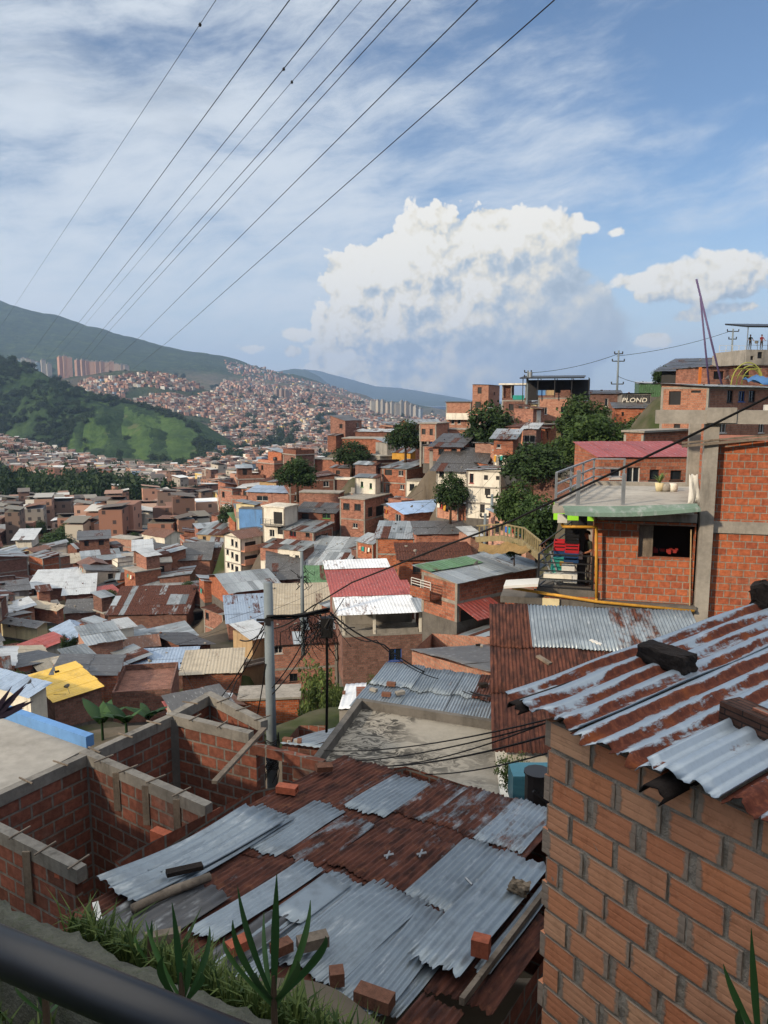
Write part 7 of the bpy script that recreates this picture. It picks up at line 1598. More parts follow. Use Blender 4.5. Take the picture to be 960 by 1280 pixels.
def lean(o,wR_,wL_,h,wall):
    side=random.choice('rl'); d=random.uniform(1.4,2.6); hh=min(h-.4,random.uniform(1.9,2.5)); mb=MB(); mr=MB()
    if side=='r':
        a=random.uniform(0,wR_*.4); b=a+random.uniform(.4,.6)*wR_; mb.box(a,b,-d,-.004,-1.5,hh-.12); V=Vector((0,1,.16)).normalized(); U=Vector((1,0,0)); org=Vector((a-.25,-d-.3,hh-.1)); W=b-a+.5; L_=d+.3
    else:
        a=random.uniform(0,wL_*.4); b=a+random.uniform(.4,.6)*wL_; mb.box(-d,-.004,a,b,-1.5,hh-.12); V=Vector((1,0,.16)).normalized(); U=Vector((0,-1,0)); org=Vector((-d-.3,b+.25,hh-.1)); W=b-a+.5; L_=d+.3
    mb.build('lean_to',M[random.choice((wall,'brick_dark','grey','brick'))],o); sheets(mr,org,U,V,W,L_,U.cross(V),random.choice((.1,.3,.5,.9)),random.uniform(.2,.8)); mr.build('lean_to_roof',M[random.choice(('tin','tin','fibre','tin_white'))],o)
CLOTH=['frame_r','frame_b','white','teal','frame_d','pinkpl','yellow']
def laundry(o,wR_,wL_,h):
    z=h-.55; line=None
    for k in range(random.randint(3,6)):
        mb=MB(); x=-.28; y=.5+k*.55
        if y>wL_-.3: break
        w_,hh=random.uniform(.3,.48),random.uniform(.4,.8); mb.obox((x,y,z-hh/2),(.01,0,.0),(0,w_/2,0),(0.03,0,hh/2)); c=mb.build('hanging_cloth',M[random.choice(CLOTH)],o)
def fill(n,pxr,Yr,size,floors,maxtry=40000,avoid=None,yawc=None):
    global NFILL
    k=0
    for tr in range(maxtry):
        if k>=n: break
        Y=math.exp(fr.uniform(math.log(Yr[0]),math.log(Yr[1]))); px=fr.uniform(*pxr); sz=fr.uniform(*size); r_=sz*.62
        x=(px-480)/F*Y*1.0
        if occupied(x,Y,r_): continue
        if avoid and avoid(px,Y): continue
        z=gz(x,Y)
        py=topx((x,Y,z))[1]; pxx=topx((x,Y,z))[0]
        if (Y>360): continue
        wk=wch(fr,WL,2); rk=wch(fr,RL_,2); ns=int(fr.choice(floors)); h=2.35*ns+fr.uniform(-.3,.5); wR_=sz*fr.uniform(.75,1.35); wL_=sz*fr.uniform(.75,1.3)
        yaw=(yawc if yawc is not None else 32)+fr.normal(0,9)+(30 if fr.rand()<.12 else 0)
        det=Y<170
        # keep the hand-made houses behind from being covered: skip what would rise over a landmark's middle
        C=Vector((x,Y,z)); rise_=fr.uniform(.08,.22)
        cc=R(yaw); off=Vector((math.cos(cc)*wR_/2-math.sin(cc)*wL_/2,math.sin(cc)*wR_/2+math.cos(cc)*wL_/2,0)); C=C-off
        tx,ty=topx((x,Y,z+h+.6)); bad=False
        fw_=.62*sz/Y*F; fa,fb,fc_,fd=pxx-fw_,pxx+fw_,ty,py
        for sn,lx,ly,lo in LAND:
            if lo.location.y<Y-1 or lo.name not in BB: continue
            q=BB[lo.name]; ov=max(0,min(fb,q[1])-max(fa,q[0]))*max(0,min(fd,q[3])-max(fc_,q[2]))
            if ov>(.06 if sn else .14)*max(1,(q[1]-q[0])*(q[3]-q[2])): bad=True;break
        if bad or (ty<503 and px>540): continue
        kind='slab' if rk[0]=='slab' else ('gable' if rk[0]=='tile' or fr.rand()<.08 else 'tin')
        args=dict(wall=wk[0],kind=kind,fall=('x' if fr.rand()<.5 else 'y') if kind=='gable' else fr.choice(['f','f','l','l','b','r']),rise=rise_ if kind!='gable' else .35,roof='slab' if rk[0]=='slab' else rk[0],ns=ns,oh=fr.uniform(.15,.5),detail=det,auto=(.6,.6),styles='oodw',frame=bool(fr.rand()<.55 and Y<260),patch=.12 if rk[0] in('tin','fibre') else 0.02)
        if rk[3]: args['rust'],args['tone']=rk[3]
        if rk[0]=='tin' and args.get('rust',0)<.5: args['rust']=fr.uniform(.1,.45); args['tone']=fr.uniform(.3,.8)
        if Y>200: args['sw']=1.6; args['sl']=4.
        if kind=='slab' and fr.rand()<.5: args['parapet']=fr.uniform(.3,.9)
        random.seed(1000+NFILL)
        o=house_at(C,cc,wR_,wL_,h,'house',group=G,**args)
        if kind=='slab' and fr.rand()<.6 and Y<230: upper(o,wR_,wL_,h,wk[0])
        if kind!='slab' and Y<190 and fr.rand()<.55: lean(o,wR_,wL_,h,wk[0])
        if Y<150 and fr.rand()<.5: laundry(o,wR_,wL_,h)
        FILL.append((o,wk[1],rk[1],ns,topx((x,Y,z+h*.6)),Y)); NFILL+=1; k+=1
        # water tanks and other clutter on some flat roofs
        if kind=='slab' and fr.rand()<.3 and Y<200:
            t_=TANK[0]; q=C+off*1.0; q.z=z+h+.165; TANKS.append((q,o))
    return k
TANK=[None]; TANKS=[]

# ------------------------------------------------------------ ground sheet to the horizon
def ground():
    azs=np.concatenate([np.linspace(-180,-50,27)[:-1],np.linspace(-50,50,301),np.linspace(50,180,27)[1:]]); rs_=np.concatenate([[.3,.8],np.geomspace(1.4,14500,300)])
    A,Rr=np.meshgrid(np.radians(azs),rs_,indexing='ij'); Xg=Rr*np.sin(A); Yg=Rr*np.cos(A); Zg=ground_z(Xg,Yg)
    back=(Yg<=0)|(np.abs(A)>R(62)); far_=np.clip((Rr-150)/250,0,1); Zg=np.where(back,Zg*(1-far_)+far_*np.where(Yg<0,90,-20),Zg)
    nzz=np.zeros_like(Zg); ff=np.clip((Rr-1500)/2500,0,1)
    for i in range(0,A.shape[0]):
        for j in range(0,A.shape[1]):
            if ff[i,j]>0: nzz[i,j]=mnoise.fractal(Vector((Xg[i,j]/420,Yg[i,j]/420,0)),.9,2.1,5)*34*ff[i,j]
    Zg=Zg+nzz*np.clip((9000-Rr)/3000,0,1)
    n,m_=A.shape; mb=MB(); P=np.stack([Xg,Yg,Zg],-1); i0=0
    me=bpy.data.meshes.new('ground'); idx=np.arange(n*m_).reshape(n,m_)
    fcs=np.stack([idx[:-1,:-1],idx[:-1,1:],idx[1:,1:],idx[1:,:-1]],-1).reshape(-1,4)[:, ::-1]
    me.from_pydata([tuple(p) for p in P.reshape(-1,3)],[],[tuple(int(q) for q in f) for f in fcs])
    # how wooded each place is
    px=480+F*Xg/np.maximum(Yg*CP-Zg*SP,1); py=640-F*(Yg*SP+Zg*CP)/np.maximum(Yg*CP-Zg*SP,1)
    fo=np.zeros_like(Zg); edge=np.interp(px,[-400,0,100,200,250,300,350,400,450,480,600],[600,600,500,470,470,474,478,482,490,505,512]); fo=np.clip((edge-py)/6,0,1)*(Yg>1200)
    fo=np.where((Yg<4800)|(Yg<0),fo,1)
    ca=me.color_attributes.new('Col','FLOAT_COLOR','POINT'); c=fo.ravel(); ca.data.foreach_set('color',np.stack([c,c*0,c*0,c*0+1],1).ravel().astype(np.float32))
    me.polygons.foreach_set('use_smooth',np.ones(len(fcs),dtype=bool)); me.update()
    m,t,b=newmat('ground'); p_=geo(t); at_=t.new('ShaderNodeAttribute',attribute_name='Col'); s=t.new('ShaderNodeSeparateColor'); t.link(at_.outputs['Color'],s.inputs[0])
    a=t.noise(p_,.05,6,.65); f=t.noise(p_,.9,5,.65); g=t.noise(p_,.012,5,.7); tr=t.noise(p_,.035,4,.75)
    near=t.mix(t.sstep(a,.42,.62),t.mix(f,lin('#4c453c'),lin('#6e6559')),t.mix(f,lin('#27331a'),lin('#3b4526')))
    wood=t.mix(t.sstep(tr,.35,.65),(.012,.026,.014,1),(.035,.058,.024,1)); wood=t.mix(t.sstep(g,.5,.68),wood,(.055,.085,.032,1))
    t.link(t.mix(s.outputs[0],near,wood),b.inputs['Base Color']); b.inputs['Roughness'].default_value=.95; b.inputs['Specular IOR Level'].default_value=.1
    bn=t.new('ShaderNodeBump'); bn.inputs['Strength'].default_value=.9; bn.inputs['Distance'].default_value=14; t.link(t.math('MULTIPLY',t.noise(p_,.03,5,.7),s.outputs[0]),bn.inputs['Height']); t.link(bn.outputs[0],b.inputs['Normal'])
    me.materials.append(m); o=bpy.data.objects.new('ground',me); COL.objects.link(o); o['kind']='structure'; return o
def ridge(name,cols,mat,nf=40,nb=14,amp=.12,freq=1/180.,seed=0,back=1.4,relief=None,step=4.):
    """a hill: cols = (px, foot distance, foot py, crest distance, crest py)"""
    C=np.array(cols,float); pxs=np.arange(C[0,0],C[-1,0]+.1,step); V=[]; 
    for p in pxs:
        q=[np.interp(p,C[:,0],C[:,k]) for k in range(1,5)]; foot=at(p,q[1],q[0]); crest=at(p,q[3],q[2]); H_=crest.z-foot.z
        col=[]
        for i in range(nf+nb):
            if i<nf:
                f=i/(nf-1); Y=q[0]+(q[2]-q[0])*f; py=q[1]+(q[3]-q[1])*f; w_=at(p,py,Y); k=math.sin(f*math.pi)*.9+.1*f
            else:
                f=(i-nf+1)/nb; Y=q[2]+(q[2]-q[0])*back*f; w_=at(p,q[3],Y); w_.z=crest.z-(H_+40)*f**1.3; k=(1-f)*.1
            nz=mnoise.fractal(Vector((w_.x*freq+seed,w_.y*freq,0)),.85,2.1,6)
            if relief: nz+=relief(p,f if i<nf else 1,w_)
            w_.z+=H_*amp*k*nz+H_*.02*mnoise.fractal(Vector((w_.x*freq*6,w_.y*freq*6,seed)),.9,2.1,4)
            if i==0: w_.z-=25
            col.append(tuple(w_))
        V.append(col)
    P=np.array(V); mb=MB(); mb.grid(P,P.shape[0],P.shape[1]); o=mb.build(name,mat,None,True); o['kind']='structure'; return o,P
def hill_mat(name,c1,c2,c3,s1,s2,thr=(.45,.6),bs=.8,bd=8,attr=False):
    m,t,b=newmat(name); p_=geo(t); a=t.noise(p_,s1,6,.7); f=t.noise(p_,s2,5,.75); g=t.noise(p_,s1*.35,4,.6)
    col=t.mix(t.sstep(f,.35,.68),c1,c2); col=t.mix(t.sstep(t.math('ADD',t.math('MULTIPLY',a,.6),t.math('MULTIPLY',g,.4)),*thr),col,c3)
    t.link(col,b.inputs['Base Color']); b.inputs['Roughness'].default_value=.95; b.inputs['Specular IOR Level'].default_value=.1; bump(t,b,t.math('ADD',f,a),bs,bd); return m
MW=hill_mat('wooded_hill',(.012,.028,.012,1),(.034,.062,.022,1),(.05,.085,.03,1),.012,.07,(.52,.66),1,5)
MGr=hill_mat('grassy_hill',(.040,.078,.020,1),(.062,.108,.027,1),(.018,.040,.014,1),.011,.09,(.47,.58),.8,3)
MF=hill_mat('far_mountain',(.02,.04,.025,1),(.04,.065,.035,1),(.05,.07,.04,1),.003,.01,(.5,.7),1,30)
GPOLY=[(100,500),(135,503),(180,511),(225,523),(252,545),(255,560),(240,574),(200,584),(160,586),(120,578),(75,570),(85,552),(108,535),(118,518)]
def GM(px,py,soft=1.):
    n=mnoise.fractal(Vector((px/22,py/14,2)),.9,2.1,4)*9; m_=mnoise.noise(Vector((px/16,py/9,8)))
    return 1. if inpoly(px+n,py+n*.6,GPOLY) and (soft or m_>-.75) else 0.
def hill_mix():
    m,t,b=newmat('wooded_and_grassy_hill'); p_=geo(t); at_=t.new('ShaderNodeAttribute',attribute_name='Col'); s_=t.new('ShaderNodeSeparateColor'); t.link(at_.outputs['Color'],s_.inputs[0])
    f=t.noise(p_,.07,5,.75); a=t.noise(p_,.012,6,.7); g=t.noise(p_,.09,5,.7)
    wood=t.mix(t.sstep(f,.35,.68),(.012,.028,.012,1),(.032,.06,.02,1)); wood=t.mix(t.math('MULTIPLY',t.sstep(a,.5,.66),.8),wood,(.05,.08,.028,1))
    gr=t.mix(t.sstep(g,.3,.7),(.036,.072,.02,1),(.066,.112,.03,1)); gr=t.mix(t.math('MULTIPLY',t.sstep(a,.48,.62),.75),gr,(.028,.055,.018,1)); gr=t.mix(t.math('MULTIPLY',t.sstep(t.noise(p_,.03,4,.6),.6,.7),.5),gr,(.12,.115,.06,1))
    t.link(t.mix(t.sstep(t.math('ADD',s_.outputs[0],t.math('MULTIPLY',t.math('SUBTRACT',g,.5),.9)),.35,.65),wood,gr),b.inputs['Base Color']); b.inputs['Roughness'].default_value=.95; b.inputs['Specular IOR Level'].default_value=.1; bump(t,b,t.math('ADD',f,t.math('MULTIPLY',a,2.)),.9,5); return m
ground_o=None
def build_far():
    global ground_o,HC,HW
    ground_o=ground()
    # wooded hill on the left and the bright grassy spur in front of it
    _,HW=ridge('hill',[(-160,1250,545,1700,430),(-60,1280,545,1650,438),(0,1300,548,1600,446),(30,1270,556,1560,455),(60,1200,564,1520,470),(100,1050,576,1480,486),(140,1000,586,1440,498),(200,960,592,1380,512),(250,980,590,1350,528),(290,1020,584,1300,552),(320,1080,578,1250,572)],MW,amp=.30,freq=1/110.,seed=3)
    rel=lambda p,f,w_: .4*GM(p,640-F*(w_.y*SP+w_.z*CP)/(w_.y*CP-w_.z*SP))*(abs(math.sin(p*.06+1.2*f+1.5*mnoise.noise(Vector((p*.03,f*2,1)))))-.5)*math.sin(f*math.pi)
    ho,HW=ridge('hill',[(-160,1250,545,1700,430),(-60,1280,545,1650,438),(0,1300,548,1600,446),(30,1270,556,1560,455),(60,1200,564,1520,470),(100,1050,576,1480,486),(140,1000,588,1440,498),(180,960,594,1400,508),(220,960,592,1350,520),(245,970,586,1300,534),(258,990,582,1240,552),(268,1010,579,1160,566),(276,1040,577,1120,574)],hill_mix(),amp=.24,freq=1/110.,seed=3,relief=rel,step=3.)
    c=np.array([GM(*topx(p),.0) for p in HW.reshape(-1,3)]); ca=ho.data.color_attributes.new('Col','FLOAT_COLOR','POINT'); ca.data.foreach_set('color',np.stack([c,c*0,c*0,c*0+1],1).ravel().astype(np.float32))
    _,HC=ridge('hill',[(-80,1700,540,2500,500),(0,1700,540,2450,482),(60,1750,535,2400,474),(100,1750,532,2350,470),(150,1750,530,2300,463),(200,1750,530,2300,465),(230,1750,532,2300,476),(260,1750,535,2250,488),(300,1750,538,2200,502),(340,1750,540,2100,520),(390,1750,545,1950,540)],hill_mat('town_hill',(.02,.034,.016,1),(.042,.06,.028,1),(.065,.06,.045,1),.01,.05),amp=.06,freq=1/300.,seed=5,step=4.)
    ridge('hill',[(300,6500,505,8500,478),(335,6500,505,8800,466),(365,6500,505,9000,461),(385,6500,505,9000,463),(400,6500,505,8900,471),(418,6500,505,8800,486),(440,6500,506,8500,500)],MF,amp=.12,freq=1/900.,seed=7,step=2.)
    ridge('mountains',[(330,9500,505,13500,470),(380,9500,505,13500,461),(400,9500,505,13500,464),(430,9500,505,13500,472),(470,9500,505,13500,483),(500,9500,505,13500,485),(530,9500,505,13500,490),(560,9500,505,13500,495),(600,9500,505,13500,502),(800,9500,506,13500,500),(1100,9500,506,13500,498)],MF,amp=.10,freq=1/1500.,seed=8,nb=2,back=.05,step=3.)
def inpoly(x,y,P):
    c=False; j=len(P)-1
    for i in range(len(P)):
        if (P[i][1]>y)!=(P[j][1]>y) and x<(P[j][0]-P[i][0])*(y-P[i][1])/(P[j][1]-P[i][1])+P[i][0]: c=not c
        j=i
    return c
GCOL={}
def ground_at_px(px,py):
    k=np.clip(np.searchsorted(GC,px,side='right')-1,0,len(GC)-2); f=(px-GC[k])/(GC[k+1]-GC[k]); yy=GY[k]*(1-f)+GY[k+1]*f
    if py>yy[0]:
        c=round(px/10)
        if c not in GCOL: GCOL[c]=[(topx((at(c*10,640,Y).x,Y,gz(at(c*10,640,Y).x,Y)))[1],float(Y)) for Y in range(162,392,5)]
        for q,Y in GCOL[c]:
            if q<=py: return Y
        return 385.
    return math.exp(np.interp(-py,-yy,np.log(YS)))
CITY=[[(-60,545),(0,548),(60,562),(110,576),(170,590),(230,590),(275,572),(300,560),(480,560),(560,560),(560,604),(340,606),(240,604),(130,602),(60,598),(-60,590)],
      [(262,545),(262,500),(280,478),(330,476),(400,482),(440,492),(490,508),(540,520),(560,526),(560,562),(262,575)],[(280,452),(340,462),(380,474),(440,488),(420,490),(330,480),(285,466)],[(-60,606),(0,606),(-60,616)],
      [(180,604),(340,604),(480,604),(500,640),(330,642),(262,642),(230,622),(180,614)],[(-60,640),(340,615),(480,612),(480,640),(350,668),(300,700),(200,716),(-60,722)]]
WOODP=[(-60,594),(10,592),(40,600),(60,606),(110,600),(170,604),(230,612),(280,628),(282,650),(200,648),(150,640),(125,648),(100,655),(60,662),(-60,668)]
HOLES=[(345,425,588,606),(415,455,545,565),(395,430,566,580),(335,372,540,560),(180,260,612,640),(395,425,520,532)]
CPAL=[('#a27c6b',5),('#8c6758',4),('#b59280',3),('#7c6a60',2.5),('#b9b2a6',2.2),('#96918a',2),('#d8d4ca',1.2),('#6c554c',2),('#c6ac9c',1.2),('#7f95a8',.4),('#c8b070',.3)]
RPAL=[('#77756f',4),('#8b7266',3),('#a9a9a6',2.2),('#5f5a57',2.5),('#c8ccce',1.2),('#7a5c50',2)]
def city():
    r2=np.random.RandomState(5); cp=np.array([c[1] for c in CPAL]);cp/=cp.sum(); rp=np.array([c[1] for c in RPAL]);rp/=rp.sum(); cl=[lin(c[0]) for c in CPAL]; rl=[lin(c[0]) for c in RPAL]
    V=[];Fc=[];Cc=[]; MI=[]; UVd=[]; cells={}
    def put(x,y,z,wx,wy,h,a,bias):
        k=len(V); ca_,sa_=math.cos(a),math.sin(a)
        for zz in (z-4,z+h):
            for (u,v) in ((-1,-1),(1,-1),(1,1),(-1,1)):
                V.append((x+ca_*u*wx/2-sa_*v*wy/2,y+sa_*u*wx/2+ca_*v*wy/2,zz+(.0 if zz<z else (v*.25 if bias>.5 else 0))))
        wc=cl[r2.choice(len(cl),p=cp)]; rc=rl[r2.choice(len(rl),p=rp)]; s=r2.uniform(.75,1.2); hw=(wx,wy,wx,wy)
        for q,(i,j) in enumerate(((0,1),(1,2),(2,3),(3,0))):
            Fc.append((k+i,k+j,k+4+j,k+4+i)); Cc.append([min(1,c*s) for c in wc[:3]]); UVd.extend([(0,0),(hw[q],0),(hw[q],h+4),(0,h+4)]); MI.append(0)
        Fc.append((k+4,k+5,k+6,k+7)); Cc.append([min(1,c*s) for c in rc[:3]]); UVd.extend([(0,0)]*4); MI.append(1)
        if y<460 and r2.rand()<.8:     # a lean sheet roof with its overhang
            k=len(V); up=r2.uniform(.4,1.1); sd_=r2.randint(4); rc=rl[r2.choice(len(rl),p=rp)]; ov=r2.uniform(.2,.5)
            for dz in (0,.08):
                for (u,v) in ((-1,-1),(1,-1),(1,1),(-1,1)):
                    e=up*(.5+.5*(u,v,-u,-v)[sd_]); V.append((x+ca_*u*(wx/2+ov)-sa_*v*(wy/2+ov),y+sa_*u*(wx/2+ov)+ca_*v*(wy/2+ov),z+h+.3+e+dz))
            for q in ((4,5,6,7),(0,1,5,4),(1,2,6,5),(2,3,7,6),(3,0,4,7)): Fc.append(tuple(k+i for i in q)); Cc.append([min(1,c*s) for c in rc[:3]]); UVd.extend([(0,0)]*4); MI.append(1)
    def free(x,y,d):
        g=(int(x//d),int(y//d))
        for i in(-1,0,1):
            for j in (-1,0,1):
                for (a,b) in cells.get((g[0]+i,g[1]+j,d),()):
                    if (a-x)**2+(b-y)**2<d*d: return False
        cells.setdefault((g[0],g[1],d),[]).append((x,y)); return True
    n=0
    for tr in range(120000):
        px=r2.uniform(-60,560); py=r2.uniform(450,722)
        if not any(inpoly(px,py,P) for P in CITY): continue
        if any(a<px<b and c<py<d for a,b,c,d in HOLES) and r2.rand()<.93: continue
        Y=ground_at_px(px,py)*r2.uniform(.99,1.01); 
        if Y<168: continue
        if Y>3600 and r2.rand()<.6: continue
        x=at(px,py,Y).x; s=1. if Y<1500 else 1.25
        if mnoise.noise(Vector((x/130,Y/130,3)))<-.33: continue
        if Y<300 and occupied(x,Y,3.5): continue
        if px<275 and 330<Y<450 and inpoly(px,py,WOODP): continue
        if not free(x,Y,(5.4 if Y<450 else 5.9)*s if Y<2500 else 10.5): continue
        z=gz(x,Y); a=R(35 if px>220 else 12)+round(mnoise.noise(Vector((x/260,Y/260,0)))*4)*.22+r2.normal(0,.06)
        if Y<450: s=.72
        put(x,Y,z,r2.uniform(5.5,9.5)*s,r2.uniform(5.5,9.5)*s,r2.choice([3,5.5,5.5,8,8,10.5])*(1 if Y<2500 else 1.2)+r2.uniform(-.5,1),a,r2.rand()); n+=1
    # houses on the town hill
    for tr in range(14000):
        i=r2.randint(2,HC.shape[0]-1); j=r2.randint(3,40); p=HC[i,j]; px,py=topx(p)
        if px<85 or px>380: continue
        dens=np.interp(px,[85,110,160,200,240,300,380],[.5,.8,.85,1,1,1,1])
        if py<np.interp(px,[85,150,200,240,300],[478,470,466,478,490]) or r2.rand()>dens or mnoise.noise(Vector((p[0]/120,p[1]/120,7)))<-.3: continue
        x,y=p[0]+r2.uniform(-7,7),p[1]+r2.uniform(-7,7)
        if not free(x,y,8.5): continue
        put(x,y,p[2]-1,r2.uniform(7,11),r2.uniform(7,11),r2.uniform(4,10),R(35)+r2.normal(0,.4),r2.rand()); n+=1
    me=bpy.data.meshes.new('distant_houses'); me.from_pydata(V,[],Fc)
    ca=me.color_attributes.new('Col','FLOAT_COLOR','CORNER'); cd=np.repeat(np.array(Cc),4,axis=0); cd=np.concatenate([cd,np.ones((len(cd),1))],1); ca.data.foreach_set('color',cd.ravel().astype(np.float32))
    uvl=me.uv_layers.new(name='UVMap'); uvl.data.foreach_set('uv',np.array(UVd,dtype=np.float32).ravel()); me.polygons.foreach_set('material_index',np.array(MI,dtype=np.int32))
    for k,nm in enumerate(('distant_wall','distant_roof')):
        m,t,b=newmat(nm); at_=t.new('ShaderNodeAttribute',attribute_name='Col'); c=at_.outputs['Color']
        if k==0:
            u=t.sep(uvof(t)); fx=t.math('FRACT',t.math('DIVIDE',u[0],2.7)); fy=t.math('FRACT',t.math('DIVIDE',t.math('ADD',u[1],1.1),2.6))
            ix=t.math('FLOOR',t.math('DIVIDE',u[0],2.7)); iy=t.math('FLOOR',t.math('DIVIDE',t.math('ADD',u[1],1.1),2.6)); wn_=t.new('ShaderNodeTexWhiteNoise'); pz_=t.vmath('SCALE',geo(t),scale=.04); sp=t.sep(pz_); t.link(t.comb(ix,iy,t.math('FLOOR',sp[0])),wn_.inputs[0])
            win=t.math('MULTIPLY',t.math('MULTIPLY',t.math('GREATER_THAN',fx,.32),t.math('LESS_THAN',fx,.68)),t.math('MULTIPLY',t.math('GREATER_THAN',fy,.42),t.math('LESS_THAN',fy,.82)))
            win=t.math('MULTIPLY',win,t.math('GREATER_THAN',wn_.outputs[0],.35)); c=t.mix(t.math('MULTIPLY',win,.85),c,(.03,.03,.035,1))
        t.link(c,b.inputs['Base Color']); b.inputs['Roughness'].default_value=.9; me.materials.append(m)
    o=bpy.data.objects.new('distant_houses',me); COL.objects.link(o); tag(o,'thousands of tiny brick houses covering the far valley slopes','houses',kind='stuff'); return n
# far woods: leaf clumps, as one mass
def woods():
    r2=np.random.RandomState(8); srcs=[]
    for s in range(4):
        me=crown_mesh('w',mk_lobes(1,1.5,.2,7,40+s),330,.17,'leaf',50+s); v=np.array([p.co[:] for p in me.vertices]); c=np.zeros(len(me.loops)*4,dtype=np.float32); me.color_attributes['Col'].data.foreach_get('color',c); srcs.append((v,c.reshape(-1,4)[::4,0].copy())); bpy.data.meshes.remove(me)
    def mass(name,plist,label):
        VV=[];CC=[]
        for (x,y,z,r_,h,k) in plist:
            v,c=srcs[k%4]; a=r2.rand()*6.28; ca_,sa_=math.cos(a),math.sin(a); w_=np.stack([(v[:,0]*ca_-v[:,1]*sa_)*r_+x,(v[:,0]*sa_+v[:,1]*ca_)*r_+y,v[:,2]*h/1.7+z],1); VV.append(w_); CC.append(np.clip(c*.8+r2.normal(0,.16),0,1))
        VV=np.concatenate(VV); CC=np.concatenate(CC); nf=len(VV)//4; me=bpy.data.meshes.new(name)
        me.vertices.add(len(VV)); me.vertices.foreach_set('co',VV.ravel().astype(np.float32)); me.loops.add(nf*4); me.loops.foreach_set('vertex_index',np.arange(nf*4,dtype=np.int32)); me.polygons.add(nf); me.polygons.foreach_set('loop_start',np.arange(0,nf*4,4,dtype=np.int32)); me.polygons.foreach_set('loop_total',np.full(nf,4,dtype=np.int32)); me.update(calc_edges=True)
        ca=me.color_attributes.new('Col','FLOAT_COLOR','CORNER'); cd=np.repeat(CC,4); ca.data.foreach_set('color',np.stack([cd,cd*0,cd*0,cd*0+1],1).ravel().astype(np.float32)); me.materials.append(M['leaf']); me.validate()
        o=bpy.data.objects.new(name,me); COL.objects.link(o); tag(o,label,'trees',kind='stuff')
    L_=[]; W_=[[(-60,594),(10,592),(40,600),(60,606),(110,600),(170,604),(230,612),(280,628),(282,650),(200,648),(150,640),(125,648),(100,655),(60,662),(-60,668)]]
    for tr in range(900):
        px=r2.uniform(-60,285); Y=r2.uniform(345,520); x=(px-480)/F*Y; z=gz(x,Y); h=r2.uniform(8,17); py=topx((x,Y,z+h*.5)) [1]
        if not inpoly(px,py,W_[0]) or occupied(x,Y,3): continue
        L_.append((x,Y,z-1,r2.uniform(4,8),h,r2.randint(4)))
        if len(L_)>230: break
    mass('wood',L_,'dark wood stretching across the valley behind the low roofs')
    L_=[]
    for tr in range(6000):
        px=r2.uniform(-60,570); py=r2.uniform(462,612); Y=ground_at_px(px,py); hole=any(a<px<b and c<py<d for a,b,c,d in HOLES)
        x=at(px,py,Y).x
        if Y<480: continue
        if not hole and (r2.rand()>.14+.6*(mnoise.noise(Vector((x/130,Y/130,3)))<-.30) or Y>3500): continue
        z=gz(x,Y); k=1+Y/2500; L_.append((x,Y,z-1,r2.uniform(3,5.5)*k,r2.uniform(6,11)*k,r2.randint(4)))
        if len(L_)>700: break
    for P,n_,rule in ((HW,1900,0),(HC,330,2)):
        k=0
        for tr in range(9000):
            if k>=n_: break
            i=r2.randint(1,P.shape[0]-1); j=r2.randint(1,42); p=P[i,j]; nn=mnoise.noise(Vector((p[0]/90,p[1]/90,1)))
            if rule==0 and nn<-.25: continue
            if rule==0 and GM(*topx(p),0.) and (r2.rand()>.006): continue
            if rule==2 and topx(p)[0]>300: continue
            L_.append((p[0]+r2.uniform(-6,6),p[1]+r2.uniform(-6,6),p[2]-2.5,r2.uniform(4,8)*(1 if rule==0 else .7),r2.uniform(6,12)*(1 if rule==0 else .6),r2.randint(4))); k+=1
    mass('scattered_trees',L_,'small dark trees scattered between the distant houses')
    return
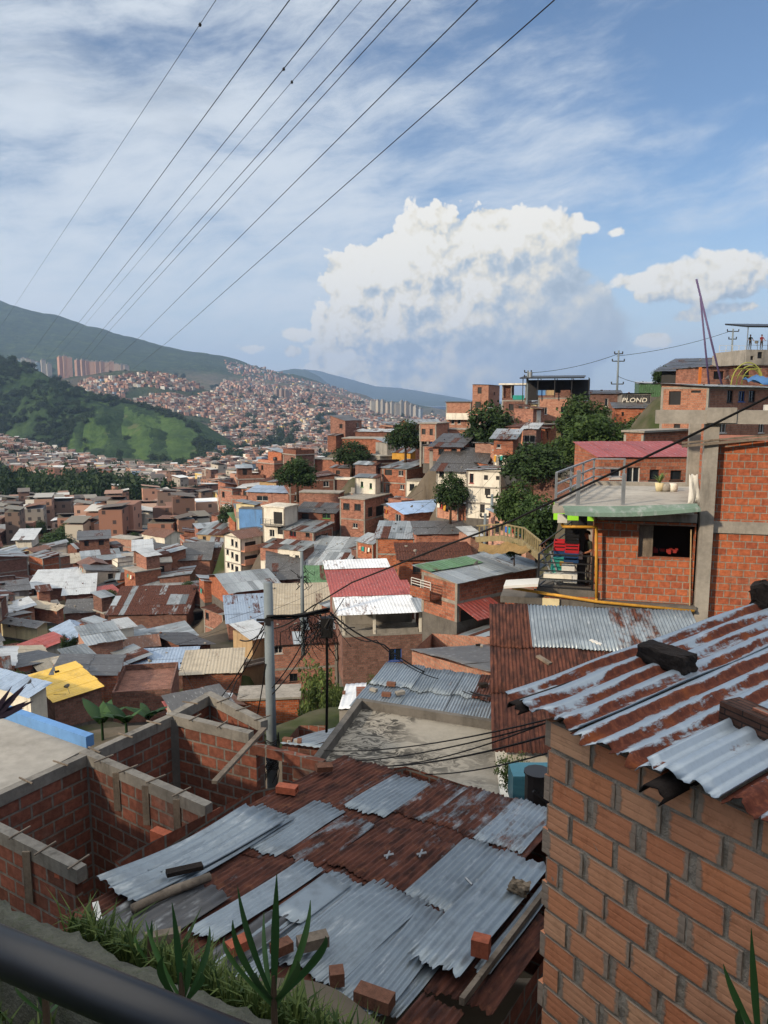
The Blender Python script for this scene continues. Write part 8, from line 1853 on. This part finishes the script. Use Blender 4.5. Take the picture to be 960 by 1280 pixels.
def towers():
    r2=np.random.RandomState(12); k=0
    A=[(20,452,468,'#9fb6c4'),(24,450,466,'#a9c4cf'),(30,448,466,'#b9bdb9'),(36,449,467,'#c9bfb0'),(42,451,468,'#a8a49c'),(48,453,470,'#8fa8b8'),(55,450,470,'#b8b0a6'),(62,455,471,'#a9a49c'),(76,446,463,'#b58a74'),(82,445,464,'#c09a80'),(88,447,464,'#ab8572'),(98,450,468,'#a68474'),(104,450,468,'#b08d7a'),(110,451,470,'#a58373'),(116,452,468,'#bd957c'),(122,452,468,'#b3907c'),(128,452,467,'#a98a79'),(134,453,467,'#b79a86'),(140,452,466,'#ab8a78'),(146,455,466,'#b9a28f'),(153,456,466,'#a99a8c'),(158,457,466,'#b3a498')]
    B=[(466,501,518,'#a9a69c'),(472,501,517,'#b5ae9f'),(478,501,518,'#9c9a94'),(484,504,519,'#b0a79b'),(490,503,520,'#a3a29c'),(496,505,521,'#9a958d'),(502,502,519,'#8f918f'),(508,503,520,'#a59c90'),(514,506,521,'#8c8d8d'),(519,508,522,'#a7a39b'),(525,511,523,'#98a3ad'),(346,487,499,'#8f7d74'),(352,487,500,'#9a867a'),(358,488,500,'#8c7a70')]
    for nm,L_,Y in (('left',A,3100),('right',B,2600)):
        for q,(px,yt,yb,c) in enumerate(L_):
            b=at(px,yb,Y); h=at(px,yt,Y).z-b.z; w_=5.2/F*Y*r2.uniform(.9,1.2); 
            word=['first','second','third','fourth','fifth','sixth','seventh','eighth','ninth','tenth','eleventh','twelfth','thirteenth','fourteenth','fifteenth','sixteenth','seventeenth','eighteenth','nineteenth','twentieth','twenty-first','twenty-second'][q]
            o=empty('apartment_tower',b,R(r2.choice([20,35,50])),f'{word} from the left of the distant pale towers '+('under the wooded mountain' if nm=='left' else 'below the blue mountains'),'tower','distant apartment towers')
            m,t,bs=newmat('tower_wall'); u=t.sep(uvof(t)); fx=t.math('FRACT',t.math('DIVIDE',u[0],5.)); fy=t.math('FRACT',t.math('DIVIDE',u[1],3.2)); win=t.math('MULTIPLY',t.math('GREATER_THAN',fx,.45),t.math('GREATER_THAN',fy,.4)); t.link(t.mix(t.math('MULTIPLY',win,.6),lin(c),(.05,.06,.07,1)),bs.inputs['Base Color'])
            mb=MB(); mb.box(-w_/2,w_/2,-w_/2,w_/2,-40,h); mb.build('wall',m,o); mb=MB(); mb.box(-w_*.25,w_*.2,-w_*.3,w_*.2,h+.01,h+5); mb.box(-w_*.52,w_*.52,-w_*.52,-w_*.5,h-1,h+1.5); mb.build('roof',M['grey'],o)
def haze():
    mb=MB(); mb.box(-15500,15500,-2000,15800,HZ0,HZ1); m=bpy.data.materials.new('haze_air'); m.use_nodes=True; t=NT(m.node_tree); t.n.clear(); o_=t.new('ShaderNodeOutputMaterial'); v=t.new('ShaderNodeVolumePrincipled'); v.inputs['Color'].default_value=(.44,.64,1,1); v.inputs['Density'].default_value=HAZE_D; v.inputs['Anisotropy'].default_value=.2; t.link(v.outputs[0],o_.inputs['Volume'])
    o=mb.build('haze',m); tag(o,'pale blue air haze over the whole valley','haze',kind='stuff'); return o

# ------------------------------------------------------------ assemble
fill(28,(215,430),(64,150),(4,6.4),[1,1,2,2])
fill(14,(235,420),(36,58),(2.6,4),[1])
fill(18,(520,830),(78,135),(3.6,5.5),[2,2,3])
fill(28,(430,680),(70,175),(4,6.4),[1,1,2])
fill(108,(-60,250),(56,125),(3.2,5.6),[1,1,2,2])
fill(74,(-70,345),(118,168),(4,6.4),[1,2,2,3])
WOODX=lambda px,Y: (px<140 and Y>300) or (px<60 and Y>235 and px>-40 and False)
fill(40,(440,660),(72,135),(2.4,3.6),[1])
# labels that single out each of the filled-in houses, by look and by the nearest landmark
from collections import defaultdict
LM=[(n,x,y,o) for n,x,y,o in LAND if n]
buck=defaultdict(list)
for (o,wn_,rn,ns,(px,py),Y) in FILL:
    n,x,y,_=min(LM,key=lambda l:(l[1]-px)**2+1.6*(l[2]-py)**2)
    dx,dy=px-x,py-y
    rel=('right of' if dx>0 else 'left of') if abs(dx)>1.5*abs(dy) else ('behind' if dy<0 else 'in front of')
    st={1:'low',2:'two-storey',3:'three-storey'}[ns]
    buck[(f'{st} {wn_} house with {rn}',f'{rel} the {n}')].append((math.hypot(dx,dy),o))
ORD=['nearest','second nearest','third nearest','fourth nearest','fifth nearest','sixth nearest','seventh nearest','eighth nearest']
def short(l):
    for a,b in (('dark grey corrugated roof','corrugated roof'),(' sheet roof',' roof'),(' tin roof',' roof'),('two-storey ',''),('low ',''),('small ',''),('weathered ',''),('flat slab roof, ','flat roof, '),('three-storey ','')):
        if len(l.split())>16: l=l.replace(a,b,1)
    return l
for (a_,b_),L_ in buck.items():
    L_.sort(key=lambda q:q[0])
    for k,(d,o) in enumerate(L_): o['label']=short(f'{a_}, {b_}' if len(L_)==1 else f'{a_}, {ORD[min(k,7)]} {b_}')
# water tanks on flat roofs
for k,(q,ho) in enumerate(TANKS[:14]):
    mt=[M['black_metal'],M['frame_b']][k%2]; r_=empty('water_tank',q,0,f'{"black" if k%2==0 else "blue"} water tank on the slab roof, '+(' '.join(ho['label'].split(',')[-1].split()[-9:])),'water tank')
    mb=MB(); mb.tube([(0,0,0),(0,0,.95),(0,0,1.05)],[.5,.55,.42],14); mb.build('tank_body',mt,r_,True); mb=MB(); mb.tube([(0,0,1.051),(0,0,1.13)],[.2,.2],10); mb.build('lid',mt,r_)
# loose bricks and stones that hold the tin roofs down
def roof_weights():
    n=0; rs=random.Random(5); me=[]
    for k in range(3):
        mb=MB(); mb.box(-.2,.2,-.1,.1,0,.14); me.append(mb.mesh('loose_brick',[M[('oldclay','concrete','char')[k]]]))
    for ho in [o for o in COL.objects if o.name.startswith('house') and o.parent is None]:
        if ho.location.y>125 or n>130: continue
        rf=[c for c in ho.children if c.name.startswith('roof') and len(c.data.polygons)>40]
        if not rf: continue
        for q in range(rs.randint(1,4)):
            p=rf[0].data.polygons[rs.randrange(0,len(rf[0].data.polygons)//6)*6]
            if p.normal.z<.6: continue
            o=bpy.data.objects.new('loose_brick',me[rs.randrange(3)]); COL.objects.link(o); o.location=Matrix.Rotation(ho.rotation_euler.z,4,'Z')@(p.center+p.normal*.02)+ho.location; o.rotation_euler=(0,0,rs.uniform(0,3)); s=rs.uniform(.45,.85); o.scale=(s,s,s)
            tag(o,'loose brick or stone holding down a tin roof of the hillside houses','brick','loose bricks on the tin roofs'); n+=1
def details():
    rs=random.Random(9); hs=[o for o in COL.objects if o.name.startswith('house') and o.parent is None and 30<o.location.y<115 and o.name in HT]
    mb=MB(); P=np.zeros((5,9,3))
    for i in range(5):
        for j in range(9): r_=.32*i/4; P[i,j]=(r_*math.cos(j*math.pi/4),r_*math.sin(j*math.pi/4),.25*r_*r_/.1)
    mb.grid(P,5,9); mb.tube([(0,0,.0),(0,0,.35)],.012,4); mb.tube([(0,0,0),(.05,.25,-.55)],.02,5); dm=mb.mesh('satellite_dish',[M['grey']],True)
    for o in hs:
        if rs.random()<.35:
            d=bpy.data.objects.new('satellite_dish',dm); COL.objects.link(d); d.parent=o; w_,l_,h_=HT[o.name]; d.location=(w_*rs.uniform(.05,.5),.1,h_+.75); d.scale=(.7,.7,.7); d.rotation_euler=(R(-50),0,R(rs.uniform(-40,40)))
    n=0
    for tr in range(400):
        a,b=rs.sample(hs,2); d=(a.location-b.location).length
        if not 8<d<26 or n>44: continue
        A=a.location+Z*(HT[a.name][2]+rs.uniform(.2,.9)); B=b.location+Z*(HT[b.name][2]+rs.uniform(.2,.9)); c=cable('house_wire',[A,B],.016,'thin black wire strung between roofs of the hillside houses',rs.uniform(.3,.9),8,'wires between the roofs'); n+=1
details()
roof_weights()
for o_ in DEFER: o_()
build_far(); print('city',city()); woods(); towers()
if HAZE_D>0: haze()
print('houses',NFILL, len(LM))
